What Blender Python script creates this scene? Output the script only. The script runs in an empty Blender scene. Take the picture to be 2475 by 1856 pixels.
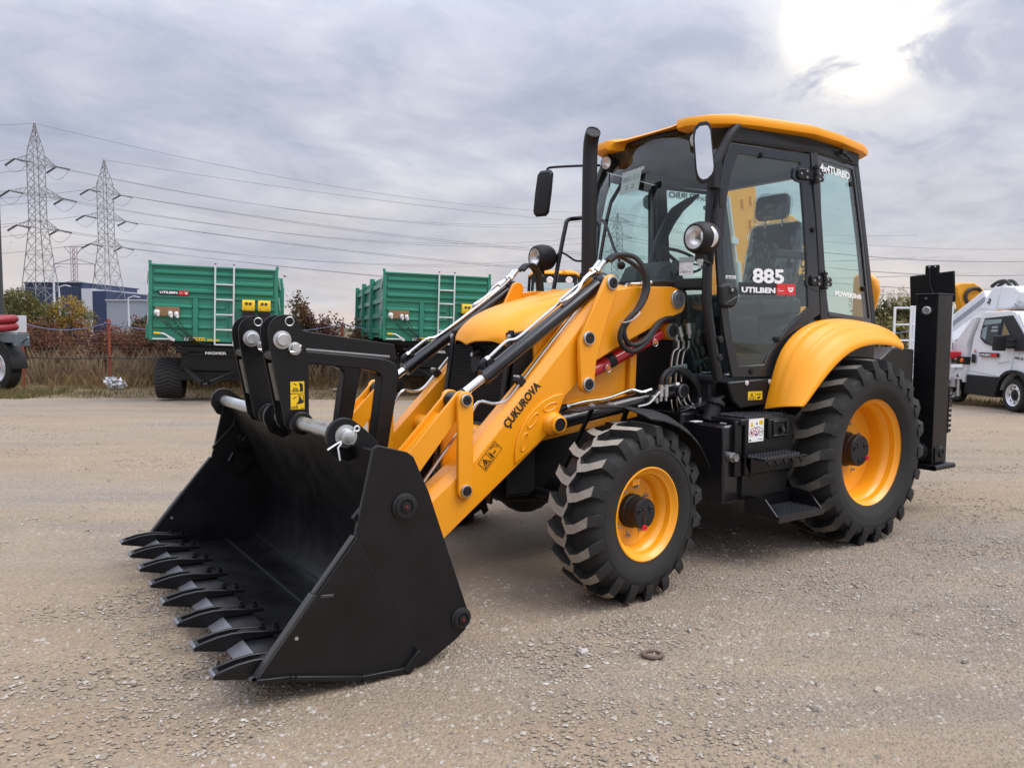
import bpy, bmesh, math, random
import numpy as np
from mathutils import Vector, Matrix, noise

R = math.radians
PI = math.pi
SC = bpy.context.scene
COL = SC.collection
random.seed(7)
RNG = np.random.default_rng(11)

# ------------------------------------------------------------------ camera
# metres; origin on the ground under the digger's rear axle, +X its front, +Y its left side
cam_d = bpy.data.cameras.new('camera')
cam_d.sensor_width = 36.0
cam_d.lens = 27.366
cam_d.clip_start = 0.05
cam_d.clip_end = 4000
cam = bpy.data.objects.new('camera', cam_d)
COL.objects.link(cam)
cr = Vector((-0.82340066, 0.56743165, 0.00571663))
cf = Vector((-0.56640264, -0.82120923, -0.06930694))
cu = cr.cross(cf)
cam.matrix_world = Matrix(((cr.x, cu.x, -cf.x, 5.1334), (cr.y, cu.y, -cf.y, 4.1390),
                           (cr.z, cu.z, -cf.z, 1.4789), (0, 0, 0, 1)))
SC.camera = cam

# ------------------------------------------------------------------ sky and sun
GLOW = Vector((-0.800, -0.500, 0.332)).normalized()         # bright gap in the clouds, upper right of the view
SUN_DIR = Vector((-0.36, 0.46, 0.81)).normalized()          # veiled sun, high and to the right
sun_el = math.asin(SUN_DIR.z)
sun_az = math.atan2(SUN_DIR.x, SUN_DIR.y)
world = bpy.data.worlds.new('World')
SC.world = world
world.use_nodes = True
wn = world.node_tree.nodes
wl = world.node_tree.links
wn.clear()


def W(t, **k):
    n = wn.new(t)
    for a, b in k.items():
        setattr(n, a, b)
    return n


def wmath(op, a, b=None, clamp=False):
    n = W('ShaderNodeMath', operation=op, use_clamp=clamp)
    for i, v in enumerate((a, b)):
        if v is None:
            continue
        if isinstance(v, (int, float)):
            n.inputs[i].default_value = v
        else:
            wl.new(v, n.inputs[i])
    return n.outputs[0]


def wramp(src, stops):
    n = W('ShaderNodeValToRGB')
    e = n.color_ramp.elements
    while len(e) < len(stops):
        e.new(0.5)
    for i, (p, c) in enumerate(stops):
        e[i].position = p
        e[i].color = (*c, 1) if len(c) == 3 else c
    wl.new(src, n.inputs[0])
    return n.outputs[0]


def wmix(f, a, b, mode='MIX'):
    n = W('ShaderNodeMix', data_type='RGBA', blend_type=mode)
    if isinstance(f, (int, float)):
        n.inputs[0].default_value = f
    else:
        wl.new(f, n.inputs[0])
    for s, v in ((6, a), (7, b)):
        if isinstance(v, tuple):
            n.inputs[s].default_value = (*v, 1)
        else:
            wl.new(v, n.inputs[s])
    return n.outputs[2]


tc = W('ShaderNodeTexCoord')
sep = W('ShaderNodeSeparateXYZ')
wl.new(tc.outputs['Generated'], sep.inputs[0])
zz = wmath('MAXIMUM', sep.outputs[2], 0.0)
zd = wmath('ADD', zz, 0.20)
comb = W('ShaderNodeCombineXYZ')
wl.new(wmath('DIVIDE', sep.outputs[0], zd), comb.inputs[0])
wl.new(wmath('DIVIDE', sep.outputs[1], zd), comb.inputs[1])
# cloud sheet seen from below: bands run across the view
mp = W('ShaderNodeMapping')
mp.inputs['Rotation'].default_value = (0, 0, R(-35))
mp.inputs['Scale'].default_value = (0.85, 1.0, 1.0)
mp.inputs['Location'].default_value = (2.3, 0.7, 0.0)
wl.new(comb.outputs[0], mp.inputs[0])


def wnoise(vec, scale, detail, rough, dist=0.0):
    n = W('ShaderNodeTexNoise')
    n.inputs['Scale'].default_value = scale
    n.inputs['Detail'].default_value = detail
    n.inputs['Roughness'].default_value = rough
    n.inputs['Distortion'].default_value = dist
    wl.new(vec, n.inputs['Vector'])
    return n.outputs[0]


n1 = wnoise(mp.outputs[0], 1.15, 9.0, 0.52, 0.30)
n2 = wnoise(mp.outputs[0], 4.2, 8.0, 0.60, 0.45)
cl = wmath('ADD', wmath('MULTIPLY', n1, 0.66), wmath('MULTIPLY', n2, 0.34))
cloud = wramp(cl, [(0.34, (0.270, 0.292, 0.375)), (0.45, (0.335, 0.357, 0.435)), (0.54, (0.415, 0.433, 0.500)), (0.64, (0.53, 0.537, 0.575))])
# an overcast sky grows brighter overhead
ovh = W('ShaderNodeMapRange', interpolation_type='SMOOTHSTEP')
for i_, v_ in ((1, 0.22), (2, 0.95), (3, 1.0), (4, 3.6)):
    ovh.inputs[i_].default_value = v_
wl.new(zz, ovh.inputs[0])
sc_ = W('ShaderNodeVectorMath', operation='SCALE')
wl.new(cloud, sc_.inputs[0])
wl.new(ovh.outputs[0], sc_.inputs['Scale'])
cloud = sc_.outputs[0]
# warm pale bands under the cloud base
hz = wmath('SUBTRACT', 1.12, wmath('MULTIPLY', zz, 5.6), clamp=True)
hz = wmath('MULTIPLY', hz, wramp(wnoise(mp.outputs[0], 0.9, 6.0, 0.55, 0.4), [(0.40, (0.30,) * 3), (0.56, (1.0,) * 3)]))
cloud = wmix(wmath('MULTIPLY', hz, 0.92), cloud, (0.565, 0.495, 0.450))
# thin gaps in front of the hidden sun
dot = W('ShaderNodeVectorMath', operation='DOT_PRODUCT')
wl.new(tc.outputs['Generated'], dot.inputs[0])
dot.inputs[1].default_value = GLOW
near = wramp(dot.outputs['Value'], [(0.94, (0, 0, 0)), (0.990, (0.05,) * 3), (0.9968, (0.22,) * 3), (0.9992, (0.95,) * 3)])
gap = wramp(wmath('ADD', wmath('MULTIPLY', n2, 0.7), wmath('MULTIPLY', n1, 0.3)), [(0.40, (0, 0, 0)), (0.50, (1, 1, 1))])
gapf = wmath('MULTIPLY', near, wmath('ADD', wmath('MULTIPLY', gap, 0.80), 0.20), clamp=True)
cloud = wmix(gapf, cloud, (1.25, 1.14, 0.95))
sky = W('ShaderNodeTexSky', sky_type='NISHITA')
sky.sun_disc = False
sky.sun_elevation = sun_el
sky.sun_rotation = sun_az
sky.dust_density = 3.0
blue = wmix(1.0, sky.outputs[0], (0.10, 0.10, 0.10), 'MULTIPLY')      # clear sky behind the clouds, at strength 0.10
col = wmix(0.93, blue, cloud)
bg = W('ShaderNodeBackground')
bg.inputs['Strength'].default_value = 1.0
wl.new(col, bg.inputs[0])
wo = W('ShaderNodeOutputWorld')
wl.new(bg.outputs[0], wo.inputs[0])

sun_d = bpy.data.lights.new('sun', 'SUN')
sun_d.energy = 1.5
sun_d.angle = R(38)
sun_d.color = (1.0, 0.95, 0.88)
sun = bpy.data.objects.new('sun', sun_d)
COL.objects.link(sun)
sun.rotation_euler = (-SUN_DIR).to_track_quat('-Z', 'Y').to_euler()
sun.location = SUN_DIR * 60

vs = SC.view_settings
SC.display_settings.display_device = 'sRGB'
vs.view_transform = 'Standard'
vs.look = 'None'
vs.exposure = 0.55
vs.gamma = 1.0
vs.use_curve_mapping = False
SC.render.engine = 'CYCLES'
SC.cycles.max_bounces = 8
SC.cycles.transparent_max_bounces = 16
SC.cycles.use_denoising = True


# ------------------------------------------------------------------ materials
def new_mat(name):
    m = bpy.data.materials.new(name)
    m.use_nodes = True
    nt = m.node_tree
    return m, nt, nt.nodes['Principled BSDF']


def mat(name, col, rough=0.5, metal=0.0, coat=0.0, vary=0.08, vscale=6.0, bump=0.0, bscale=80.0, rvary=0.0, spec=None):
    """principled paint with a little noise in colour, gloss and relief"""
    m, nt, b = new_mat(name)
    N, L = nt.nodes, nt.links
    b.inputs['Roughness'].default_value = rough
    b.inputs['Metallic'].default_value = metal
    b.inputs['Coat Weight'].default_value = coat
    b.inputs['Coat Roughness'].default_value = 0.12
    if spec is not None:
        b.inputs['Specular IOR Level'].default_value = spec
    tcn = N.new('ShaderNodeTexCoord')
    nz = N.new('ShaderNodeTexNoise')
    nz.inputs['Scale'].default_value = vscale
    nz.inputs['Detail'].default_value = 6
    nz.inputs['Roughness'].default_value = 0.65
    L.new(tcn.outputs['Object'], nz.inputs['Vector'])
    mx = N.new('ShaderNodeMix')
    mx.data_type = 'RGBA'
    c = Vector(col)
    mx.inputs[6].default_value = (*(c * (1 - vary)), 1)
    mx.inputs[7].default_value = (*(c * (1 + vary)), 1)
    L.new(nz.outputs[0], mx.inputs[0])
    L.new(mx.outputs[2], b.inputs['Base Color'])
    if rvary:
        mr = N.new('ShaderNodeMapRange')
        mr.inputs[1].default_value = 0.3
        mr.inputs[2].default_value = 0.7
        mr.inputs[3].default_value = rough - rvary
        mr.inputs[4].default_value = rough + rvary
        L.new(nz.outputs[0], mr.inputs[0])
        L.new(mr.outputs[0], b.inputs['Roughness'])
    if bump:
        n2_ = N.new('ShaderNodeTexNoise')
        n2_.inputs['Scale'].default_value = bscale
        n2_.inputs['Detail'].default_value = 4
        L.new(tcn.outputs['Object'], n2_.inputs['Vector'])
        bp = N.new('ShaderNodeBump')
        bp.inputs['Strength'].default_value = bump
        bp.inputs['Distance'].default_value = 0.01
        L.new(n2_.outputs[0], bp.inputs['Height'])
        L.new(bp.outputs[0], b.inputs['Normal'])
    return m


def glass_mat(name, tint, refl=1.0):
    m = bpy.data.materials.new(name)
    m.use_nodes = True
    nt = m.node_tree
    N, L = nt.nodes, nt.links
    N.clear()
    tr = N.new('ShaderNodeBsdfTransparent')
    tr.inputs[0].default_value = (*tint, 1)
    gl = N.new('ShaderNodeBsdfGlossy')
    gl.inputs['Roughness'].default_value = 0.01
    fr = N.new('ShaderNodeLayerWeight')      # thin pane: Schlick reflection, the same from both sides
    fr.inputs[0].default_value = 0.5
    pw = N.new('ShaderNodeMath')
    pw.operation = 'POWER'
    pw.inputs[1].default_value = 5.0
    L.new(fr.outputs['Facing'], pw.inputs[0])
    ml = N.new('ShaderNodeMath')
    ml.operation = 'MULTIPLY_ADD'
    ml.inputs[1].default_value = 0.9
    ml.inputs[2].default_value = 0.045 * refl
    ml.use_clamp = True
    L.new(pw.outputs[0], ml.inputs[0])
    mx = N.new('ShaderNodeMixShader')
    o = N.new('ShaderNodeOutputMaterial')
    L.new(ml.outputs[0], mx.inputs[0])
    L.new(tr.outputs[0], mx.inputs[1])
    L.new(gl.outputs[0], mx.inputs[2])
    L.new(mx.outputs[0], o.inputs[0])
    return m


def leaf_mat(name, cols, rough=0.6, scale=3.0):
    """foliage: colour drifts between several leaf colours from leaf to leaf"""
    m, nt, b = new_mat(name)
    N, L = nt.nodes, nt.links
    b.inputs['Roughness'].default_value = rough
    b.inputs['Specular IOR Level'].default_value = 0.2
    tcn = N.new('ShaderNodeTexCoord')
    nz = N.new('ShaderNodeTexNoise')
    nz.inputs['Scale'].default_value = scale
    nz.inputs['Detail'].default_value = 5
    nz.inputs['Roughness'].default_value = 0.75
    L.new(tcn.outputs['Object'], nz.inputs['Vector'])
    rp = N.new('ShaderNodeValToRGB')
    e = rp.color_ramp.elements
    while len(e) < len(cols):
        e.new(0.5)
    for i, c in enumerate(cols):
        e[i].position = 0.33 + 0.34 * i / max(1, len(cols) - 1)
        e[i].color = (*c, 1)
    L.new(nz.outputs[0], rp.inputs[0])
    L.new(rp.outputs[0], b.inputs['Base Color'])
    tb = N.new('ShaderNodeBsdfTranslucent')
    L.new(rp.outputs[0], tb.inputs[0])
    mx = N.new('ShaderNodeMixShader')
    mx.inputs[0].default_value = 0.3
    L.new(b.outputs[0], mx.inputs[1])
    L.new(tb.outputs[0], mx.inputs[2])
    L.new(mx.outputs[0], nt.nodes['Material Output'].inputs[0])
    return m


M = {}
M['yellow'] = mat('yellow_paint', (0.88, 0.335, 0.006), 0.33, coat=0.30, vary=0.035, vscale=3, bump=0.03, bscale=220)
M['yellow_gloss'] = mat('glossy_yellow_panel', (0.87, 0.335, 0.006), 0.38, spec=0.3, coat=0.07, vary=0.03, vscale=2)
M['yellow_rim'] = mat('yellow_rim_paint', (0.88, 0.355, 0.008), 0.36, coat=0.2, vary=0.04)
M['black'] = mat('black_paint', (0.0062, 0.0062, 0.0072), 0.40, spec=0.32, coat=0.03, vary=0.35, vscale=5, bump=0.04, bscale=60, rvary=0.11)
M['black_gloss'] = mat('glossy_black_paint', (0.008, 0.008, 0.010), 0.24, coat=0.2, vary=0.2, rvary=0.05)
M['black_matt'] = mat('matt_black_plastic', (0.012, 0.012, 0.013), 0.58, spec=0.35, vary=0.2, bump=0.08, bscale=300)
M['frame'] = mat('cab_frame_black', (0.012, 0.013, 0.016), 0.42, spec=0.4, vary=0.15, bump=0.02, bscale=200)
M['print'] = mat('black_glass_border', (0.017, 0.019, 0.024), 0.2, vary=0.06, coat=0.3)
M['rubber'] = mat('tyre_rubber', (0.021, 0.0205, 0.0200), 0.72, spec=0.3, vary=0.4, vscale=9, bump=0.12, bscale=50, rvary=0.1)
M['lug'] = mat('dusty_lug_face', (0.27, 0.235, 0.19), 0.85, vary=0.5, vscale=16, bump=0.3, bscale=60)
M['lug2'] = mat('dusty_rear_lug_face', (0.135, 0.120, 0.100), 0.85, vary=0.5, vscale=12, bump=0.3, bscale=60)
M['hose'] = mat('hose_rubber', (0.012, 0.012, 0.013), 0.5, vary=0.2, bump=0.05, bscale=200)
M['zinc'] = mat('galvanised_steel', (0.55, 0.56, 0.56), 0.38, metal=0.9, vary=0.25, vscale=14, rvary=0.12)
M['chrome'] = mat('chromed_rod', (0.80, 0.80, 0.80), 0.10, metal=1.0, vary=0.03)
M['pipe'] = mat('plated_pipe', (0.60, 0.59, 0.57), 0.24, metal=1.0, vary=0.05)
M['bolt'] = mat('bolt_steel', (0.48, 0.48, 0.49), 0.32, metal=0.9, vary=0.15)
M['steel'] = mat('worn_bare_steel', (0.19, 0.19, 0.21), 0.42, metal=0.6, vary=0.3, vscale=20)
M['red'] = mat('red_paint', (0.46, 0.012, 0.020), 0.26, coat=0.4, vary=0.06)
M['darkred'] = mat('dark_red_cap', (0.10, 0.010, 0.010), 0.4, vary=0.05)
M['redplastic'] = mat('red_plastic', (0.62, 0.02, 0.03), 0.4, vary=0.05)
M['white'] = mat('white_print', (0.80, 0.80, 0.80), 0.45, vary=0.02)
M['whitepaint'] = mat('white_vehicle_paint', (0.74, 0.76, 0.79), 0.28, coat=0.4, vary=0.02)
M['ink'] = mat('black_print', (0.012, 0.012, 0.013), 0.5, vary=0.05)
M['stick_y'] = mat('yellow_sticker', (0.78, 0.50, 0.008), 0.35, vary=0.03)
M['stick_r'] = mat('red_sticker', (0.62, 0.030, 0.035), 0.35, vary=0.03)
M['blue_ink'] = mat('blue_print', (0.03, 0.08, 0.30), 0.5)
M['seat'] = mat('seat_cloth', (0.018, 0.021, 0.022), 0.8, vary=0.3, bump=0.2, bscale=150)
M['lining'] = mat('grey_headlining', (0.040, 0.043, 0.046), 0.8, vary=0.1)
M['dash'] = mat('dark_grey_dash', (0.020, 0.021, 0.023), 0.6, vary=0.1)
M['lens'] = mat('lamp_reflector', (0.80, 0.80, 0.80), 0.28, metal=0.75, vary=0.05, vscale=30)
M['mirror'] = mat('mirror_face', (0.90, 0.92, 0.94), 0.015, metal=1.0, vary=0.0)
M['amber'] = mat('amber_plastic', (0.75, 0.16, 0.01), 0.25)
M['glass'] = glass_mat('tinted_cab_glass', (0.80, 0.95, 0.915), 1.1)
M['sideglass'] = glass_mat('tinted_side_glass', (0.89, 0.965, 0.95), 1.9)
M['clear'] = glass_mat('clear_lamp_glass', (0.96, 0.96, 0.96), 0.8)
M['film'] = glass_mat('plastic_wrap', (0.92, 0.95, 0.945), 2.6)
M['vanglass'] = glass_mat('van_glass', (0.72, 0.80, 0.80), 1.6)
M['paper'] = mat('paper_note', (0.27, 0.335, 0.315), 0.7, vary=0.04)
M['paperw'] = mat('white_paper', (0.72, 0.72, 0.74), 0.6, vary=0.04)
M['green'] = mat('green_trailer_paint', (0.021, 0.200, 0.128), 0.42, coat=0.2, vary=0.08, vscale=2)
M['alu'] = mat('aluminium', (0.74, 0.75, 0.77), 0.35, metal=0.5, vary=0.06)
M['board'] = mat('brown_hardboard', (0.24, 0.135, 0.065), 0.8, vary=0.1)
M['rust'] = mat('red_oxide_post', (0.27, 0.055, 0.028), 0.75, vary=0.25, vscale=10, bump=0.15)
M['wire'] = mat('rusty_fence_wire', (0.10, 0.085, 0.07), 0.7, metal=0.3)
M['rope'] = mat('blue_rope', (0.16, 0.19, 0.33), 0.8)
M['lattice'] = mat('pylon_steel', (0.25, 0.25, 0.265), 0.7, metal=0.1, vary=0.15)
M['lattice_r'] = mat('red_white_pylon', (0.42, 0.34, 0.37), 0.7, vary=0.2, vscale=0.15)
M['cable'] = mat('power_cable', (0.27, 0.275, 0.30), 0.7)
M['insul'] = mat('insulator', (0.055, 0.06, 0.065), 0.4)
M['greypole'] = mat('dark_grey_pole', (0.045, 0.046, 0.05), 0.5, vary=0.15)
M['redhose'] = mat('red_suction_hose', (0.25, 0.015, 0.022), 0.5, vary=0.12, bump=0.1, bscale=40)
M['bluewall'] = mat('blue_cladding', (0.022, 0.040, 0.100), 0.5, vary=0.1, vscale=0.3)
M['greywall'] = mat('grey_cladding', (0.28, 0.32, 0.38), 0.6, vary=0.08, vscale=0.2)
M['whitewall'] = mat('white_cladding', (0.52, 0.55, 0.60), 0.6, vary=0.06, vscale=0.2)
M['window'] = mat('dark_window', (0.03, 0.04, 0.06), 0.15)
M['bark'] = mat('bark', (0.075, 0.055, 0.042), 0.9, vary=0.3, vscale=12)
M['stone'] = mat('pale_stone', (0.36, 0.32, 0.26), 0.85, vary=0.2, vscale=4, bump=0.4, bscale=10)
M['bag'] = mat('white_plastic_bag', (0.68, 0.69, 0.72), 0.4, vary=0.1)
M['bird'] = mat('bird_feathers', (0.02, 0.02, 0.022), 0.7)
M['rustring'] = mat('rusty_ring_steel', (0.16, 0.115, 0.085), 0.7, metal=0.3, vary=0.2, vscale=30)


# ------------------------------------------------------------------ geometry helpers
def V(*a):
    return Vector(a)


class G:
    """a pile of faces that becomes ONE mesh"""

    def __init__(self):
        self.v, self.f, self.m = [], [], []
        self.mi = 0

    def add(self, vs_, fs_):
        o = len(self.v)
        self.v += [tuple(p) for p in vs_]
        self.f += [tuple(i + o for i in q) for q in fs_]
        self.m += [self.mi] * len(fs_)
        return self

    def box(self, c, s, rot=None):
        x, y, z = (k / 2 for k in s)
        p = [V(i, j, k) for k in (-z, z) for j in (-y, y) for i in (-x, x)]
        if rot is not None:
            p = [rot @ q for q in p]
        c = Vector(c)
        return self.add([q + c for q in p], [(0, 2, 3, 1), (4, 5, 7, 6), (0, 1, 5, 4), (2, 6, 7, 3), (0, 4, 6, 2), (1, 3, 7, 5)])

    def span(self, a, b):
        a, b = Vector(a), Vector(b)
        return self.box((a + b) / 2, [abs(k) for k in (b - a)])

    def beam(self, p, q, w, h, up=(0, 0, 1)):
        p, q = Vector(p), Vector(q)
        d = q - p
        l = d.length
        if l < 1e-6:
            return self
        x = d / l
        u = Vector(up)
        if abs(x.dot(u)) > 0.98:
            u = V(1, 0, 0)
        y = u.cross(x).normalized()
        z = x.cross(y)
        m = Matrix((x, y, z)).transposed()
        return self.box((p + q) / 2, (l, w, h), m)

    def loft(self, rings, caps=True, closed=True):
        n = len(rings[0])
        vs_ = [p for r in rings for p in r]
        fs_ = []
        for i in range(len(rings) - 1):
            for j in range(n if closed else n - 1):
                k = (j + 1) % n
                fs_.append((i * n + j, i * n + k, (i + 1) * n + k, (i + 1) * n + j))
        if caps and closed:
            fs_.append(tuple(range(n - 1, -1, -1)))
            fs_.append(tuple((len(rings) - 1) * n + j for j in range(n)))
        return self.add(vs_, fs_)

    def prism(self, poly, a, b, axis='y'):
        def P(p, t):
            if axis == 'y':
                return (p[0], t, p[1])
            if axis == 'x':
                return (t, p[0], p[1])
            return (p[0], p[1], t)
        return self.loft([[P(p, a) for p in poly], [P(p, b) for p in poly]])

    def ring_prism(self, outer, inner, a, b, f):
        """frame between two outlines of equal count; f(p, t) gives the 3-D point"""
        n = len(outer)
        vs_ = [f(p, t) for t in (a, b) for p in outer] + [f(p, t) for t in (a, b) for p in inner]
        fs_ = []
        for j in range(n):
            k = (j + 1) % n
            fs_ += [(j, k, n + k, n + j), (2 * n + k, 2 * n + j, 3 * n + j, 3 * n + k),
                    (n + j, n + k, 3 * n + k, 3 * n + j), (k, j, 2 * n + j, 2 * n + k)]
        return self.add(vs_, fs_)

    def tube(self, pts, r, n=8, caps=True):
        pts = [Vector(p) for p in pts]
        rs = r if isinstance(r, (list, tuple)) else [r] * len(pts)
        rings = []
        prev = None
        for i, p in enumerate(pts):
            if i == 0:
                t = pts[1] - p
            elif i == len(pts) - 1:
                t = p - pts[i - 1]
            else:
                t = (pts[i + 1] - p).normalized() + (p - pts[i - 1]).normalized()
            t.normalize()
            if prev is None:
                u = V(0, 0, 1) if abs(t.z) < 0.9 else V(1, 0, 0)
                a = t.cross(u).normalized()
            else:
                a = (prev - t * prev.dot(t))
                a = a.normalized() if a.length > 1e-6 else t.orthogonal().normalized()
            b_ = t.cross(a)
            prev = a
            rings.append([p + (a * math.cos(2 * PI * k / n) + b_ * math.sin(2 * PI * k / n)) * rs[i] for k in range(n)])
        return self.loft(rings, caps)

    def cyl(self, p, q, r, n=20, r2=None):
        return self.tube([p, q], [r, r if r2 is None else r2], n)

    def lathe(self, prof, o=(0, 0, 0), axis=(0, 1, 0), n=32, caps=False):
        """prof: (radius, distance along axis)"""
        ax = Vector(axis).normalized()
        a = V(1, 0, 0) if abs(ax.x) < 0.9 else V(0, 0, 1)
        a = (a - ax * a.dot(ax)).normalized()
        b_ = ax.cross(a)
        o = Vector(o)
        rings = [[o + ax * t + (a * math.cos(2 * PI * k / n) + b_ * math.sin(2 * PI * k / n)) * max(r, 1e-4) for k in range(n)]
                 for r, t in prof]
        return self.loft(rings, caps)

    def ball(self, c, r, n=16, sc=(1, 1, 1)):
        c = Vector(c)
        rings = []
        for i in range(1, n // 2):
            a = PI * i / (n // 2)
            rings.append([c + V(math.sin(a) * math.cos(2 * PI * k / n) * sc[0], math.sin(a) * math.sin(2 * PI * k / n) * sc[1],
                                math.cos(a) * sc[2]) * r for k in range(n)])
        self.loft(rings, True)
        return self

    def grid(self, rows):
        n = len(rows[0])
        fs_ = [(i * n + j, i * n + j + 1, (i + 1) * n + j + 1, (i + 1) * n + j) for i in range(len(rows) - 1) for j in range(n - 1)]
        return self.add([p for r in rows for p in r], fs_)

    def sheet(self, rows, t):
        """grid with thickness vector t"""
        t = Vector(t)
        rows = [[Vector(p) for p in r] for r in rows]
        back = [[p + t for p in r] for r in rows]
        n, m_ = len(rows[0]), len(rows)
        o = m_ * n
        vs_ = [p for r in rows for p in r] + [p for r in back for p in r]
        fs_ = []
        for i in range(m_ - 1):
            for j in range(n - 1):
                a = i * n + j
                fs_ += [(a, a + 1, a + n + 1, a + n), (o + a, o + a + n, o + a + n + 1, o + a + 1)]
        for j in range(n - 1):
            fs_ += [(j + 1, j, o + j, o + j + 1)]
            a = (m_ - 1) * n + j
            fs_ += [(a, a + 1, o + a + 1, o + a)]
        for i in range(m_ - 1):
            a = i * n
            fs_ += [(a, a + n, o + a + n, o + a)]
            a = i * n + n - 1
            fs_ += [(a + n, a, o + a, o + a + n)]
        return self.add(vs_, fs_)

    def mesh(self, name, mats, smooth=35):
        me = bpy.data.meshes.new(name)
        me.from_pydata(self.v, [], self.f)
        bm = bmesh.new()
        bm.from_mesh(me)
        bmesh.ops.recalc_face_normals(bm, faces=bm.faces)
        bm.to_mesh(me)
        bm.free()
        for m in mats:
            me.materials.append(m)
        me.polygons.foreach_set('material_index', self.m)
        me.polygons.foreach_set('use_smooth', [smooth is not None] * len(me.polygons))
        me.update()
        if smooth is not None:
            me.set_sharp_from_angle(angle=R(smooth))
        return me


def part(name, g, m, parent=None, bevel=0.0, smooth=35, label=None, loc=None, rot=None, seg=2):
    ms = m if isinstance(m, (list, tuple)) else [m]
    ms = [M[k] if isinstance(k, str) else k for k in ms]
    o = bpy.data.objects.new(name, g.mesh(name, ms, smooth))
    COL.objects.link(o)
    if parent is not None:
        o.parent = parent
    if loc is not None:
        o.location = loc
    if rot is not None:
        o.rotation_euler = rot
    if bevel:
        b = o.modifiers.new('bevel', 'BEVEL')
        b.width = bevel
        b.segments = seg
        b.limit_method = 'ANGLE'
        b.angle_limit = R(40)
    if label:
        o['label'] = label
    return o


def tag(o, label=None, cat=None, group=None, kind=None):
    if label:
        o['label'] = label
    if cat:
        o['category'] = cat
    if group:
        o['group'] = group
    if kind:
        o['kind'] = kind
    return o


def thing(name, label, cat, loc=(0, 0, 0), rot=(0, 0, 0), group=None):
    o = bpy.data.objects.new(name, None)
    COL.objects.link(o)
    o.empty_display_size = 0.2
    o.location = loc
    o.rotation_euler = rot
    return tag(o, label, cat, group)


def copy_tree(o, parent=None, depth=0):
    c = o.copy()
    COL.objects.link(c)
    if parent is not None:
        c.parent = parent
    for ch in list(o.children):
        copy_tree(ch, c, depth + 1)
    return c


def smooth_path(pts, k=6):
    """Catmull-Rom through the points"""
    P = [Vector(p) for p in pts]
    P = [P[0] * 2 - P[1]] + P + [P[-1] * 2 - P[-2]]
    out = []
    for i in range(1, len(P) - 2):
        a, b_, c, d = P[i - 1:i + 3]
        for s in range(k):
            t = s / k
            out.append(0.5 * ((2 * b_) + (c - a) * t + (2 * a - 5 * b_ + 4 * c - d) * t * t + (3 * b_ - a - 3 * c + d) * t ** 3))
    out.append(P[-2])
    return out


def text(name, s, p, right, upv, h, m, parent, w=None, extrude=0.0012, bold=0.0, shear=0.0, align='LEFT', spacing=1.0, label=None):
    """lettering as one thin raised mesh: p = baseline start, h = cap height, w = full width"""
    cu_ = bpy.data.curves.new(name, 'FONT')
    cu_.body = s
    cu_.extrude = 0.02
    cu_.offset = bold
    cu_.shear = shear
    cu_.space_character = spacing
    cu_.resolution_u = 3
    tmp = bpy.data.objects.new(name, cu_)
    COL.objects.link(tmp)
    dg = bpy.context.evaluated_depsgraph_get()
    me = bpy.data.meshes.new_from_object(tmp.evaluated_get(dg))
    bpy.data.objects.remove(tmp)
    bpy.data.curves.remove(cu_)
    me.name = name
    co = np.empty(len(me.vertices) * 3)
    me.vertices.foreach_get('co', co)
    co = co.reshape(-1, 3)
    x0, x1 = co[:, 0].min(), co[:, 0].max()
    y0, y1 = 0.0, co[:, 1].max()
    sy = h / (y1 - y0)
    sx = (w / (x1 - x0)) if w else sy
    r = Vector(right).normalized()
    u = Vector(upv)
    u = (u - r * u.dot(r)).normalized()
    n = r.cross(u)
    X = (co[:, 0] - x0) * sx
    if align == 'CENTER':
        X -= (x1 - x0) * sx / 2
    Y = co[:, 1] * sy
    Z = np.where(co[:, 2] > 0, extrude, -extrude)
    out = np.outer(X, r) + np.outer(Y, u) + np.outer(Z, n) + np.array(p)
    me.vertices.foreach_set('co', out.ravel())
    me.materials.clear()
    me.materials.append(M[m] if isinstance(m, str) else m)
    me.update()
    o = bpy.data.objects.new(name, me)
    COL.objects.link(o)
    if parent is not None:
        o.parent = parent
    if label:
        o['label'] = label
    return o


class Plane2:
    """a flat patch in space with its own u/v axes, for stickers and print"""

    def __init__(self, o, r, u):
        self.o = Vector(o)
        self.r = Vector(r).normalized()
        u = Vector(u)
        self.u = (u - self.r * u.dot(self.r)).normalized()
        self.n = self.r.cross(self.u)

    def __call__(self, a, b, t=0.0):
        return self.o + self.r * a + self.u * b + self.n * t

    def poly(self, g, pts, t0, t1):
        return g.loft([[self(a, b, t0) for a, b in pts], [self(a, b, t1) for a, b in pts]])

    def rect(self, g, a0, b0, a1, b1, t0, t1):
        return self.poly(g, [(a0, b0), (a1, b0), (a1, b1), (a0, b1)], t0, t1)

    def line(self, g, pts, w, t0, t1, close=False):
        pts = list(pts) + ([pts[0]] if close else [])
        for (a, b), (c, d) in zip(pts, pts[1:]):
            dx, dy = c - a, d - b
            l = math.hypot(dx, dy) or 1
            ex, ey = dx / l * w / 2, dy / l * w / 2
            nx, ny = -ey, ex
            self.poly(g, [(a - ex + nx, b - ey + ny), (a - ex - nx, b - ey - ny), (c + ex - nx, d + ey - ny), (c + ex + nx, d + ey + ny)], t0, t1)
        return g

    def disc(self, g, a, b, r, t0, t1, n=16, r2=None):
        r2 = r2 or r
        return self.poly(g, [(a + r * math.cos(2 * PI * k / n), b + r2 * math.sin(2 * PI * k / n)) for k in range(n)], t0, t1)


def arc(cx, cz, r, a0, a1, n=8):
    return [(cx + r * math.cos(R(a0 + (a1 - a0) * i / n)), cz + r * math.sin(R(a0 + (a1 - a0) * i / n))) for i in range(n + 1)]

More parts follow.
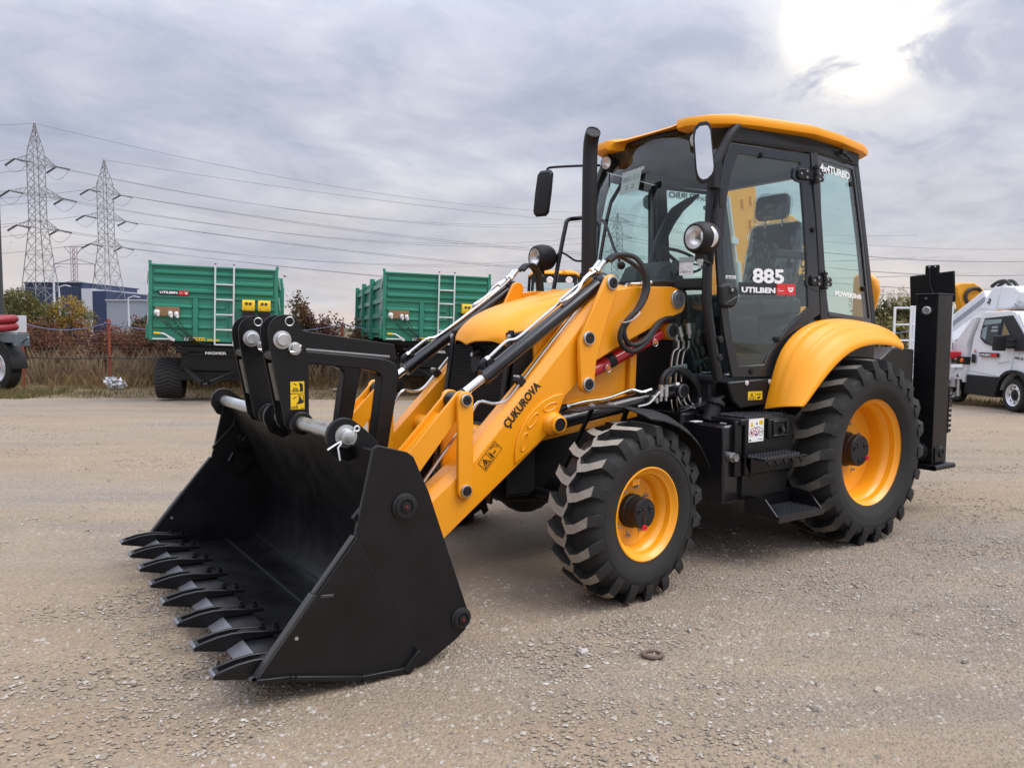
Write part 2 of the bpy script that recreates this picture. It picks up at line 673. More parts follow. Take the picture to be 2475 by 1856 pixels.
# ================================================================== THE BACKHOE LOADER
DIG = thing('backhoe_loader', 'shiny yellow backhoe loader standing in front with black toothed bucket lowered to the gravel', 'backhoe loader')

# ---------------------------------------------------------------- wheels
def make_wheel(x, s, z, steer, Rt, h, rf, yf, ymid, nlug, lugm, disc_in, hub_r, hub_out, nbolt, bolt_r, rear):
    """rim = the part; tyre, lugs, hub and nuts are its pieces. local y runs outwards on side s"""
    g = G()
    lip = 0.014
    prof = [(rf - 0.012, -h * 0.82), (rf, -h * 0.86), (rf - 0.02, -h * 0.70), (rf - 0.055, -h * 0.45), (rf - 0.06, 0.0),
            (rf - 0.05, yf * 0.52), (rf - 0.030, yf * 0.60), (rf - 0.026, yf * 0.84), (rf - 0.012, yf * 0.90), (rf - 0.005, yf - 0.012),
            (rf + 0.004, yf - 0.004), (rf + 0.004, yf), (rf - 0.002, yf + 0.002), (rf - 0.012, yf - 0.006), (rf - 0.018, yf * 0.88),
            (rf - 0.034, yf * 0.82), (rf - 0.038, yf * 0.62), (rf - 0.056, yf * 0.52), (rf - 0.066, yf * 0.30), (rf - 0.068, disc_in + 0.012),
            (rf - 0.085, disc_in + 0.004), (hub_r + 0.05, disc_in + 0.010), (hub_r + 0.02, disc_in), (0.02, disc_in), (0.02, disc_in - 0.02),
            (rf - 0.07, disc_in - 0.02)]
    g.lathe([(r, y * s) for r, y in prof], n=72)
    if not rear:      # valve bracket welded in the barrel
        g.box((0.02, s * (disc_in + 0.035), rf - 0.085), (0.06, 0.05, 0.035))
    w = part('wheel', g, 'yellow_rim', DIG, smooth=38, loc=(x, s * ymid, z), rot=(0, 0, steer))
    base = Rt - (0.055 if rear else 0.042)
    g = G()
    b0 = rf - 0.004
    prof = [(b0, -h * 0.80), (b0 + 0.03, -h * 0.93), (b0 + 0.10, -h * 1.05), (base - 0.10, -h * 1.06), (base - 0.045, -h * 1.0), (base - 0.018, -h * 0.82),
            (base - 0.004, -h * 0.45), (base, 0), (base - 0.004, h * 0.45), (base - 0.018, h * 0.82), (base - 0.045, h * 1.0), (base - 0.10, h * 1.06),
            (b0 + 0.115, h * 1.055), (b0 + 0.105, h * 1.042), (b0 + 0.09, h * 1.045), (b0 + 0.045, h * 0.985), (b0 + 0.040, h * 0.965), (b0 + 0.012, h * 0.93), (b0, h * 0.88), (b0 - 0.006, h * 0.86)]
    g.lathe([(r, y * s) for r, y in prof], n=96)
    part('tyre', g, 'rubber', w, smooth=40)
    # one lug per side of the tread, then copies turned round the axle
    for side in (1, -1):
        g = G()
        k = h / 0.16
        q = 1.22 if rear else 1.0
        path = [(-0.016 * k, -0.058 * q, 0.019), (0.014 * k, -0.004, 0.025), (0.07 * k, -0.016 * q, 0.024), (0.125 * k, -0.048 * q, 0.026), (0.152 * k, -0.066 * q, 0.029),
                (0.168 * k, -0.070 * q, 0.030), (0.174 * k, -0.075 * q, 0.032)]
        rings = []
        for i, (y, ds, hw) in enumerate(path):
            hw *= 1.18 if rear else 1.0
            rt = Rt - 0.020 * (abs(y) / h) ** 2.4
            rb = base - 0.03
            if i == len(path) - 2:
                rt = Rt - (0.085 if rear else 0.062)
            if i == len(path) - 1:
                rt = Rt - (0.115 if rear else 0.085)
                rb = rt - 0.03
            ring = []
            for r, e in ((rb, -hw * 1.25), (rt, -hw), (rt, hw), (rb, hw * 1.25)):
                a = -(ds + e) / Rt
                ring.append((r * math.cos(a), y * side * s, r * math.sin(a)))
            rings.append(ring)
        g.loft(rings)
        ns = len(path) - 1
        for i in range(ns):
            if i < ns - 2:
                g.m[i * 4 + 1] = 1
        me = g.mesh('tread_lug', [M['rubber'], M[lugm]], 30)
        for j in range(nlug):
            o = bpy.data.objects.new('tread_lug', me)
            COL.objects.link(o)
            o.parent = w
            o.rotation_euler = (0, 2 * PI * (j + (0.5 if side < 0 else 0) + 0.2) / nlug, 0)
    g = G()
    g.lathe([(hub_r * 1.10, s * disc_in), (hub_r * 1.10, s * (disc_in + 0.03)), (hub_r, s * (disc_in + 0.036)), (hub_r, s * (hub_out - 0.045)), (hub_r * 0.965, s * (hub_out - 0.040)),
             (hub_r * 0.965, s * (hub_out - 0.034)), (hub_r * 0.99, s * (hub_out - 0.030)), (hub_r * 0.985, s * (hub_out - 0.008)), (hub_r * 0.93, s * hub_out), (0.0, s * (hub_out + 0.002))], n=40)
    for j in range(3):     # cast crescents and screw bosses on the cap
        a = 2 * PI * j / 3 + 0.5
        pts = [(hub_r * 0.62 * math.cos(a) + 0.24 * hub_r * math.cos(b_), s * (hub_out + 0.002), hub_r * 0.62 * math.sin(a) + 0.24 * hub_r * math.sin(b_)) for b_ in np.linspace(a + 0.6, a + 2 * PI - 0.6, 12)]
        g.tube(pts, 0.0035, 6)
        g.ball((hub_r * 0.62 * math.cos(a), s * (hub_out - 0.004), hub_r * 0.62 * math.sin(a)), 0.014, 10)
    part('hub_cap', g, 'black_matt', w)
    g = G()
    a = R(-62) if rear else R(-60)
    cx, cz = hub_r * 0.80 * math.cos(a) * -1 * (-1), hub_r * 0.80 * math.sin(a)
    if not rear:
        cx = 0.012
        cz = -hub_r * 0.86
    else:
        cx, cz = -hub_r * 0.70, -hub_r * 0.52
    g.lathe([(0.006, s * (hub_out)), (0.006, s * (hub_out + 0.012)), (0.015, s * (hub_out + 0.014)), (0.017, s * (hub_out + 0.008)), (0.017, s * (hub_out))], o=(cx, 0, cz), n=16)
    part('drain_plug', g, 'redplastic', w)
    if not rear and s > 0:
        text('hub_lettering', 'ZIRU', (0.012, hub_out + 0.004, -0.045), (0, 0, 1), (1, 0, 0), 0.011, 'darkred', w, w=0.075, extrude=0.001)
    g = G()
    g.cyl((0, s * (disc_in), 0), (0, s * (disc_in + 0.014), 0), 0.015, 6)
    g.cyl((0, s * (disc_in + 0.004), 0), (0, s * (disc_in + 0.006), 0), 0.019, 14)
    g.cyl((0, s * (disc_in + 0.012), 0), (0, s * (disc_in + 0.034), 0), 0.008, 10)
    me = g.mesh('wheel_nut', [M['bolt']])
    for j in range(nbolt):
        a = 2 * PI * (j + 0.3) / nbolt
        o = bpy.data.objects.new('wheel_nut', me)
        COL.objects.link(o)
        o.parent = w
        o.location = (bolt_r * math.cos(a), 0, bolt_r * math.sin(a))
    return w


for s in (1, -1):
    make_wheel(2.168, s, 0.484, 0.10, 0.497, 0.155, 0.2552, 0.146, 0.985, 19, 'lug', 0.015, 0.086, 0.125, 8, 0.137, False)
    make_wheel(0.0, s, 0.640, 0.0, 0.664, 0.215, 0.3827, 0.180, 0.948, 22, 'lug2', -0.035, 0.112, 0.095, 8, 0.185, True)

# ---------------------------------------------------------------- chassis
g = G()
g.prism([(2.66, 0.62), (2.66, 0.50), (2.56, 0.45), (2.0, 0.40), (1.2, 0.40), (-0.6, 0.46), (-1.1, 0.50), (-1.1, 1.10), (0.2, 1.12), (1.3, 1.10), (1.62, 1.02), (2.45, 1.02), (2.62, 0.9)], -0.34, 0.34)
g.prism([(1.36, 0.95), (1.36, 0.40), (-0.7, 0.45), (-0.7, 1.0)], -0.62, 0.62)          # gearbox, tanks and floor pan
part('chassis', g, 'black', DIG, 0.02)
g = G()
g.cyl((2.168, -0.80, 0.484), (2.168, 0.80, 0.484), 0.095, 24)
g.ball((2.168, 0, 0.47), 0.19, 20, (1.1, 1.0, 1.0))
for s in (1, -1):
    g.cyl((2.168, s * 0.74, 0.62), (2.168, s * 0.74, 0.34), 0.085, 18)
    g.prism([(2.10, 0.54), (2.24, 0.54), (2.26, 0.42), (2.08, 0.42)], s * 0.3, s * 0.76)
    g.cyl((2.36, s * 0.15, 0.50), (2.34, s * 0.72, 0.50), 0.03, 12)
part('front_axle', g, 'black', DIG)
g = G()
g.cyl((0, -0.85, 0.640), (0, 0.85, 0.640), 0.13, 24)
g.ball((0, 0, 0.640), 0.26, 20)
part('rear_axle', g, 'black', DIG)

for s in (1, -1):
    g = G()      # yellow side member below the bonnet
    g.prism([(2.40, 1.46), (2.385, 1.20), (2.36, 1.06), (2.24, 0.99), (2.02, 1.00), (1.60, 1.07), (1.575, 1.78), (1.75, 1.755), (2.06, 1.62)], s * 0.375, s * 0.402)
    g.prism([(1.66, 1.08), (1.60, 1.075), (1.572, 1.76), (1.635, 1.78)], s * 0.402, s * 0.435)
    part('side_frame', g, 'yellow', DIG, 0.008)
    g = G()      # lower yellow rail above the front wheel
    g.prism([(2.30, 0.855), (2.30, 0.80), (1.50, 0.905), (1.50, 0.95)], s * 0.30, s * 0.352)
    part('frame_rail', g, 'yellow', DIG, 0.006)
    g = G()      # pressed recess rim on the side frame
    rows = []
    for i in range(13):
        t = i / 12
        x = 2.30 - 0.68 * t
        zc = 0.995 + 0.04 * t + 0.02 * math.sin(t * PI)
        rows.append([V(x, s * (0.403 + 0.030 * max(0.0, math.sin(PI * j / 5))), zc + 0.028 * (j - 2.5) / 2.5) for j in range(6)])
    g.grid(rows)
    part('frame_moulding', g, 'yellow', DIG)

# ---------------------------------------------------------------- nose, grille and bonnet
g = G()
GR = [(2.52, 1.47), (2.575, 1.10), (2.60, 0.74), (2.60, 0.48)]


def nose_x(z):
    for (x0, z0), (x1, z1) in zip(GR, GR[1:]):
        if z >= z1:
            return x0 + (x1 - x0) * (z - z0) / (z1 - z0)
    return GR[-1][0]


g.prism([(2.40, 1.48), (nose_x(1.47) - 0.03, 1.46), (nose_x(1.1) - 0.03, 1.10), (2.565, 0.74), (2.565, 0.48), (2.38, 0.48)], -0.365, 0.365)
part('nose_shell', g, 'black', DIG, 0.015)
NP = Plane2((2.565, 0.0, 1.17), (0, 1, 0), V(2.52, 0, 1.47) - V(2.575, 0, 1.10))
NP.n = NP.r.cross(NP.u)
g = G()
NP.rect(g, -0.31, -0.70, 0.31, 0.30, -0.016, -0.008)
for i in range(40):      # woven guard
    y = -0.305 + 0.61 * i / 39
    g.beam(NP(y, -0.69, -0.005), NP(y, 0.29, -0.005), 0.004, 0.004)
for i in range(64):
    z = -0.69 + 0.98 * i / 63
    g.beam(NP(-0.305, z, -0.004), NP(0.305, z, -0.004), 0.004, 0.004)
gr = part('grille', g, 'black_matt', DIG, smooth=None)
for y in (-0.335, 0.335):
    g = G()
    NP.rect(g, y - 0.022, -0.72, y + 0.022, 0.31, -0.012, 0.006)
    part('grille_frame', g, 'black', gr, 0.004)
for y, z in ((-0.335, 0.27), (-0.335, -0.15), (0.335, -0.15), (0.335, 0.27), (-0.335, -0.5), (0.335, -0.5)):
    g = G()
    NP.disc(g, y, z, 0.016, 0.006, 0.010, 14)
    NP.disc(g, y, z, 0.009, 0.010, 0.018, 6)
    part('bolt', g, 'bolt', gr)
g = G()
NP.poly(g, [(-0.055, 0.17), (-0.045, 0.08), (-0.02, 0.045), (0.01, 0.04), (0.035, 0.055), (0.055, 0.10), (0.06, 0.19), (0.03, 0.16), (0.0, 0.15), (-0.03, 0.16)], 0.0, 0.012)
g.ball(NP(-0.035, 0.195, 0.02), 0.022, 12)
g.tube([NP(-0.03, 0.19, 0.02), NP(0.02, 0.15, 0.035), NP(0.06, 0.18, 0.02)], 0.012, 8)
la = part('bonnet_latch', g, 'black_matt', gr)
g = G()
g.cyl(NP(0.012, 0.15, 0.02), NP(0.012, 0.15, 0.052), 0.013, 12)
part('key_lock', g, 'bolt', gr)
for s in (1, -1):
    g = G()
    g.prism([(2.50, 1.46), (2.40, 1.45), (2.375, 1.06), (2.36, 0.50), (2.57, 0.50), (2.57, 0.76), (2.545, 1.10)], s * 0.366, s * 0.376)
    for i in range(5):      # louvres
        z = 0.86 + 0.06 * i
        g.box((2.47, s * 0.379, z), (0.12, 0.008, 0.018))
    part('nose_side_panel', g, 'black_matt', DIG, 0.004)

# bonnet: crowned sheet with two pressed swages and a drooping front lip
g = G()
rows = []
stations = [(2.625, 1.405, 0.30), (2.61, 1.44, 0.345), (2.585, 1.49, 0.365), (2.53, 1.545, 0.378), (2.45, 1.592, 0.385), (2.30, 1.648, 0.390), (2.10, 1.697, 0.395), (1.90, 1.74, 0.40), (1.70, 1.775, 0.40), (1.52, 1.80, 0.40)]
for i, (x, zc, hw) in enumerate(stations):
    row = []
    for j in range(33):
        t = (j - 16) / 16
        y = hw * t
        a = abs(t)
        drop = 0.055 * a ** 2 + (0.105 * max(0.0, a - 0.72) / 0.28 if a > 0.72 else 0)
        sw = 0.010 * math.exp(-((a - 0.55) / 0.06) ** 2) * min(1.0, max(0.0, i - 2) / 3) - 0.008 * math.exp(-((a - 0.30) / 0.07) ** 2) * min(1, max(0, i - 2) / 3)
        xx = x - 0.105 * a ** 2.2 * (1 if i < 5 else max(0.0, 1 - (i - 4) / 4))
        zz_ = zc - drop * (0.30 if i < 2 else 0.75 if i < 3 else 1.0) + sw
        if i == 0:
            zz_ += -0.018 * math.exp(-(t / 0.16) ** 2) + 0.03 * a
        row.append((xx, y, zz_))
    rows.append(row)
g.sheet(rows, (0, 0, -0.012))
hood = part('bonnet', g, 'yellow_gloss', DIG, 0, 50)
sd = hood.modifiers.new('sub', 'SUBSURF')
sd.levels = sd.render_levels = 1

# ---------------------------------------------------------------- exhaust stack
g = G()
ex, ey = 1.725, 0.095
g.tube([(ex, ey, 1.70), (ex, ey, 1.86), (ex, ey, 1.861), (ex, ey, 2.55), (ex, ey, 2.60), (ex, ey + .002, 2.66), (ex + 0.004, ey + .010, 2.71), (ex + 0.012, ey + 0.030, 2.75), (ex + 0.026, ey + 0.062, 2.775)],
       [0.060, 0.060, 0.050, 0.050, 0.049, 0.049, 0.049, 0.049, 0.049], 24, caps=False)
g.tube([(ex + 0.0255, ey + 0.0605, 2.7745), (ex + 0.010, ey + 0.022, 2.74), (ex + .002, ey, 2.68)], 0.043, 24, caps=True)
g.lathe([(0.043, 0), (0.049, 0)], o=(ex + 0.026, ey + 0.062, 2.775), axis=(0.30, 0.75, 0.58), n=24)
exh = part('exhaust_stack', g, 'black_matt', DIG)
g = G()
g.span((ex - 0.07, ey - 0.065, 1.72), (ex + 0.07, ey + 0.065, 1.80))
part('exhaust_base', g, 'black', exh, 0.01)

# ---------------------------------------------------------------- loader arms and linkage
def pin_cap(o, s, r, parent, ring='zinc', face='black_matt', red=False, d=0.014, name='pivot_pin'):
    x, y, z = o
    g = G()
    g.lathe([(r * 0.74, s * 0.0), (r, s * 0.0), (r, s * d * 0.7), (r * 0.93, s * d), (r * 0.78, s * d), (r * 0.74, s * d * 0.6)], o=(x, y, z), n=28)
    p_ = part(name, g, ring, parent)
    g = G()
    g.lathe([(r * 0.76, 0), (r * 0.76, s * d * 1.15), (r * 0.68, s * d * 1.45), (r * 0.22, s * d * 1.45), (r * 0.20, s * d * 1.1), (0.0, s * d * 1.1)], o=(x, y, z), n=24)
    part('pin_end', g, face, p_ if parent is None or parent.parent is None else parent)
    if red:
        g = G()
        g.lathe([(r * 0.16, s * d * 1.0), (r * 0.16, s * d * 1.4), (0, s * d * 1.5)], o=(x, y, z), n=12)
        part('grease_cap', g, 'darkred', p_ if parent is None or parent.parent is None else parent)
    return p_


ARM = [(3.42, 0.10), (3.50, 0.18), (3.49, 0.30), (3.20, 0.60), (2.93, 0.80), (2.57, 1.15), (2.20, 1.525), (2.06, 1.66), (1.95, 1.735), (1.80, 1.758), (1.42, 1.762),
       (1.345, 1.75), (1.29, 1.70), (1.285, 1.645), (1.315, 1.60), (1.40, 1.572), (1.80, 1.41), (2.07, 1.285), (2.20, 1.16), (2.285, 1.09), (2.37, 0.90), (2.55, 0.765), (3.11, 0.355), (3.32, 0.14)]


def inset_top(poly, d):
    """lower the upper edge of the outer face to leave a chamfer"""
    out = list(poly)
    for i in range(2, 10):
        x, z = poly[i]
        nx, nz = (0.62, 0.78) if x > 2.0 else (0.2, 0.98)
        k = d if 3 <= i <= 7 else d * 0.4
        out[i] = (x - nx * k, z - nz * k)
    return out


for s in (1, -1):
    g = G()
    ins = inset_top(ARM, 0.042)
    g.loft([[(x, s * 0.42, z) for x, z in ARM], [(x, s * 0.512, z) for x, z in ARM], [(x, s * 0.558, z) for x, z in ins]])
    arm = part('loader_arm', g, 'yellow', DIG, 0.004)
    # welded doubler with three pressed ovals
    g = G()
    dbl = [(2.30, 1.105)] + [(2.64 - 0.36 * math.sin(a), 0.75 + 0.36 * math.cos(a)) if False else (2.29 + 0.36 * math.cos(a), 0.745 + 0.365 * math.sin(a)) for a in np.linspace(R(86), R(8), 12)] + [(2.645, 0.725), (2.50, 0.815), (2.385, 0.90)]
    g.prism(dbl, s * 0.558, s * 0.570)
    part('doubler_plate', g, 'yellow', arm, 0.004)
    for (ox, oz, an) in ((2.40, 1.035, 18), (2.525, 0.965, 48), (2.585, 0.845, 72)):
        g = G()
        pts = []
        for k in range(20):
            a = 2 * PI * k / 20
            u, w_ = 0.052 * math.cos(a), 0.019 * math.sin(a)
            ca, sa = math.cos(R(180 - an)), math.sin(R(180 - an))
            pts.append((ox + u * ca - w_ * sa, s * 0.571, oz + u * sa + w_ * ca))
        g.tube(pts + [pts[0]], 0.0045, 6)
        part('pressed_oval', g, 'yellow', arm)
    g = G()      # boss for the lift ram
    g.lathe([(0.075, s * 0.55), (0.066, s * 0.60), (0.052, s * 0.615), (0.052, s * 0.640), (0.040, s * 0.646), (0.038, s * 0.640)], o=(2.385, 0, 0.937), n=28)
    part('ram_boss', g, 'yellow', arm)
    g = G()
    g.lathe([(0.039, s * 0.60), (0.039, s * 0.643), (0.0, s * 0.643)], o=(2.385, 0, 0.937), n=24)
    part('boss_pin', g, 'black_matt', arm)
    pin_cap((1.36, s * 0.558, 1.683), s, 0.062, arm, 'bolt', 'steel')
    pin_cap((3.42, s * 0.558, 0.20), s, 0.05, arm)
    # bell crank: two cheek plates joined by pins
    BC = arc(1.972, 1.762, 0.052, 20, 165, 7) + [(1.935, 1.70), (2.00, 1.55), (2.085, 1.30), (2.098, 1.17)] + arc(2.150, 1.160, 0.054, 190, 350, 7) + [(2.212, 1.30), (2.214, 1.43), (2.16, 1.53)]
    g = G()
    g.prism(BC, s * 0.575, s * 0.607)
    lv = part('bell_crank', g, 'yellow', DIG, 0.006)
    g = G()
    g.prism(BC, s * 0.375, s * 0.402)
    part('inner_cheek', g, 'yellow', lv, 0.006)
    pin_cap((1.972, s * 0.607, 1.762), s, 0.042, lv)
    pin_cap((2.150, s * 0.607, 1.432), s, 0.042, lv, red=True)
    pin_cap((2.150, s * 0.607, 1.160), s, 0.042, lv)
    # upright link pair and fork link to the bucket
    UL = arc(2.980, 1.102, 0.047, 0, 180, 8) + arc(2.980, 0.612, 0.047, 180, 360, 8)
    g = G()
    g.prism(UL, s * 0.560, s * 0.585)
    ul = part('upright_link', g, 'yellow', DIG, 0.005)
    g = G()
    g.prism(UL, s * 0.388, s * 0.414)
    part('inner_link_plate', g, 'yellow', ul, 0.005)
    pin_cap((2.980, s * 0.585, 1.102), s, 0.034, ul)
    pin_cap((2.980, s * 0.585, 0.612), s, 0.034, ul, red=True)
    FL = arc(2.985, 1.10, 0.050, 60, 235, 7) + [(3.22, 0.755), (3.42, 0.50), (3.50, 0.56), (3.305, 0.84), (3.06, 1.09)]
    g = G()
    for a, b_ in ((0.418, 0.436), (0.528, 0.546)):
        g.prism(FL, s * a, s * b_)
    g.prism([(3.085, 1.03), (3.07, 1.00), (3.22, 0.775), (3.44, 0.515), (3.48, 0.555), (3.285, 0.83)], s * 0.436, s * 0.528)
    part('bucket_link', g, 'yellow', DIG, 0.003)

    # tilt ram: barrel, gland, rod, rod eye and its plated pipes
    A, B_ = V(1.955, s * 0.488, 1.775), V(2.990, s * 0.482, 1.092)
    d = (B_ - A).normalized()
    up_ = (V(0, 0, 1) - d * d.z).normalized()
    out_ = V(0, s, 0)
    L = (B_ - A).length
    g = G()
    g.cyl(A, A + d * 1.005, 0.042, 28)
    g.cyl(A + d * 0.955, A + d * 1.02, 0.047, 28)
    g.ball(A, 0.058, 18)
    ram = part('tilt_ram', g, 'black_gloss', DIG)
    g = G()
    g.cyl(A + d * 1.01, A + d * (L - 0.05), 0.025, 24)
    part('ram_rod', g, 'chrome', ram)
    g = G()
    g.cyl(B_ + V(0, 0.042, 0), B_ - V(0, 0.042, 0), 0.047, 24)
    g.cyl(B_ - d * 0.075, B_ - d * 0.02, 0.030, 20)
    part('rod_eye', g, 'black', ram)
    g = G()

    def rp(t, u, w_):
        return A + d * t + up_ * u + out_ * w_
    g.tube(smooth_path([rp(-0.02, 0.075, 0.0), rp(0.10, 0.085, 0.0), rp(0.20, 0.060, 0.015), rp(0.30, 0.062, 0.026), rp(0.335, 0.062, 0.008), rp(0.31, 0.066, -0.020), rp(0.22, 0.068, -0.022), rp(0.06, 0.068, -0.020)], 5), 0.0095, 8)
    part('hydraulic_pipe', g, 'pipe', ram)
    g = G()
    g.tube(smooth_path([rp(-0.02, 0.075, -0.045), rp(0.12, 0.058, -0.03), rp(0.55, 0.050, -0.02), rp(0.70, 0.052, -0.012), rp(0.76, 0.075, -0.01), rp(0.80, 0.080, -0.008), rp(0.90, 0.075, 0.0), rp(0.94, 0.072, 0.0)], 5), 0.0095, 8)
    part('hydraulic_pipe', g, 'pipe', ram)
    g = G()
    g.cyl(rp(0.93, 0.073, 0), rp(0.965, 0.071, 0), 0.016, 6)
    part('pipe_nut', g, 'zinc', ram)
    g = G()
    g.tube(smooth_path([rp(0.955, 0.072, 0), rp(0.985, 0.066, 0), rp(0.998, 0.040, 0)], 4), 0.019, 10)
    g.box(rp(0.94, 0.047, 0), (0.05, 0.03, 0.03))
    part('port_elbow', g, 'black', ram)
    g = G()
    g.cyl(rp(0.03, 0.078, -0.020), rp(0.09, 0.072, -0.020), 0.017, 12)
    g.cyl(rp(-0.09, 0.092, 0.0), rp(-0.025, 0.077, 0.0), 0.016, 12)
    g.cyl(rp(-0.09, 0.094, -0.045), rp(-0.025, 0.077, -0.045), 0.016, 12)
    g.cyl(rp(-0.02, 0.076, 0.0), rp(0.0, 0.076, 0.0), 0.021, 6)
    g.cyl(rp(-0.02, 0.076, -0.045), rp(0.0, 0.076, -0.045), 0.021, 6)
    part('hose_fitting', g, 'zinc', ram)

    # lift ram from the boss back to the main frame
    A, B_ = V(2.37, s * 0.50, 0.925), V(1.310, s * 0.52, 1.085)
    d = (B_ - A).normalized()
    up_ = (V(0, 0, 1) - d * d.z).normalized()
    g = G()
    g.cyl(A + d * 0.05, B_, 0.050, 28)
    g.cyl(A + d * 0.05, A + d * 0.12, 0.056, 28)
    g.cyl(B_ - V(0, 0.055, 0), B_ + V(0, 0.055, 0), 0.058, 24)
    lr = part('lift_ram', g, 'black_gloss', DIG)
    g = G()
    g.cyl(A, A + d * 0.07, 0.027, 20)
    part('ram_rod', g, 'chrome', lr)
    pin_cap((B_.x, B_.y + s * 0.055, B_.z), s, 0.048, lr, 'steel')
    g = G()

    def lp(t, u, w_):
        return A + d * t + up_ * u + out_ * w_
    g.tube(smooth_path([lp(0.17, 0.078, 0.0), lp(0.30, 0.078, 0.0), lp(0.45, 0.070, 0.02), lp(0.62, 0.085, 0.03), lp(0.66, 0.085, 0.03), lp(0.72, 0.060, 0.045), lp(0.80, 0.062, 0.05)], 5), 0.0095, 8)
    part('hydraulic_pipe', g, 'pipe', lr)
    g = G()
    g.tube(smooth_path([lp(0.62, -0.01, 0.105), lp(0.72, -0.01, 0.10), lp(0.82, 0.035, 0.085), lp(0.90, 0.060, 0.075), lp(1.0, 0.055, 0.07)], 5), 0.0105, 8)
    part('hydraulic_pipe', g, 'pipe', lr)
    g = G()
    g.cyl(lp(0.14, 0.074, 0), lp(0.175, 0.077, 0), 0.017, 6)
    g.cyl(lp(0.99, 0.055, 0.07), lp(1.02, 0.055, 0.07), 0.018, 6)
    part('pipe_nut', g, 'zinc', lr)
    g = G()
    g.tube(smooth_path([lp(0.15, 0.075, 0), lp(0.11, 0.07, 0), lp(0.10, 0.04, 0)], 4), 0.019, 10)
    part('port_elbow', g, 'black', lr)

# cross tube between the arms
g = G()
g.cyl((2.72, -0.44, 0.86), (2.72, 0.44, 0.86), 0.06, 24)
part('cross_tube', g, 'yellow', DIG)

# plated pipe along each arm's top, with clamps
for s in (1, -1):
    g = G()
    pts = [(3.22, 0.62, 0.48), (3.08, 0.78, 0.475), (2.90, 0.985, 0.47), (2.83, 1.075, 0.47), (2.74, 1.065, 0.495), (2.66, 1.085, 0.50), (2.55, 1.195, 0.50), (2.30, 1.455, 0.50), (2.10, 1.650, 0.50), (2.02, 1.715, 0.505)]
    g.tube(smooth_path([(x, s * y, z) for x, z, y in pts], 4), 0.009, 8)
    part('arm_pipe', g, 'pipe', DIG)
    g = G()
    g.box((2.565, s * 0.492, 1.188), (0.045, 0.05, 0.05), Matrix.Rotation(R(45), 3, 'Y'))
    cl_ = part('pipe_clamp', g, 'black_matt', DIG, 0.004)
    g = G()
    for dy in (-0.014, 0.014):
        g.cyl((2.575, s * 0.492 + dy, 1.20), (2.592, s * 0.492 + dy, 1.217), 0.008, 6)
    part('clamp_bolt', g, 'zinc', cl_)

# red safety strut carried under the near arm
A, B_ = V(2.02, 0.475, 1.225), V(1.372, 0.475, 1.478)
d = (B_ - A).normalized()
up_ = (V(0, 0, 1) - d * d.z).normalized()
g = G()
sec = []
for k in range(15):
    a = R(-70 + 320 * k / 14)
    sec.append((0.040 * math.cos(a), 0.040 * math.sin(a)))
g.tube([A, A + d * 0.34, A + d * 0.36, A + d * 0.63], [0.043, 0.043, 0.040, 0.038], 28)
strut = part('safety_strut', g, 'red', DIG)
g = G()
g.cyl(A + d * 0.135, A + d * 0.195, 0.044, 28)
part('strut_strap', g, 'black_matt', strut)
g = G()
g.cyl(A + d * 0.285, A + d * 0.345, 0.0415, 28)
g.cyl(A + d * 0.365, A + d * 0.405, 0.0390, 28)
part('warning_band', g, 'stick_y', strut)
SP = Plane2(A + d * 0.315 + V(0, 0.0418, 0), d, up_)
g = G()
SP.line(g, [(-0.022, -0.014), (0.022, -0.014), (0.0, 0.022)], 0.004, 0, 0.001, True)
SP.line(g, [(-0.008, -0.008), (0.006, 0.008)], 0.004, 0, 0.001)
SP.line(g, [(0.008, -0.008), (-0.004, 0.006)], 0.004, 0, 0.001)
part('warning_mark', g, 'ink', strut)
for t in (0.10, 0.53):
    g = G()
    c = A + d * t + V(0, 0.042, -0.012)
    g.cyl(c, c + V(0, 0.018, 0), 0.014, 16)
    ck = part('retaining_pin', g, 'amber', strut)
    g = G()
    g.tube([c + V(math.cos(a) * 0.021, 0.016, math.sin(a) * 0.023 - 0.004) for a in np.linspace(0, 2 * PI, 17)], 0.003, 6)
    part('linch_ring', g, 'zinc', strut)
g = G()
g.cyl(B_ - V(0, 0.05, 0), B_ + V(0, 0.052, 0), 0.058, 28)
part('strut_mount', g, 'yellow', DIG)
pin_cap((B_.x, B_.y + 0.052, B_.z), 1, 0.054, DIG, 'steel')

# ---------------------------------------------------------------- hoses
def hose(pts, r=0.014, name='hose', k=6):
    g = G()
    g.tube(smooth_path(pts, k), r, 10)
    return part(name, g, 'hose', DIG)


def ferrule(p, q, r=0.016):
    g = G()
    p, q = Vector(p), Vector(q)
    e = q - p
    g.cyl(p, p + e * 0.55, r, 14)
    g.cyl(p + e * 0.55, p + e * 0.72, r * 1.1, 6)
    g.cyl(p + e * 0.72, q, r * 0.62, 10)
    return part('hose_fitting', g, 'zinc', DIG)


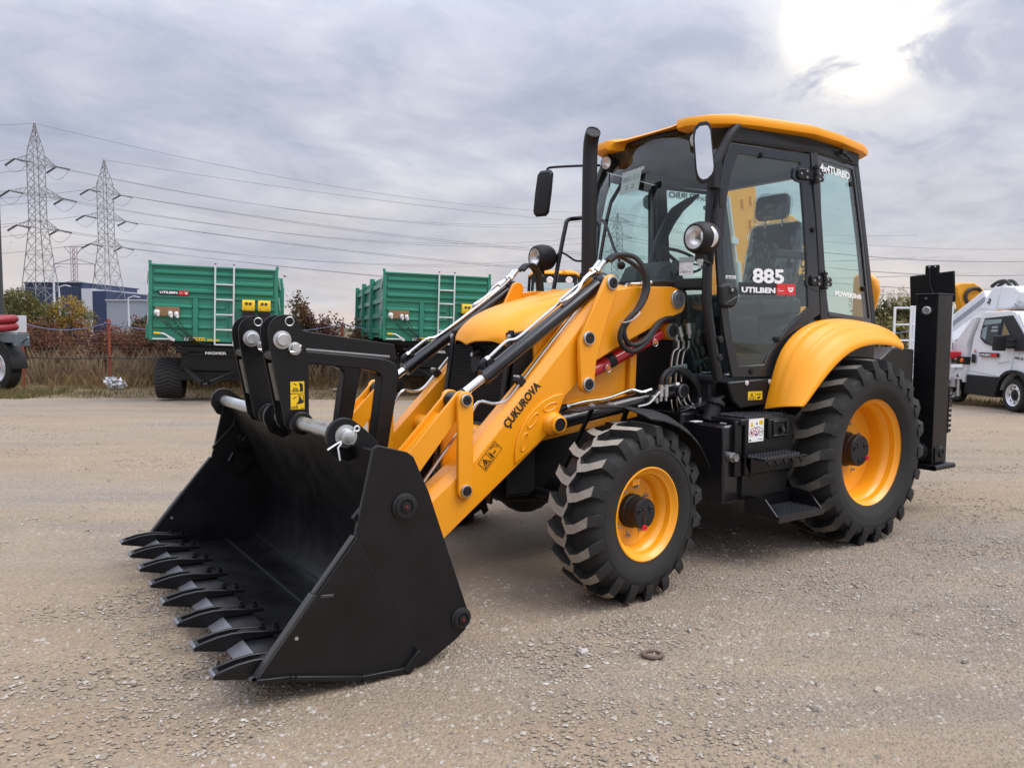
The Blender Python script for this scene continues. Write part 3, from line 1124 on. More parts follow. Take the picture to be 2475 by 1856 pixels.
for s, w0 in ((1, 0.0), (-1, 0.0)):
    for dy in (0.0, -0.045):
        y = s * (0.488 + dy)
        x0, z0 = (1.873, 1.925)
        if s > 0:
            hose([(1.885, y, 1.905), (1.83, y + 0.02, 1.945), (1.74, y + 0.07 + dy, 1.93), (1.69, 0.60 + dy * 0.6, 1.84), (1.685, 0.615 + dy * 0.6, 1.73), (1.75, 0.625 + dy * 0.4, 1.63), (1.84, 0.62, 1.555 + dy * 0.2),
                  (1.895 + dy * 0.4, 0.615, 1.49), (1.905 + dy * 0.9, 0.612, 1.42 - dy * 0.3), (1.86 + dy * 0.8, 0.612, 1.368 - dy * 0.6), (1.78 + dy * 0.4, 0.612, 1.355 - dy * 0.9), (1.67, 0.60, 1.41 - dy * 0.5), (1.54, 0.57, 1.515 - dy * 0.3),
                  (1.45 + dy, 0.545, 1.555 - dy * 0.25), (1.395 + dy, 0.53, 1.545), (1.36 + dy * 1.2, 0.525, 1.51)], 0.0165)
        else:
            hose([(1.885, y, 1.905), (1.83, y, 1.945), (1.75, y - 0.02, 1.93), (1.70, y - 0.03, 1.84), (1.69, y - 0.03, 1.70), (1.72, y - 0.02, 1.55)], 0.0165)
g = G()
g.tube(smooth_path([(1.80, 0.60, 1.592), (1.775, 0.645, 1.590), (1.83, 0.648, 1.548), (1.898, 0.648, 1.527), (1.905, 0.60, 1.530)], 4), 0.005, 6)
part('hose_guide', g, 'zinc', DIG)
for x, z, y in ((1.358, 1.508, 0.525), (1.305, 1.508, 0.525)):
    ferrule((x, y, z), (x - 0.028, y + 0.005, z - 0.095), 0.0165)
# hose over the arm's rear pivot
hose([(1.56, 0.515, 1.785), (1.46, 0.52, 1.795), (1.36, 0.535, 1.785), (1.295, 0.55, 1.73), (1.265, 0.56, 1.63), (1.255, 0.56, 1.53)], 0.0165)
ferrule((1.257, 0.56, 1.53), (1.24, 0.56, 1.43), 0.0165)
ferrule((1.56, 0.515, 1.785), (1.66, 0.51, 1.775), 0.0155)
g = G()
g.tube(smooth_path([(1.66, 0.51, 1.775), (1.72, 0.508, 1.772), (1.765, 0.508, 1.762), (1.785, 0.510, 1.735), (1.79, 0.512, 1.70)], 4), 0.010, 8)
part('hydraulic_pipe', g, 'pipe', DIG)
# three steel pipes down the firewall and their clamp
for i in range(3):
    g = G()
    x = 1.345 - 0.05 * i
    g.tube(smooth_path([(x - 0.03, 0.53, 1.415), (x - 0.028, 0.53, 1.365), (x + 0.005, 0.52, 1.335), (x + 0.020, 0.515, 1.20), (x + 0.005, 0.51, 1.02), (x - 0.02, 0.51, 0.94)], 4), 0.0085, 8)
    part('hydraulic_pipe', g, 'pipe', DIG)
g = G()
g.box((1.315, 0.535, 1.235), (0.15, 0.022, 0.034), Matrix.Rotation(R(6), 3, 'Y'))
pc_ = part('pipe_clamp', g, mat('zinc_green_clamp', (0.20, 0.27, 0.25), 0.4, metal=0.3), DIG, 0.004)
for i in range(4):
    g = G()
    g.cyl((1.375 - 0.04 * i, 0.546, 1.238 - 0.004 * i), (1.375 - 0.04 * i, 0.553, 1.238 - 0.004 * i), 0.008, 6)
    part('clamp_bolt', g, 'ink', pc_)
# arched pair of hoses above the front wheel
for k in range(2):
    dx = 0.045 * k
    hose([(1.535 - dx, 0.60, 1.13), (1.525 - dx, 0.60, 1.18), (1.47 - dx, 0.60, 1.225), (1.38 - dx, 0.60, 1.225), (1.29 - dx * 0.7, 0.61, 1.18), (1.23 - dx * 0.6, 0.62, 1.12), (1.195 - dx * 0.7, 0.625, 1.045)], 0.0165)
    ferrule((1.537 - dx, 0.60, 1.135), (1.537 - dx, 0.60, 1.03), 0.0165)
    ferrule((1.195 - dx * 0.7, 0.625, 1.045), (1.19 - dx * 0.7, 0.625, 0.96), 0.0135)
for k in range(3):
    g = G()
    g.tube(smooth_path([(1.36 - 0.05 * k, 0.56, 1.10), (1.345 - 0.05 * k, 0.57, 1.03), (1.30 - 0.04 * k, 0.58, 0.975 + 0.01 * k), (1.22, 0.60, 0.965 + 0.012 * k)], 4), 0.008, 8)
    part('hydraulic_pipe', g, 'pipe', DIG)
g = G()
for (x, z, y) in ((1.60, 1.035, 0.60), (1.57, 1.02, 0.60)):
    g.cyl((x, y, z), (x + 0.01, y, z + 0.035), 0.012, 6)
part('pipe_union', g, 'zinc', DIG)

# ---------------------------------------------------------------- front bucket
HB = 1.165
SH = [(4.30, 0.128), (4.11, 0.112), (3.90, 0.082), (3.70, 0.054), (3.63, 0.062), (3.575, 0.10), (3.535, 0.17), (3.515, 0.25), (3.515, 0.34), (3.535, 0.45), (3.62, 0.64), (3.70, 0.82), (3.765, 0.965)]
g = G()
rows = [[(x, y, z) for y in np.linspace(-HB, HB, 9)] for x, z in smooth_path([(x, 0, z) for x, z in SH], 3) for _ in [0]] if False else None
sp = [(p.x, p.z) for p in smooth_path([(x, 0, z) for x, z in SH[3:10]], 4)]
prof = SH[:3] + sp + SH[10:]
g.sheet([[(x, y, z) for y in np.linspace(-HB, HB, 5)] for x, z in prof], (-0.012, 0, -0.014))
bucket = part('bucket', g, 'black', DIG, 0, 25)
SIDE = [(3.79, 0.985), (3.77, 0.998), (3.635, 0.958), (3.605, 0.935), (3.53, 0.77), (3.45, 0.54), (3.335, 0.215), (3.325, 0.17), (3.345, 0.125), (3.40, 0.085), (3.545, 0.012), (3.615, 0.006), (3.86, 0.030), (4.14, 0.098), (4.285, 0.118), (4.055, 0.41), (3.875, 0.63)]
for s in (1, -1):
    g = G()
    g.prism(SIDE, s * HB, s * (HB + 0.022))
    part('side_plate', g, 'black', bucket, 0.003)
    g = G()      # thicker wear plate on the leading half
    g.prism([(3.872, 0.628), (3.607, 0.070), (3.635, 0.030), (3.87, 0.042), (4.14, 0.110), (4.275, 0.130), (4.052, 0.412)], s * (HB + 0.022), s * (HB + 0.033))
    part('wear_plate', g, 'black', bucket, 0.003)
    g = G()      # welded skid along the bottom edge
    for p, q in zip([(3.60, 0.050), (3.66, 0.022), (3.86, 0.036), (4.14, 0.106), (4.16, 0.112)], [(3.66, 0.022), (3.86, 0.036), (4.14, 0.106), (4.16, 0.112), (4.29, 0.130)]):
        g.beam((p[0], s * (HB + 0.040), p[1]), (q[0], s * (HB + 0.040), q[1]), 0.022, 0.022)
    g.beam((3.585, s * (HB + 0.040), 0.085), (3.66, s * (HB + 0.040), 0.012), 0.030, 0.040)
    part('skid_strip', g, 'black', bucket, 0.004)
    g = G()      # leading edge bar
    g.beam((4.285, s * (HB + 0.012), 0.135), (4.055, s * (HB + 0.012), 0.420), 0.040, 0.018)
    g.beam((4.055, s * (HB + 0.012), 0.420), (3.88, s * (HB + 0.012), 0.632), 0.030, 0.012)
    g.beam((4.055, s * (HB + 0.022), 0.412), (3.975, s * (HB + 0.034), 0.405), 0.014, 0.014)
    part('edge_bar', g, mat('edge_black', (0.03, 0.03, 0.032), 0.4) if s > 0 else bpy.data.materials['edge_black'], bucket, 0.003)
    g = G()
    for (x, z, r) in ((3.652, 0.728, 0.046), (3.372, 0.182, 0.040)):
        g2 = G()
        o = HB + 0.022
        g2.lathe([(r * 1.25, s * o), (r * 1.25, s * (o + 0.008)), (r, s * (o + 0.012)), (r, s * (o + 0.020)), (r * 0.75, s * (o + 0.022)), (r * 0.72, s * (o + 0.015)), (r * 0.45, s * (o + 0.015)), (r * 0.42, s * (o + 0.024)), (0, s * (o + 0.024))], o=(x, 0, z), n=32)
        part('pivot_cap', g2, 'black_matt', bucket)
        g3 = G()
        g3.lathe([(0.009, s * (o + 0.022)), (0.008, s * (o + 0.030)), (0.0, s * (o + 0.031))], o=(x, 0, z), n=12)
        part('grease_nipple', g3, 'darkred', bucket)
    g = G()
    g.cyl((4.13, s * (HB + 0.03), 0.262), (4.13, s * (HB + 0.036), 0.262), 0.008, 10)
    g.cyl((4.13, s * (HB - 0.003), 0.262), (4.13, s * (HB - 0.006), 0.262), 0.009, 10)
    part('side_hole', g, 'zinc', bucket)
# rear box and mounting ears behind the shell
g = G()
g.prism([(3.76, 0.955), (3.62, 0.935), (3.55, 0.78), (3.50, 0.62), (3.605, 0.66), (3.69, 0.84)], -HB, HB)
part('back_beam', g, 'black', bucket, 0.004)
for s in (1, -1):
    for y in (0.36, 0.60):
        g = G()
        g.prism([(3.53, 0.62), (3.42, 0.66), (3.37, 0.60), (3.32, 0.25), (3.36, 0.10), (3.50, 0.10), (3.50, 0.35)], s * (y - 0.015), s * (y + 0.015))
        part('mounting_ear', g, 'black', bucket, 0.003)
# seams across the floor
g = G()
for x, z, w_ in ((4.095, 0.112, 0.026), (3.79, 0.070, 0.012), (3.60, 0.080, 0.010)):
    g.box((x, 0, z + 0.003), (w_, 2 * HB, 0.006), Matrix.Rotation(R(-8), 3, 'Y'))
part('floor_seam', g, mat('seam_black', (0.028, 0.028, 0.030), 0.35), bucket)
for s in (1, -1):      # inner gusset with its slot, and the pivot boss
    g = G()
    g.prism([(3.875, 0.70), (3.845, 0.655), (3.80, 0.57), (3.70, 0.50), (3.60, 0.60), (3.63, 0.74), (3.70, 0.92), (3.725, 0.915), (3.74, 0.84)], s * (HB - 0.026), s * HB)
    part('gusset', g, 'black', bucket, 0.003)
    g = G()
    g.cyl((3.665, s * (HB - 0.075), 0.735), (3.665, s * (HB - 0.02), 0.735), 0.05, 20)
    g.cyl((3.665, s * (HB - 0.10), 0.735), (3.665, s * (HB - 0.07), 0.735), 0.032, 6)
    part('pivot_boss', g, 'black_gloss', bucket)
    g = G()
    g.tube([(3.775, s * (HB - 0.028), 0.60), (3.745, s * (HB - 0.028), 0.655)], 0.012, 8)
    part('stamped_slot', g, 'black_gloss', bucket)
# bolt-on cutting edge and teeth
g = G()
g.prism([(4.300, 0.118), (4.300, 0.126), (4.245, 0.150), (4.10, 0.140), (4.10, 0.112), (4.25, 0.112)], -HB, HB)
edge = part('cutting_edge', g, 'black', bucket, 0.002)
g = G()
g.prism([(4.304, 0.120), (4.304, 0.127), (4.238, 0.156), (4.236, 0.150), (4.298, 0.120)], -HB, HB)
part('edge_bevel', g, 'steel', bucket)
tg = G()
T0 = [(4.434, 0.150), (4.438, 0.165), (4.40, 0.178), (4.34, 0.190), (4.28, 0.194), (4.22, 0.189), (4.15, 0.176), (4.05, 0.160), (4.05, 0.146), (4.24, 0.150), (4.265, 0.120), (4.32, 0.122)]
for a, b_ in ((-0.036, -0.022), (0.022, 0.036)):
    tg.prism(T0, a, b_)
tg.prism([(4.432, 0.150), (4.437, 0.166), (4.410, 0.174), (4.395, 0.158), (4.28, 0.174), (4.22, 0.186), (4.15, 0.174), (4.05, 0.158), (4.05, 0.146), (4.24, 0.150), (4.265, 0.122), (4.32, 0.124)], -0.022, 0.022)
tg.mi = 1
tg.prism([(4.434, 0.148), (4.4405, 0.166), (4.425, 0.1755), (4.428, 0.160)], -0.035, 0.035)
tg.mi = 0
tooth_me = tg.mesh('tooth', [M['black'], M['steel']], 30)
bg_ = G()
for x in (4.145, 4.085):
    z = 0.176 if x > 4.1 else 0.166
    bg_.cyl((x, 0, z - 0.01), (x, 0, z + 0.012), 0.016, 6)
    bg_.cyl((x, 0, z + 0.010), (x, 0, z + 0.026), 0.009, 10)
bolt_me = bg_.mesh('tooth_bolt', [M['black_gloss']], 30)
for i in range(8):
    for nm, me in (('tooth', tooth_me), ('tooth_bolt', bolt_me)):
        o = bpy.data.objects.new(nm, me)
        COL.objects.link(o)
        o.parent = bucket
        o.location = (0, 1.112 - 2.224 * i / 7, 0)
        if nm == 'tooth':
            bv = o.modifiers.new('bevel', 'BEVEL')
            bv.width = 0.003
            bv.segments = 1
            bv.angle_limit = R(40)

# ---------------------------------------------------------------- fold-over pallet forks on the bucket's top bar
bar = None
g = G()
g.cyl((3.78, -1.225, 1.0), (3.78, 0.90, 1.0), 0.034, 28)
bar = part('fork_bar', g, 'zinc', DIG)
EAR = [(3.615, 0.955), (3.62, 0.935), (3.765, 0.885), (3.83, 0.915)] + arc(3.785, 1.0, 0.082, -35, 130, 10) + [(3.68, 1.02)]
for y0, y1 in ((0.835, 0.865), (-0.075, -0.045), (-1.205, -1.175)):
    g = G()
    g.prism(EAR, y0, y1)
    part('bar_ear', g, 'black', bar, 0.003)
g = G()
g.lathe([(0.052, 0.866), (0.052, 0.874), (0.036, 0.876), (0.034, 0.898), (0.028, 0.902), (0.0, 0.902)], o=(3.78, 0, 1.0), n=28)
part('bar_washer', g, 'zinc', bar)
g = G()
g.tube([(3.80, 0.888, 0.985), (3.83, 0.90, 0.955), (3.825, 0.91, 0.90)], 0.0042, 6)
g.tube([(3.80, 0.888, 0.985), (3.84, 0.91, 0.975), (3.89, 0.93, 0.955)], 0.0042, 6)
g.tube([(3.80, 0.888, 0.985), (3.745, 0.888, 1.025)] + [(3.735 + 0.012 * math.cos(a), 0.888, 1.033 + 0.012 * math.sin(a)) for a in np.linspace(-0.6, 2 * PI - 1.0, 10)], 0.0042, 6)
part('split_pin', g, 'alu', bar)
CHEEK = [(3.725, 1.02), (3.765, 0.962), (3.83, 0.960), (3.852, 0.99), (3.865, 1.07), (3.922, 1.375), (3.930, 1.44)] + arc(3.842, 1.462, 0.088, -6, 172, 10) + [(3.742, 1.42), (3.727, 1.30)]
for y in (0.262, -0.268):
    fk = None
    g = G()
    # shank over the bucket's back, tine hanging behind it: one bent flat bar
    y0, y1 = y - 0.112, y - 0.014
    out_, inn = [(3.80, 1.372), (3.33, 1.325), (3.255, 1.312)], []
    outer = [(3.86, 1.378), (3.32, 1.322), (3.255, 1.306), (3.215, 1.275), (3.205, 1.22), (3.278, 0.82), (3.335, 0.50), (3.352, 0.42)]
    inner = [(3.86, 1.315), (3.40, 1.262), (3.345, 1.248), (3.318, 1.228), (3.312, 1.19), (3.362, 0.83), (3.375, 0.50), (3.366, 0.42)]
    g.loft([[(ox, y0, oz), (ox, y1, oz), (ix, y1, iz), (ix, y0, iz)] for (ox, oz), (ix, iz) in zip(outer, inner)])
    fk = part('pallet_fork', g, 'black', DIG, 0.008)
    g = G()
    g.prism([(3.80, 1.372), (3.80, 1.47), (3.74, 1.472), (3.70, 1.462), (3.222, 1.395), (3.205, 1.31), (3.26, 1.308)], y - 0.085, y - 0.040)
    part('stiffener_plate', g, 'black', fk, 0.003)
    g = G()
    pts = [(3.76, y - 0.030, 1.371)] + [(3.76 - 0.5 * t, y - 0.033 + 0.002 * math.sin(40 * t), 1.371 - 0.047 * t) for t in np.linspace(0, 1, 14)]
    g.tube(pts, 0.011, 6)
    part('weld_bead', g, mat('weld_grey', (0.10, 0.10, 0.105), 0.42, metal=0.4, bump=0.4, bscale=90) if y > 0 else bpy.data.materials['weld_grey'], fk)
    for dy in (-0.006, -0.135):
        g = G()
        g.prism(CHEEK, y + dy - 0.010, y + dy)
        part('hanger_cheek', g, 'black', fk, 0.002)
    g = G()      # tan backing bar between the cheeks
    g.prism([(3.868, 1.11), (3.905, 1.30), (3.880, 1.31), (3.842, 1.12)], y - 0.105, y - 0.045)
    part('backing_bar', g, mat('tan_primer', (0.085, 0.075, 0.062), 0.6) if y > 0 else bpy.data.materials['tan_primer'], fk, 0.003)
    g = G()
    g.cyl((3.885, y - 0.135, 1.345), (3.885, y - 0.016, 1.345), 0.03, 18)
    g.cyl((3.78, y - 0.20, 1.0), (3.78, y - 0.146, 1.0), 0.060, 22)
    g.cyl((3.78, y - 0.006, 1.0), (3.78, y + 0.045, 1.0), 0.058, 24)
    part('hanger_bush', g, 'black', fk, 0.004)
    for x, z, r, o in ((3.862, 1.422, 0.046, 0.010), (3.798, 1.378, 0.033, 0.008)):
        g = G()
        g.lathe([(r, y - 0.006), (r, y + 0.002), (r * 0.72, y + 0.004), (r * 0.68, y + 0.012 + o), (r * 0.60, y + 0.016 + o), (0, y + 0.016 + o)], o=(x, 0, z), n=28)
        part('hanger_pin', g, 'zinc', fk)
    g = G()
    g.tube([(3.77, y + 0.014, 1.395), (3.80, y + 0.018, 1.36), (3.83, y + 0.02, 1.362)], 0.006, 6)
    g.tube([(3.822 + 0.022 * math.cos(a), y - 0.004, 1.515 + 0.022 * math.sin(a)) for a in np.linspace(0, 2 * PI, 15)], 0.003, 6)
    part('locking_clip', g, 'zinc', fk)
    if y > 0:
        P2 = Plane2((3.822, y - 0.0055, 1.068), (-1, 0, 0), (0, 0, 1))
        g = G()
        P2.rect(g, 0, 0, 0.072, 0.078, 0, 0.001)
        P2.rect(g, 0, 0.082, 0.072, 0.142, 0, 0.001)
        part('lock_sticker', g, 'stick_y', fk)
        g = G()
        P2.poly(g, [(0.046, 0.088), (0.066, 0.092), (0.064, 0.128), (0.050, 0.136), (0.044, 0.134), (0.050, 0.11)], 0.001, 0.002)
        P2.line(g, [(0.010, 0.092), (0.016, 0.108), (0.034, 0.108), (0.040, 0.092)], 0.003, 0.001, 0.002, True)
        P2.line(g, [(0.014, 0.097), (0.036, 0.097)], 0.002, 0.001, 0.002)
        P2.line(g, [(0.016, 0.102), (0.034, 0.102)], 0.002, 0.001, 0.002)
        P2.line(g, [(0.018, 0.132), (0.030, 0.124)], 0.004, 0.001, 0.002)
        P2.poly(g, [(0.028, 0.026), (0.062, 0.030), (0.068, 0.036), (0.052, 0.062), (0.046, 0.066), (0.044, 0.058), (0.040, 0.040)], 0.001, 0.002)
        P2.line(g, [(0.044, 0.064), (0.040, 0.072), (0.066, 0.070), (0.068, 0.040)], 0.003, 0.001, 0.002)
        P2.line(g, [(0.014, 0.056), (0.028, 0.064)], 0.004, 0.001, 0.002)
        P2.line(g, [(0.030, 0.018), (0.036, 0.018)], 0.002, 0.001, 0.002)
        P2.line(g, [(0.054, 0.006), (0.068, 0.006)], 0.002, 0.001, 0.002)
        part('sticker_print', g, 'ink', fk)
        text('lock_lettering', 'LOCK', P2(0.003, 0.004, 0.0015), P2.r, P2.u, 0.013, 'ink', fk, w=0.036, extrude=0.0005, bold=0.02)
        text('stamped_lettering', '1500x500', (3.63, y - 0.0135, 1.318), (-1, 0, -0.098), (0, 0, 1), 0.014, 'frame', fk, extrude=0.001)

# ================================================================== cab
CY0 = 0.13       # the cab's centre line


def ys(x, z):
    return (.86 - .194 * (x - .4) if x > .4 else .86 - .12 * (.4 - x)) + .05 * max(0.0, min(1.0, (2.7 - z) / 1.1))


def CP(x, z, off, s=1):
    """point on the cab's side skin, pushed out by off; s = -1 is the far side"""
    y = ys(x, z) + off
    return (x, y if s > 0 else 2 * CY0 - y, z)


def skin(g, poly, t0, t1, s=1):
    return g.loft([[CP(x, z, t0, s) for x, z in poly], [CP(x, z, t1, s) for x, z in poly]])


def skin_ring(g, outer, inner, t0, t1, s=1):
    return g.ring_prism(outer, inner, t0, t1, lambda p, t: CP(p[0], p[1], t, s))


D_OUT = [(1.092, 2.686), (.438, 2.677), (.423, 2.473), (.390, 2.25), (.358, 1.95), (.332, 1.60), (.551, 1.486), (.672, 1.376), (.736, 1.268), (.760, 1.176),
         (1.078, 1.179), (1.151, 1.462), (1.190, 1.70), (1.215, 2.05), (1.195, 2.34), (1.142, 2.573)]
D_IN = [(1.030, 2.622), (.520, 2.612), (.508, 2.45), (.490, 2.25), (.470, 1.95), (.460, 1.642), (.635, 1.500), (.741, 1.390), (.79, 1.325), (.822, 1.258),
        (1.024, 1.250), (1.085, 1.409), (1.132, 1.70), (1.158, 2.033), (1.122, 2.338), (1.074, 2.52)]
Q_OUT = [(.348, 2.685), (-.185, 2.685), (-.223, 2.572), (-.338, 2.127), (-.396, 1.838), (-.469, 1.539), (.194, 1.589), (.256, 1.823)]
Q_IN = [(.322, 2.655), (-.165, 2.655), (-.195, 2.565), (-.310, 2.127), (-.367, 1.838), (-.430, 1.580), (.226, 1.620), (.284, 1.823)]

g = G()
APIL = [(1.04, .745, 2.80), (1.10, .735, 2.73), (1.150, .724, 2.64), (1.205, .716, 2.53), (1.238, .716, 2.35), (1.256, .722, 2.16), (1.268, .727, 2.0), (1.285, .737, 1.74), (1.270, .745, 1.55), (1.19, .765, 1.16)]
for s in (1, -1):
    def my(y):
        return y if s > 0 else 2 * CY0 - y
    g.tube([(x, my(y), z) for x, y, z in smooth_path(APIL, 3)], 0.033, 8)
    skin(g, [(.430, 2.70), (.356, 2.70), (.212, 1.56), (.322, 1.56), (.350, 1.95), (.382, 2.25)], -0.05, 0.012, s)
    skin(g, [(-.192, 2.70), (-.27, 2.71), (-.555, 1.54), (-.478, 1.54), (-.405, 1.838), (-.346, 2.127), (-.232, 2.572)], -0.06, 0.006, s)
    skin(g, [(1.105, 2.692), (1.045, 2.805), (.41, 2.805), (-.28, 2.805), (-.27, 2.692), (.41, 2.692)], -0.05, 0.004, s)
    skin(g, [(1.10, 2.695), (.41, 2.686), (-.25, 2.692), (-.25, 2.712), (.41, 2.708), (1.09, 2.715)], 0.004, 0.014, s)
    skin(g, [(.212, 1.585), (-.555, 1.535), (-.555, 1.45), (.212, 1.45)], -0.05, -0.004, s)
    # quarter panel under the side window, inside the wing
    skin(g, [(.75, 1.17), (.66, 1.37), (.54, 1.48), (.32, 1.57), (-.56, 1.52), (-.56, 0.95), (.75, 0.95)], -0.05, -0.006, s)
    # framework below the windscreen, round the lower corner window
    g.tube([(x, my(y), z) for x, y, z in ((1.285, .735, 1.76), (1.285, .60, 1.765), (1.285, .38, 1.765))], 0.024, 8)
    g.tube([(x, my(y), z) for x, y, z in ((1.19, .745, 1.165), (1.20, .60, 1.165), (1.20, .38, 1.165))], 0.030, 8)
g.span((1.18, my(.42), 0.95), (1.25, .42, 1.76))                 # firewall
g.span((1.10, my(.70), 0.95), (1.20, .70, 1.17))
g.span((-.56, my(.78), 0.95), (1.18, .70, 1.12))                 # floor
g.span((-.60, my(.72), 1.0), (-.52, .72, 1.55))                  # rear panel
g.span((-.31, my(.74), 2.69), (-.24, .74, 2.79))                 # rear header
cab = part('cab_frame', g, 'frame', DIG, 0.006)

# windscreen between the pillars, bowed forward
def wrow(xe, ye, z, bow=0.15, n=13):
    return [(xe + bow * (1 - (2 * j / (n - 1) - 1) ** 2), CY0 + (ye - CY0) * (1 - 2 * j / (n - 1)), z) for j in range(n)]


WS = [(1.05, .72, 2.83), (1.075, .72, 2.765), (1.13, .71, 2.66), (1.205, .70, 2.53), (1.245, .70, 2.35), (1.265, .705, 2.16), (1.278, .71, 2.0), (1.292, .72, 1.81)]
g = G()
g.grid([wrow(*w) for w in WS])
part('windscreen', g, 'glass', DIG)
g = G()
rr = []
for xe, ye, z in ((1.292, .725, 1.815), (1.30, .725, 1.775), (1.30, .72, 1.755)):
    rr.append(wrow(xe, ye, z))
g.sheet(rr, (-0.02, 0, 0))
part('scuttle', g, 'black_matt', cab)
g = G()
g.sheet([wrow(1.05, .72, 2.838, 0.15), wrow(1.06, .72, 2.80, 0.15)], (-0.015, 0, 0))
part('screen_header', g, 'black_matt', cab)

for s in (1, -1):
    g = G()
    skin_ring(g, D_OUT, D_IN, -0.012, 0.010, s)
    dr = part('door', g, 'print', DIG, 0.004)
    g = G()
    skin(g, D_IN, -0.004, 0.0, s)
    part('door_glass', g, 'sideglass', dr, smooth=None)
    g = G()
    skin_ring(g, Q_OUT, Q_IN, -0.010, 0.008, s)
    qw = part('quarter_window', g, 'print', DIG, 0.003)
    g = G()
    skin(g, Q_IN, -0.004, 0.0, s)
    part('window_glass', g, 'sideglass', qw, smooth=None)
    # hinges, with the notch of black print behind them
    for hx, hz in ((.405, 2.535), (.300, 1.825)):
        g = G()
        pl = [(hx + .165, hz + .050), (hx + .06, hz + .062), (hx + .04, hz - .062), (hx + .12, hz - .062), (hx + .165, hz - .030)]
        skin(g, [(hx + .175, hz + .03)] + [(hx + .130 + .055 * math.cos(a), hz + .055 * math.sin(a)) for a in np.linspace(-0.5, -PI / 2, 5)] + [(hx + .06, hz - .075), (hx + .06, hz + .075)] + [(hx + .130 + .055 * math.cos(a), hz + .055 * math.sin(a)) for a in np.linspace(PI / 2, 0.5, 5)], -0.002, 0.011, s)
        part('hinge_backing', g, 'print', dr)
        g = G()
        skin(g, [(hx + .150, hz + .020), (hx + .135, hz + .036), (hx + .02, hz + .036), (hx + .02, hz - .036), (hx + .135, hz - .036), (hx + .150, hz - .020)], 0.012, 0.026, s)
        hg = part('hinge', g, 'black', dr, 0.004)
        g = G()
        skin(g, [(hx - .02, hz + .034), (hx - .105, hz + .030), (hx - .125, hz + .010), (hx - .125, hz - .020), (hx - .105, hz - .034), (hx - .02, hz - .034)], 0.010, 0.022, s)
        part('hinge_leaf', g, 'black', qw, 0.004)
        g = G()
        for k, (z0, z1, r) in enumerate(((-.055, -.042, .020), (-.038, -.004, .015), (.004, .038, .015), (.042, .058, .020), (.058, .072, .006))):
            p0, p1 = CP(hx, hz + z0, 0.030, s), CP(hx, hz + z1, 0.030, s)
            g.cyl(p0, p1, r, 14)
        part('hinge_pin', g, 'black_matt', dr)
        g = G()
        for dx, dz in ((.125, 0.0), (.075, .020), (.075, -.022), (-.06, .017), (-.06, -.020), (-.105, -.002)):
            x, z = hx + dx, hz + dz
            o0 = 0.026 if dx > 0 else 0.022
            g.tube([CP(x, z, o0, s), CP(x, z, o0 + 0.004, s)], 0.0085, 10)
        part('hinge_screw', g, 'bolt', dr)
    # rubber stops on the glass
    for x, z, pr in ((.845, 2.632, dr), (.415, 2.17, dr), (.715, 1.425, dr), (.93, 1.215, dr), (-.13, 2.545, qw), (-.335, 1.80, qw)):
        g = G()
        for r, a, b_ in ((.020, 0.004, 0.016), (.013, 0.016, 0.022)):
            g.tube([CP(x, z, a, s), CP(x, z, b_, s)], r, 12)
        part('glass_stud', g, 'black_matt', pr)
    # lower corner window
    g = G()
    pts = [(1.275, .41, 1.75), (1.275, .725, 1.75), (1.245, .735, 1.55), (1.185, .745, 1.18), (1.195, .41, 1.18)]
    pts = [(x, y if s > 0 else 2 * CY0 - y, z) for x, y, z in pts]
    g.loft([pts, [(x - 0.004, y, z) for x, y, z in pts]])
    part('corner_window', g, 'sideglass', DIG, smooth=None)
    # door lock
    if True:
        g = G()
        o = [(1.215, 1.765), (1.175, 1.785), (1.10, 1.780), (1.068, 1.745), (1.064, 1.70), (1.085, 1.645), (1.115, 1.628), (1.19, 1.628), (1.215, 1.65)]
        i_ = [(1.20, 1.755), (1.17, 1.772), (1.105, 1.766), (1.082, 1.738), (1.080, 1.702), (1.096, 1.660), (1.12, 1.645), (1.185, 1.645), (1.20, 1.66)]
        g.loft([[CP(x, z, 0.008, s) for x, z in o], [CP(x, z, 0.030, s) for x, z in o], [CP(x, z, 0.046, s) for x, z in i_]])
        dh = part('door_handle', g, 'black_matt', dr, 0.006)
        g = G()
        skin(g, [(1.150, 1.762), (1.118, 1.762), (1.118, 1.722), (1.150, 1.722)], 0.044, 0.052, s)
        skin(g, [(1.20, 1.645), (1.09, 1.705), (1.085, 1.69), (1.12, 1.640)], 0.044, 0.050, s)
        part('lock_plate', g, 'black_gloss', dr, 0.003)
        g = G()
        g.tube([CP(1.134, 1.742, 0.052, s), CP(1.134, 1.742, 0.056, s)], 0.010, 14)
        part('lock_cylinder', g, 'zinc', dr)
    # door strap bracket on the front pillar
    g = G()
    for z in (1.425, 1.31):
        g.tube([(1.205, ys(1.205, z) + 0.0 if s > 0 else 2 * CY0 - ys(1.205, z), z), (1.205, ys(1.205, z) + 0.045 if s > 0 else 2 * CY0 - ys(1.205, z) - 0.045, z - 0.0)], 0.022, 12)
    part('pillar_knob', g, 'black_matt', cab, 0.004)
    # side sill under the door, with steel screws
    g = G()
    top, bot = [(1.135, 1.150), (.755, 1.172)], [(.762, .995), (1.035, .972), (1.10, 1.03)]
    skin(g, top + bot, -0.20, 0.034, s)
    sl = part('sill_panel', g, 'black', DIG, 0.012)
    for x, z in ((.988, 1.142), (.80, 1.147)):
        g = G()
        g.tube([CP(x, z, 0.034, s), CP(x, z, 0.038, s)], 0.017, 16)
        g.tube([CP(x, z, 0.038, s), CP(x, z, 0.042, s)], 0.009, 12)
        part('sill_screw', g, 'alu', sl)

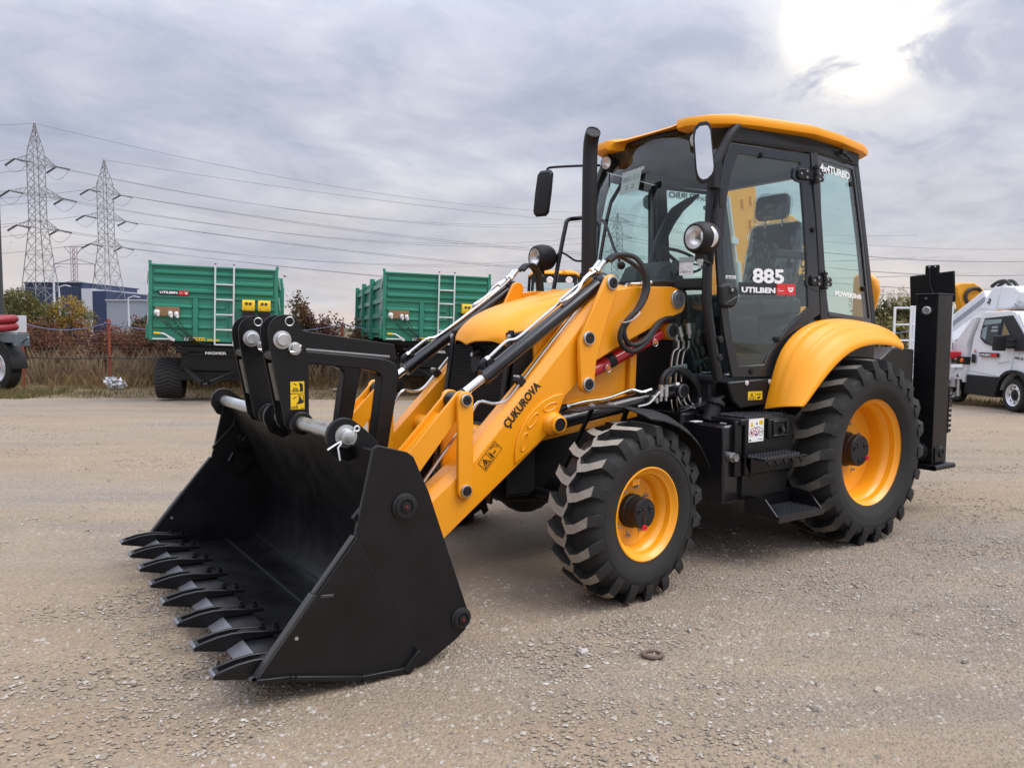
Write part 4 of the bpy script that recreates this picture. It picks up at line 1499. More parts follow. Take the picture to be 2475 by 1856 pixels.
# rear glass and side reveal at the back
g = G()
g.grid([[(-.28 - .03 * (1 - (2 * j / 8 - 1) ** 2) - (2.69 - z) * 0.25, CY0 + .64 * (1 - 2 * j / 8), z) for j in range(9)] for z in (2.69, 2.3, 1.9, 1.55)])
part('rear_window', g, 'glass', DIG)

# warning sticker on the sill and print on the glass
SPn = Plane2(V(*CP(.976, 1.029, 0.0355)), V(*CP(.86, 1.029, 0.0355)) - V(*CP(.976, 1.029, 0.0355)), (0, 0, 1))
g = G()
SPn.rect(g, 0, 0, .118, .056, 0, .001)
st = part('warning_sticker', g, 'stick_y', DIG)
g = G()
SPn.line(g, [(.012, .008), (.050, .008), (.031, .046)], .0035, .001, .002, True)
SPn.line(g, [(.031, .020), (.031, .032)], .004, .001, .002)
SPn.disc(g, .031, .014, .002, .001, .002, 8)
SPn.line(g, [(.059, .003), (.059, .053)], .0015, .001, .002)
SPn.poly(g, [(.070, .034), (.078, .042), (.088, .036), (.098, .042), (.106, .036), (.098, .031), (.088, .034), (.078, .030)], .001, .002)
SPn.poly(g, [(.072, .014), (.096, .024), (.104, .018), (.094, .008), (.078, .008)], .001, .002)
part('sticker_print', g, 'ink', st)


def on_side(name, s_, x0, z0, x1, h, m, parent, off=0.0045, **k):
    a, b_ = V(*CP(x0, z0, off)), V(*CP(x1, z0 + k.pop('dz', 0.0), off))
    upv = V(*CP((x0 + x1) / 2, z0 + .1, off)) - V(*CP((x0 + x1) / 2, z0, off))
    return text(name, s_, a, b_ - a, upv, h, m, parent, w=(b_ - a).length, extrude=0.0006, **k)


near_door = [o for o in DIG.children if o.name.startswith('door')][0]
near_q = [o for o in DIG.children if o.name.startswith('quarter_window')][0]
far_q = [o for o in DIG.children if o.name.startswith('quarter_window')][1]
on_side('model_number', '885', .922, 1.800, .662, .092, 'white', near_door, bold=0.035)
on_side('dealer_lettering', 'UTILBEN', 1.012, 1.733, .736, .034, 'white', near_door, bold=0.045)
PD = Plane2(V(*CP(.722, 1.722, .002)), V(*CP(.56, 1.722, .002)) - V(*CP(.722, 1.722, .002)), (0, -.045, 1))
g = G()
PD.rect(g, -.315, -.004, -.004, .074, -.003, -.001)
part('lettering_band', g, 'print', near_door)
g = G()
PD.rect(g, 0, 0, .0775, .074, -.001, .0015)
PD.rect(g, .0800, 0, .158, .074, -.001, .0015)
part('dealer_badge', g, 'stick_r', near_door)
g = G()
PD.rect(g, .010, .024, .058, .0275, .0015, .0025)
PD.rect(g, .010, .036, .022, .0385, .0015, .0025)
PD.poly(g, [(.095, .052), (.102, .054), (.107, .036), (.119, .030), (.131, .036), (.136, .054), (.143, .052), (.140, .034), (.128, .020), (.110, .020), (.098, .034)], .0015, .0025)
PD.poly(g, [(.104, .050), (.134, .050), (.119, .038)], .0015, .0025)
part('badge_mark', g, 'white', near_door)
on_side('turbo_lettering', '4x4TURBO', .308, 2.583, -.125, .052, 'white', near_q, bold=0.03, dz=-.006)
on_side('powershift_lettering', 'POWERShift', .104, 1.735, -.302, .034, 'white', near_q, bold=0.035, dz=-.014)
a = V(*CP(-.16, 2.600, 0.0045, -1))
text('turbo_lettering', '4x4TURBO', a, V(*CP(.30, 2.600, 0.0045, -1)) - a, (0, 0, 1), .05, 'white', far_q, w=.44, extrude=.0006, bold=.03)
PG = Plane2(V(*CP(1.143, 1.822, .0105)), V(*CP(1.064, 1.822, .0105)) - V(*CP(1.143, 1.822, .0105)), (0, 0, 1))
g = G()
PG.rect(g, 0, -.006, .080, .014, 0, .001)
pl_ = part('glass_label', g, 'white', near_door)
text('label_print', 'GM 3012', PG(.006, -.002, .0013), PG.r, PG.u, .011, 'ink', near_door, w=.066, extrude=.0004, bold=.03)

# maker's name and pinch-point sticker on the near arm
a = V(2.695, .5595, .930)
text('maker_lettering', '\u00c7UKUROVA', V(2.690, .5595, .925), V(2.475, 0, 1.145) - V(2.690, 0, .925), (0.72, 0, .70), .052, 'ink', DIG, w=.325, extrude=.0008, bold=.030)
PA = Plane2((2.835, .5595, .703), V(2.728, 0, .822) - V(2.835, 0, .703), (.74, 0, .67))
g = G()
PA.line(g, [(0, 0), (.155, 0), (.155, .068), (0, .068)], .0025, 0, .001, True)
PA.line(g, [(.072, 0), (.072, .068)], .002, 0, .001)
PA.line(g, [(.008, .009), (.060, .009), (.034, .056)], .004, 0, .001, True)
PA.line(g, [(.026, .018), (.040, .036)], .005, 0, .001)
PA.line(g, [(.044, .018), (.028, .034)], .004, 0, .001)
PA.disc(g, .034, .041, .004, 0, .001, 8)
PA.disc(g, .086, .050, .0045, 0, .001, 8)
PA.rect(g, .081, .022, .091, .044, 0, .001)
PA.rect(g, .081, .008, .085, .022, 0, .001)
PA.rect(g, .087, .008, .091, .022, 0, .001)
PA.poly(g, [(.098, .026), (.106, .033), (.106, .029), (.116, .029), (.116, .033), (.124, .026), (.116, .019), (.116, .023), (.106, .023), (.106, .019)], 0, .001)
PA.line(g, [(.104, .058), (.120, .061), (.132, .048), (.144, .054), (.136, .060), (.128, .056)], .002, 0, .001, True)
PA.line(g, [(.136, .040), (.146, .042), (.148, .032), (.140, .028)], .002, 0, .001)
part('pinch_point_sticker', g, 'ink', DIG)

# ---------------------------------------------------------------- roof
g = G()
def roof_ring(z, gr, front):
    half = [(1.19 + front * .03, .0), (1.195 + front * .03, .22), (1.20 + front * .05, .315), (1.235 + front * .07, .345), (1.235 + front * .07, .43), (1.185 + front * .04, .54), (1.085, .625), (.90, .672), (.42, .750), (.10, .735), (-.25, .690), (-.36, .655), (-.43, .56), (-.45, .30), (-.45, 0)]
    c = [(.35, 0)]
    pts = [(x, y) for x, y in half] + [(x, -y) for x, y in half[-2:0:-1]]
    out = []
    for x, y in pts:
        dx, dy = x - .38, y
        l = math.hypot(dx, dy)
        zq = z - .015 * ((x - .6) / .8) ** 2
        if x > 1.1 and abs(y) < .33:
            zq = max(zq, 2.838 if z < 2.85 else zq)
        out.append((x + gr * dx / l, CY0 + y + gr * dy / l, zq))
    return out


g.loft([roof_ring(2.800, -.10, 0), roof_ring(2.797, -.015, 1), roof_ring(2.806, .008, 1), roof_ring(2.832, .014, 1), roof_ring(2.860, .002, 1), roof_ring(2.880, -.045, .5), roof_ring(2.895, -.16, 0), roof_ring(2.90, -.34, 0)])
roof = part('cab_roof', g, 'yellow_gloss', DIG, 0, 40)
g = G()
rl = roof_ring(2.796, -.06, 0)
g.loft([[(x, y, 2.74) for x, y, z in roof_ring(2.7, -.09, 0)], [(x, y, 2.799) for x, y, z in rl]])
part('roof_lining', g, 'lining', roof)
g = G()
g.tube([CP(.02, 2.74, .03), CP(-.03, 2.715, .045), CP(-.10, 2.700, .035)], .010, 8)
g.box(CP(.03, 2.745, .035), (.06, .03, .03))
part('rear_wiper', g, 'black_matt', cab)

# work lamps under the roof brow
for y in (.555, -.32):
    g = G()
    o = V(1.215, y, 2.722)
    ax = V(1, 0.10, -0.08).normalized()
    g.lathe([(0.0, -.075), (.040, -.065), (.052, -.03), (.054, .0), (.050, .008), (.046, .004)], o=o, axis=ax, n=28)
    g.cyl(o + V(-.03, 0, .04), o + V(-.03, 0, .10), .014, 10)
    wl_ = part('work_lamp', g, 'black_matt', DIG)
    g = G()
    g.lathe([(.046, .004), (.040, -.012), (.020, -.028), (0, -.032)], o=o, axis=ax, n=28)
    part('lamp_reflector', g, 'lens', wl_)
    g = G()
    g.lathe([(.047, .005), (.030, .012), (0, .015)], o=o, axis=ax, n=28)
    part('lamp_glass', g, 'clear', wl_)

# round road lamps with side indicator window
for sgn, y in ((1, .90), (-1, -.70)):
    o = V(1.535, y, 2.033)
    g = G()
    ax = V(1, .06 if sgn > 0 else -.02, 0).normalized()
    sd_ = V(0, 0, 1).cross(ax)
    rows = []
    for i in range(13):
        t = i / 12
        rr_ = [.068, .078, .087, .092, .097, .099, .099, .097, .092, .083, .068, .045, .012][i]
        dd = [.062, .062, .052, .036, .016, -.006, -.03, -.052, -.072, -.09, -.105, -.114, -.118][i]
        rows.append((rr_, dd))
    g.lathe(rows, o=o, axis=ax, n=36)
    g.tube([o + V(0, 0, -.085), o + V(0, 0, -.125)], .03, 14)
    hl = part('road_lamp', g, 'black_matt', DIG)
    g = G()
    g.lathe([(.070, .058), (.060, .030), (.038, .010), (.012, .002), (0, .0)], o=o, axis=ax, n=36)
    part('lamp_reflector', g, 'lens', hl)
    g = G()
    g.lathe([(.0125, .0), (.0125, .030), (.008, .036), (0, .037)], o=o, axis=ax, n=14)
    g.lathe([(.020, .020), (.022, .022), (.020, .024)], o=o, axis=ax, n=20)
    part('lamp_bulb', g, 'steel', hl)
    g = G()
    g.lathe([(.070, .060), (.046, .069), (0, .074)], o=o, axis=ax, n=36)
    part('lamp_glass', g, 'clear', hl)
    # ribbed side window
    g = G()
    ax2 = (ax * .05 + sd_ * sgn * 1.0).normalized()
    rows = []
    for i in range(9):
        el = -0.62 + 1.24 * i / 8
        row = []
        w0 = -1.02 + .30 * (el / .62) ** 2
        for j in range(13):
            az = w0 + (.22 - w0 - .35 * (el / .62) ** 2) * j / 12
            d_ = (sd_ * sgn * math.cos(az) + ax * -math.sin(az)) * math.cos(el) + V(0, 0, 1) * math.sin(el)
            row.append(o + ax * -.022 + d_ * (.1005 + .0012 * (j % 2)))
        rows.append(row)
    g.grid(rows)
    part('side_window', g, 'lens', hl, smooth=20)
    g = G()
    g.cyl(o + V(0, 0, -.12), o + V(0, 0, -.145), .020, 12)
    g.cyl(o + V(0, 0, -.145), o + V(0, 0, -.160), .013, 6)
    g.cyl(o + V(0, 0, -.160), o + V(0, 0, -.180), .007, 10)
    part('lamp_stud', g, 'zinc', hl)
    g = G()
    yp = .745 if sgn > 0 else -.485
    if sgn > 0:
        g.beam(o + V(0, 0, -.128), (1.27, yp, o.z - .128), .03, .010)
        g.tube(smooth_path([(1.27, yp + .01, o.z - .13), (1.285, yp + .03, 1.98), (1.262, yp + .035, 2.20), (1.235, yp + .03, 2.31)], 4), .014, 8)
        g.box((1.232, yp + .02, 2.315), (.03, .06, .12))
    else:
        g.beam(o + V(0, 0, -.128), o + V(-.13, -.02, -.128), .02, .010)
    part('lamp_bracket', g, 'black_matt', hl)
# wiring lead of the far lamp, far grab rail
g = G()
g.tube(smooth_path([(1.45, -.70, 1.965), (1.42, -.68, 2.00), (1.395, -.65, 2.075), (1.35, -.62, 2.06), (1.29, -.58, 2.015), (1.22, -.55, 2.015)], 5), .008, 8)
part('lamp_lead', g, 'hose', DIG)
g = G()
g.tube(smooth_path([(1.12, -.52, 2.36), (1.24, -.60, 2.345), (1.335, -.62, 2.325), (1.362, -.62, 2.26), (1.41, -.62, 2.06), (1.475, -.62, 1.76), (1.485, -.62, 1.70)], 4), .017, 10)
part('grab_rail', g, 'black_gloss', DIG)

# mirrors
for sgn in (1, -1):
    if sgn > 0:
        c, nrm = V(1.525, .90, 2.535), V(.60, .80, -.02).normalized()
    else:
        c, nrm = V(1.475, -.75, 2.53), V(-.80, -.35, -.02).normalized()
    rt = nrm.cross(V(0, 0, 1)).normalized()
    upm = rt.cross(nrm)
    lean = V(0, 0, 0)
    shape = [(-.050, .176), (-.03, .183), (.028, .176), (.062, .150), (.076, .115), (.080, .08), (.072, -.11), (.062, -.150), (.045, -.172), (.02, -.183), (-.02, -.176), (-.058, -.150), (-.078, -.125), (-.084, -.09), (-.066, .15)]
    if sgn < 0:
        shape = [(-.05, .175), (.05, .175), (.078, .15), (.082, .0), (.076, -.15), (.05, -.175), (-.05, -.175), (-.078, -.15), (-.082, 0.0), (-.076, .15)]
    g = G()

    aw = .74 if sgn > 0 else .85

    def mp3(a, b_, t, k=1.0):
        return c + rt * (a * aw * k + b_ * (.06 if sgn > 0 else .10)) + upm * b_ * k + nrm * t
    g.loft([[mp3(a, b_, -.035, .55) for a, b_ in shape], [mp3(a, b_, -.026, .90) for a, b_ in shape], [mp3(a, b_, -.006) for a, b_ in shape], [mp3(a, b_, .006) for a, b_ in shape], [mp3(a, b_, .008, .95) for a, b_ in shape]])
    mr = part('mirror', g, 'black_matt', DIG, 0.003)
    g = G()
    g.loft([[mp3(a, b_, .0075, .86) for a, b_ in shape], [mp3(a, b_, .0105, .86) for a, b_ in shape]])
    part('mirror_glass', g, 'mirror', mr, smooth=None)
    g = G()
    if sgn > 0:
        g.tube(smooth_path([(1.515, .88, 2.62), (1.44, .83, 2.635), (1.35, .775, 2.60), (1.30, .755, 2.53), (1.265, .75, 2.48)], 4), .009, 8)
        g.cyl((1.262, .75, 2.40), (1.262, .75, 2.53), .022, 12)
        g.box((1.255, .745, 2.41), (.05, .06, .06))
    else:
        g.tube(smooth_path([(1.12, -.50, 2.745), (1.25, -.62, 2.745), (1.40, -.73, 2.735), (1.435, -.755, 2.72), (1.445, -.765, 2.66), (1.455, -.775, 2.55), (1.45, -.770, 2.48), (1.452, -.785, 2.40)], 4), .0095, 8)
        g.ball((1.448, -.745, 2.545), .022, 12)
    part('mirror_arm', g, 'black_matt', mr)

# wiper and washer of the windscreen
g = G()
def wsx(y, z):
    xe = 1.25 + (2.2 - z) * .06 if z < 2.45 else 1.24 - (z - 2.35) * .30
    return xe + .15 * (1 - ((y - CY0) / .58) ** 2) + .015


bl = [(.015, 2.50), (-.055, 2.38), (-.095, 2.27), (-.130, 2.13), (-.165, 1.985)]
for a, b_ in zip(bl, bl[1:]):
    pa, pb = V(wsx(*a) + .012, *a), V(wsx(*b_) + .012, *b_)
    g.beam(pa, pb, .010, .026)
arm_ = [(.105, 1.955), (.03, 2.06), (-.06, 2.20), (-.10, 2.255)]
for dy in (0, .014):
    g.tube([(wsx(y + dy, z) + .035, y + dy, z) for y, z in arm_], .006, 6)
g.tube([(wsx(-.10, 2.255) + .035, -.09, 2.255), (wsx(-.15, 2.27) + .03, -.155, 2.28), (wsx(-.1, 2.22) + .02, -.105, 2.225)], .007, 6)
part('screen_wiper', g, 'black_gloss', DIG)
g = G()
g.ball((wsx(.115, 1.94) + .02, .115, 1.925), .03, 12)
part('wiper_pivot', g, 'black_matt', cab)

# notes taped inside the screen
PN = Plane2((wsx(.03, 2.40) + .004, .035, 2.415), V(wsx(.25, 2.4), .235, 2.43) - V(wsx(.03, 2.4), .035, 2.415), (-.28, 0, 1))
PN = Plane2(PN(0, 0), PN.r, PN.u)
g = G()
PN.rect(g, 0, 0, .185, .15, 0, .0015)
pn = part('paper_note', g, 'paper', DIG)
g = G()
PN.rect(g, -.01, .140, .21, .168, .001, .0025)
part('note_tape', g, 'film', pn)
text('note_writing', '885.G1', PN(.014, .088, .002), PN.r, PN.u, .034, 'ink', pn, w=.15, extrude=.0004, bold=-.02)
text('note_writing', '2 2', PN(.05, .028, .002), PN.r, PN.u, .028, 'ink', pn, w=.085, extrude=.0004, bold=-.02)
PN = Plane2((1.335, .560, 1.836), V(1.30, .655, 1.836) - V(1.335, .560, 1.836), (0, 0, 1))
PN = Plane2(PN(0, 0, .025), PN.r, PN.u)
g = G()
PN.rect(g, 0, 0, .094, .092, 0, .0015)
pn = part('inspection_label', g, 'paperw', DIG)
g = G()
PN.rect(g, -.002, .082, .105, .116, .001, .0025)
part('label_tape', g, 'paper', pn)
text('label_writing', '101', PN(.010, .014, .002), PN.r, PN.u, .018, 'ink', pn, w=.040, extrude=.0004)
text('label_writing', 'Lm', PN(.010, .042, .002), PN.r, PN.u, .008, 'ink', pn, extrude=.0004)
text('label_writing', 'E', PN(.066, .044, .002), PN.r, PN.u, .008, 'ink', pn, extrude=.0004)
g = G()
PN.line(g, [(.016 + .008 * math.cos(a), .072 + .008 * math.sin(a)) for a in np.linspace(0, 2 * PI, 13)], .001, .0015, .002)
PN.line(g, [(.056, .020), (.062, .020)], .003, .0015, .002)
PN.line(g, [(.068, .020), (.080, .020)], .003, .0015, .002)
part('label_mark', g, 'ink', pn)

# ---------------------------------------------------------------- inside the cab
def rbox(c, s_, r, ang=0.0):
    g_ = G()
    g_.box(c, s_, Matrix.Rotation(R(ang), 3, 'Y'))
    return g_


g = rbox((-.02, CY0 - .03, 1.66), (.50, .50, .14), 0, 4)
seat = part('driver_seat', g, 'seat', DIG, 0.04, seg=3)
part('seat_back', rbox((-.20, CY0 - .03, 2.02), (.13, .48, .66), 0, -13), 'seat', seat, 0.05, seg=3)
part('headrest', rbox((-.19, CY0 - .03, 2.47), (.11, .30, .20), 0, -6), 'seat', seat, 0.05, seg=3)
g = G()
for dy in (-.08, .08):
    g.cyl((-.215, CY0 - .03 + dy, 2.30), (-.20, CY0 - .03 + dy, 2.42), .009, 8)
part('headrest_post', g, 'chrome', seat)
part('seat_base', rbox((-.03, CY0 - .03, 1.36), (.42, .42, .48), 0), 'dash', seat, 0.03)
for nm, cc, ss, an in (('back_wrap', (-.197, CY0 - .03, 2.02), (.145, .50, .69), -13), ('headrest_wrap', (-.187, CY0 - .03, 2.458), (.125, .33, .25), -6)):
    g = rbox(cc, ss, 0, an)
    o = part(nm, g, 'film', seat, 0.06, seg=3)
    sb = o.modifiers.new('sub', 'SUBSURF')
    sb.subdivision_type = 'SIMPLE'
    sb.levels = sb.render_levels = 4
    tx = bpy.data.textures.new('wrap_wrinkle', 'CLOUDS')
    tx.noise_scale = 0.10
    dp = o.modifiers.new('wrinkle', 'DISPLACE')
    dp.texture = tx
    dp.strength = 0.035
    dp.texture_coords = 'LOCAL'
g = G()
g.box((.05, CY0 + .30, 2.06), (.36, .06, .06))
g.cyl((.20, CY0 + .30, 2.085), (.27, CY0 + .31, 2.115), .028, 14)
part('armrest', g, 'dash', seat, 0.01)
g = G()
g.lathe([(.175, -.012), (.187, 0), (.175, .012), (.163, 0), (.175, -.012)], o=(.92, CY0, 1.985), axis=(-.42, 0, .90), n=36)
for a in (0, 2.1, 4.2):
    g.beam((.92, CY0, 1.975), V(.92, CY0, 1.985) + V(.16 * math.cos(a) * .9, .16 * math.sin(a), .16 * math.cos(a) * .42), .03, .012)
g.cyl((.92, CY0, 1.975), (1.10, CY0, 1.60), .035, 14)
part('steering_wheel', g, 'dash', DIG)
g = G()
g.prism([(1.02, 1.60), (1.00, 1.83), (1.06, 1.925), (1.16, 1.965), (1.25, 1.93), (1.31, 1.82), (1.31, 1.55)], CY0 - .20, CY0 + .16)
part('dashboard', g, 'dash', DIG, 0.02)
g = G()
g.span((-.45, CY0 - .62, 1.12), (.25, CY0 - .36, 1.78))
part('side_console', g, 'dash', DIG, 0.03)
g = G()
g.span((-.45, CY0 + .40, 1.12), (.20, CY0 + .60, 1.60))
part('side_console', g, 'dash', DIG, 0.03)
g = G()
for k in range(7):
    g.cyl((.33, CY0 + .16, 1.18 + .06 * k), (.33, CY0 + .16, 1.235 + .06 * k), .075 - .004 * (k % 2), 18)
part('gaiter', g, 'dash', DIG)
g = G()
g.tube(smooth_path([(.66, CY0 - .52, 1.70), (.64, CY0 - .53, 1.95), (.56, CY0 - .53, 2.20), (.40, CY0 - .52, 2.44), (.16, CY0 - .50, 2.60)], 5), [.05] * 16 + [.04, .035, .03, .02, .01], 10)
part('inner_duct', g, 'dash', DIG)
g = G()
g.span((.62, CY0 + .28, 1.13), (.98, CY0 + .52, 1.20))
part('wrapped_mat', g, 'film', DIG, 0.02)

# ---------------------------------------------------------------- wings, mudguards, steps
RW = [((.845, .86, .962), (.815, 1.118, 1.005)), ((.838, .86, .99), (.79, 1.122, 1.02)), ((.80, .872, 1.15), (.665, 1.128, 1.14)), ((.745, .888, 1.36), (.535, 1.132, 1.25)),
      ((.58, .90, 1.49), (.355, 1.132, 1.358)), ((.40, .90, 1.55), (.17, 1.132, 1.410)), ((.20, .89, 1.567), (-.03, 1.130, 1.422)), ((-.02, .88, 1.562), (-.21, 1.125, 1.410)),
      ((-.27, .87, 1.535), (-.345, 1.112, 1.390)), ((-.47, .85, 1.50), (-.435, 1.09, 1.372)), ((-.50, .85, 1.485), (-.447, 1.08, 1.366))]
for s in (1, -1):
    rows = []
    for i, (a, b_) in enumerate(RW):
        a, b_ = Vector(a), Vector(b_)
        row = []
        cx = V(0, 0, .64)
        for j in range(19):
            u = j / 18
            p = a.lerp(b_, u)
            rad = V(p.x, 0, p.z - .64).normalized()
            bul = .045 * math.sin(PI * min(1.0, u * .92) ** 0.8) * (0.35 if i < 2 else 1.0)
            sw = 0.0
            if 2 <= i <= 7:
                for c_ in (.25, .48, .70):
                    sw -= .014 * math.exp(-((u - c_) / .050) ** 2) * (1 - abs(i - 4.5) / 4.0)
            p = p + rad * (bul + sw) + V(0, .5, .2) * 0.02 * math.sin(PI * u)
            row.append((p.x, p.y * s, p.z))
        rad = V(b_.x, 0, b_.z - .64).normalized()
        for d_, k in ((.012, .004), (.030, .0)):
            q = b_ - rad * d_ + V(0, k, 0)
            row.append((q.x, q.y * s, q.z))
        rows.append(row)
    g = G()
    g.grid(rows)
    o = part('rear_wing', g, 'yellow_gloss', DIG, 0, 60)
    sf = o.modifiers.new('thick', 'SOLIDIFY')
    sf.thickness = .012
    sb = o.modifiers.new('sub', 'SUBSURF')
    sb.levels = sb.render_levels = 2
    # inner arch under the wing
    g = G()
    g.sheet([[(x, s * y, z) for y in (.62, .86)] for x, z in [(.84, .95), (.78, 1.16), (.70, 1.34), (.54, 1.46), (.32, 1.53), (.0, 1.53), (-.3, 1.50), (-.52, 1.44)]], (-.01, 0, -.01))
    part('inner_arch', g, 'black_matt', DIG)
    # front mudguard
    FR = [(2.46, 1.040, .80, .895, 0), (2.38, 1.056, .80, .915, 0), (2.28, 1.060, .80, .945, 0), (2.215, 1.060, .80, .985, 0.0), (2.185, 1.058, .80, 1.105, .6), (2.15, 1.056, .80, 1.135, 1),
          (2.05, 1.042, .80, 1.145, 1), (1.93, 1.002, .80, 1.145, 1), (1.82, .94, .805, 1.145, 1), (1.73, .865, .815, 1.140, 1), (1.665, .79, .83, 1.13, 1), (1.615, .715, .86, 1.115, .8), (1.60, .69, .92, 1.09, .4)]
    rows = []
    for x, z, y0, y1, lip in FR:
        rad = V(x - 2.168, 0, z - .484).normalized()
        row = []
        for j in range(8):
            u = j / 7
            p = V(x, y0 + (y1 - y0) * u, z)
            if lip:
                p -= rad * .050 * lip * max(0, (u - .70) / .30) ** 1.6
            row.append((p.x, s * p.y, p.z))
        rows.append(row)
    g = G()
    g.sheet(rows, (-.003, 0, -.008))
    fm = part('front_mudguard', g, 'black_matt', DIG, 0, 50)
    for x, y in ((2.33, .855), (2.20, .86)):
        g = G()
        g.cyl((x, s * y, 1.060), (x, s * y, 1.068), .020, 14)
        g.cyl((x, s * y, 1.066), (x, s * y, 1.076), .011, 6)
        part('mudguard_bolt', g, 'bolt', fm)
    g = G()
    g.beam((2.32, s * .85, 1.05), (2.40, s * .70, .70), .05, .012)
    g.beam((2.05, s * .84, 1.03), (2.10, s * .70, .62), .05, .012)
    part('mudguard_stay', g, 'black', fm)
    # tank and step box
    g = G()
    g.prism([(1.345, .895), (1.345, .40), (.70, .42), (.70, .90)], s * .35, s * .955)
    bx = part('side_tank', g, 'black_gloss', DIG, 0.016)
    g = G()
    g.span((1.195, s * .95, .575), (.715, s * 1.0, .935))
    g.span((.72, s * .40, .895), (1.24, s * .998, .932))
    sb_ = part('step_box', g, 'black', DIG, 0.008)
    g = G()
    g.span((1.27, s * .95, .57), (1.205, s * .982, .92))
    part('box_flange', g, 'black', sb_, 0.006)
    g = G()
    g.cyl((1.29, s * .955, .70), (1.29, s * .985, .70), .030, 20)
    g.cyl((1.29, s * .985, .70), (1.29, s * 1.012, .70), .026, 6)
    part('drain_fitting', g, 'bolt', sb_)
    for zz0, y0, y1, x0, x1, nm in ((.940, .72, .985, .76, 1.17, 'top_tread'), (.705, 1.00, 1.165, .80, 1.22, 'middle_tread')):
        g = G()
        g.span((x0, s * y0, zz0 - .012), (x1, s * y1, zz0))
        ny = int((y1 - y0) / .034)
        nx = int((x1 - x0) / .030)
        for i in range(nx):
            for j in range(ny):
                cxx, cyy = x0 + .018 + .030 * i + (.015 if j % 2 else 0), s * (y0 + .018 + .034 * j)
                if cxx < x1 - .01:
                    g.lathe([(.012, 0), (.0085, .009), (.004, .009), (.004, .004)], o=(cxx, cyy, zz0), axis=(0, 0, 1), n=7)
        part(nm, g, 'black_gloss', sb_)
    g = G()
    g.prism([(1.21, .70), (1.14, .56), (1.14, .70)], s * .99, s * 1.0)
    for i in range(5):
        g.prism([(.82 + .08 * i, .695), (.88 + .08 * i, .695), (.85 + .08 * i, .655)], s * 1.155, s * 1.165)
    part('tread_bracket', g, 'black', sb_)
    g = G()
    g.span((.66, s * .95, .330), (1.12, s * 1.20, .342))
    for xx in (.66, 1.11):
        g.prism([(s * .95, .335), (s * 1.20, .335), (s * 1.10, .435), (s * .95, .445)], xx, xx + .012, 'x')
    g.span((.66, s * .945, .335), (1.12, s * .955, .445))
    g.span((.66, s * 1.195, .305), (1.12, s * 1.205, .345))
    for i in range(15):
        for j in range(8):
            g.lathe([(.011, 0), (.008, .008), (.004, .008), (.004, .004)], o=(.685 + .029 * i + (.014 if j % 2 else 0), s * (.972 + .030 * j), .342), axis=(0, 0, 1), n=7)
    part('lower_step', g, 'black_gloss', DIG, 0.0)
    g = G()
    g.span((.74, s * .955, .43), (1.19, s * .975, .60))
    part('step_backing', g, 'black', sb_)
    # isolator socket on the box
    g = G()
    g.span((.995, s * .999, .795), (.79, s * 1.022, .925))
    so = part('socket_housing', g, 'black_matt', DIG, 0.010)
    g = G()
    for a, b_ in (((.965, 1.022, .81), (.82, 1.036, .822)), ((.965, 1.022, .90), (.82, 1.036, .912)), ((.965, 1.022, .822), (.953, 1.036, .90)), ((.832, 1.022, .822), (.82, 1.036, .90))):
        g.span((a[0], s * a[1], a[2]), (b_[0], s * b_[1], b_[2]))
    part('socket_rim', g, 'black_gloss', so, 0.004)
    g = G()
    g.cyl((.885, s * 1.02, .858), (.885, s * 1.05, .858), .016, 14)
    g.box((.885, s * 1.04, .845), (.03, .03, .022))
    part('switch_key', g, 'black_gloss', so, 0.003)
    # tank cap
    if s > 0:
        g = G()
        g.cyl((1.22, s * .72, .89), (1.165, s * .72, 1.00), .050, 20)
        cp_ = part('filler_neck', g, 'black_matt', DIG, 0.004)
        g = G()
        g.cyl((1.167, s * .72, .995), (1.152, s * .72, 1.025), .066, 24)
        g.box((1.165, s * .74, 1.035), (.11, .05, .022), Matrix.Rotation(R(22), 3, 'Y'))
        part('filler_cap', g, 'black_matt', cp_, 0.006)
        g = G()
        g.tube(smooth_path([(1.36, .60, .955), (1.25, .66, .99), (1.20, .70, 1.01)], 4), .005, 6)
        g.tube(smooth_path([(1.36, .60, .975), (1.25, .66, 1.005), (1.20, .70, 1.02)], 4), .004, 6)
        part('cap_lead', g, 'hose', DIG)
        for px_, py_ in ((1.375, .70), (1.27, .86)):
            g = G()
            g.box((px_ - .06, py_, .897), (.075, .045, .004))
            part('tank_label', g, 'paperw', bx)
        for px_, py_ in ((1.42, .60), (1.33, .60), (1.40, .68)):
            g = G()
            g.cyl((px_ - .12, py_ - .1, .895), (px_ - .12, py_ - .1, .925), .010, 6)
            part('tank_bolt', g, 'zinc', bx)
# instruction plate on the step box
PS = Plane2((1.170, 1.0005, .785), (-1, 0, 0), (0, 0, 1))
g = G()
PS.rect(g, 0, 0, .145, .145, 0, .0015)
ip = part('instruction_plate', g, 'white', DIG)
g = G()
PS.poly(g, [(.012, .098), (.044, .098), (.028, .130)], .0015, .0025)
PS.rect(g, .100, .106, .136, .134, .0015, .0025)
part('plate_symbol', g, 'stick_y', ip)
g = G()
for cx_ in (.028, .073):
    PS.line(g, [(cx_ + .020 * math.cos(a), .060 + .024 * math.sin(a)) for a in np.linspace(0, 2 * PI, 17)], .003, .0015, .0025)
    PS.line(g, [(cx_ - .013, .076), (cx_ + .013, .044)], .003, .0015, .003)
part('prohibition_ring', g, 'stick_r', ip)
g = G()
PS.line(g, [(.028, .106), (.028, .120)], .003, .0025, .003)
PS.line(g, [(.118 + .020 * math.cos(a), .060 + .024 * math.sin(a)) for a in np.linspace(0, 2 * PI, 17)], .0025, .0015, .0025)
PS.line(g, [(.068, .110), (.076, .122), (.084, .110)], .003, .0015, .0025, True)
PS.line(g, [(.118, .108), (.118, .132)], .002, .0025, .003)
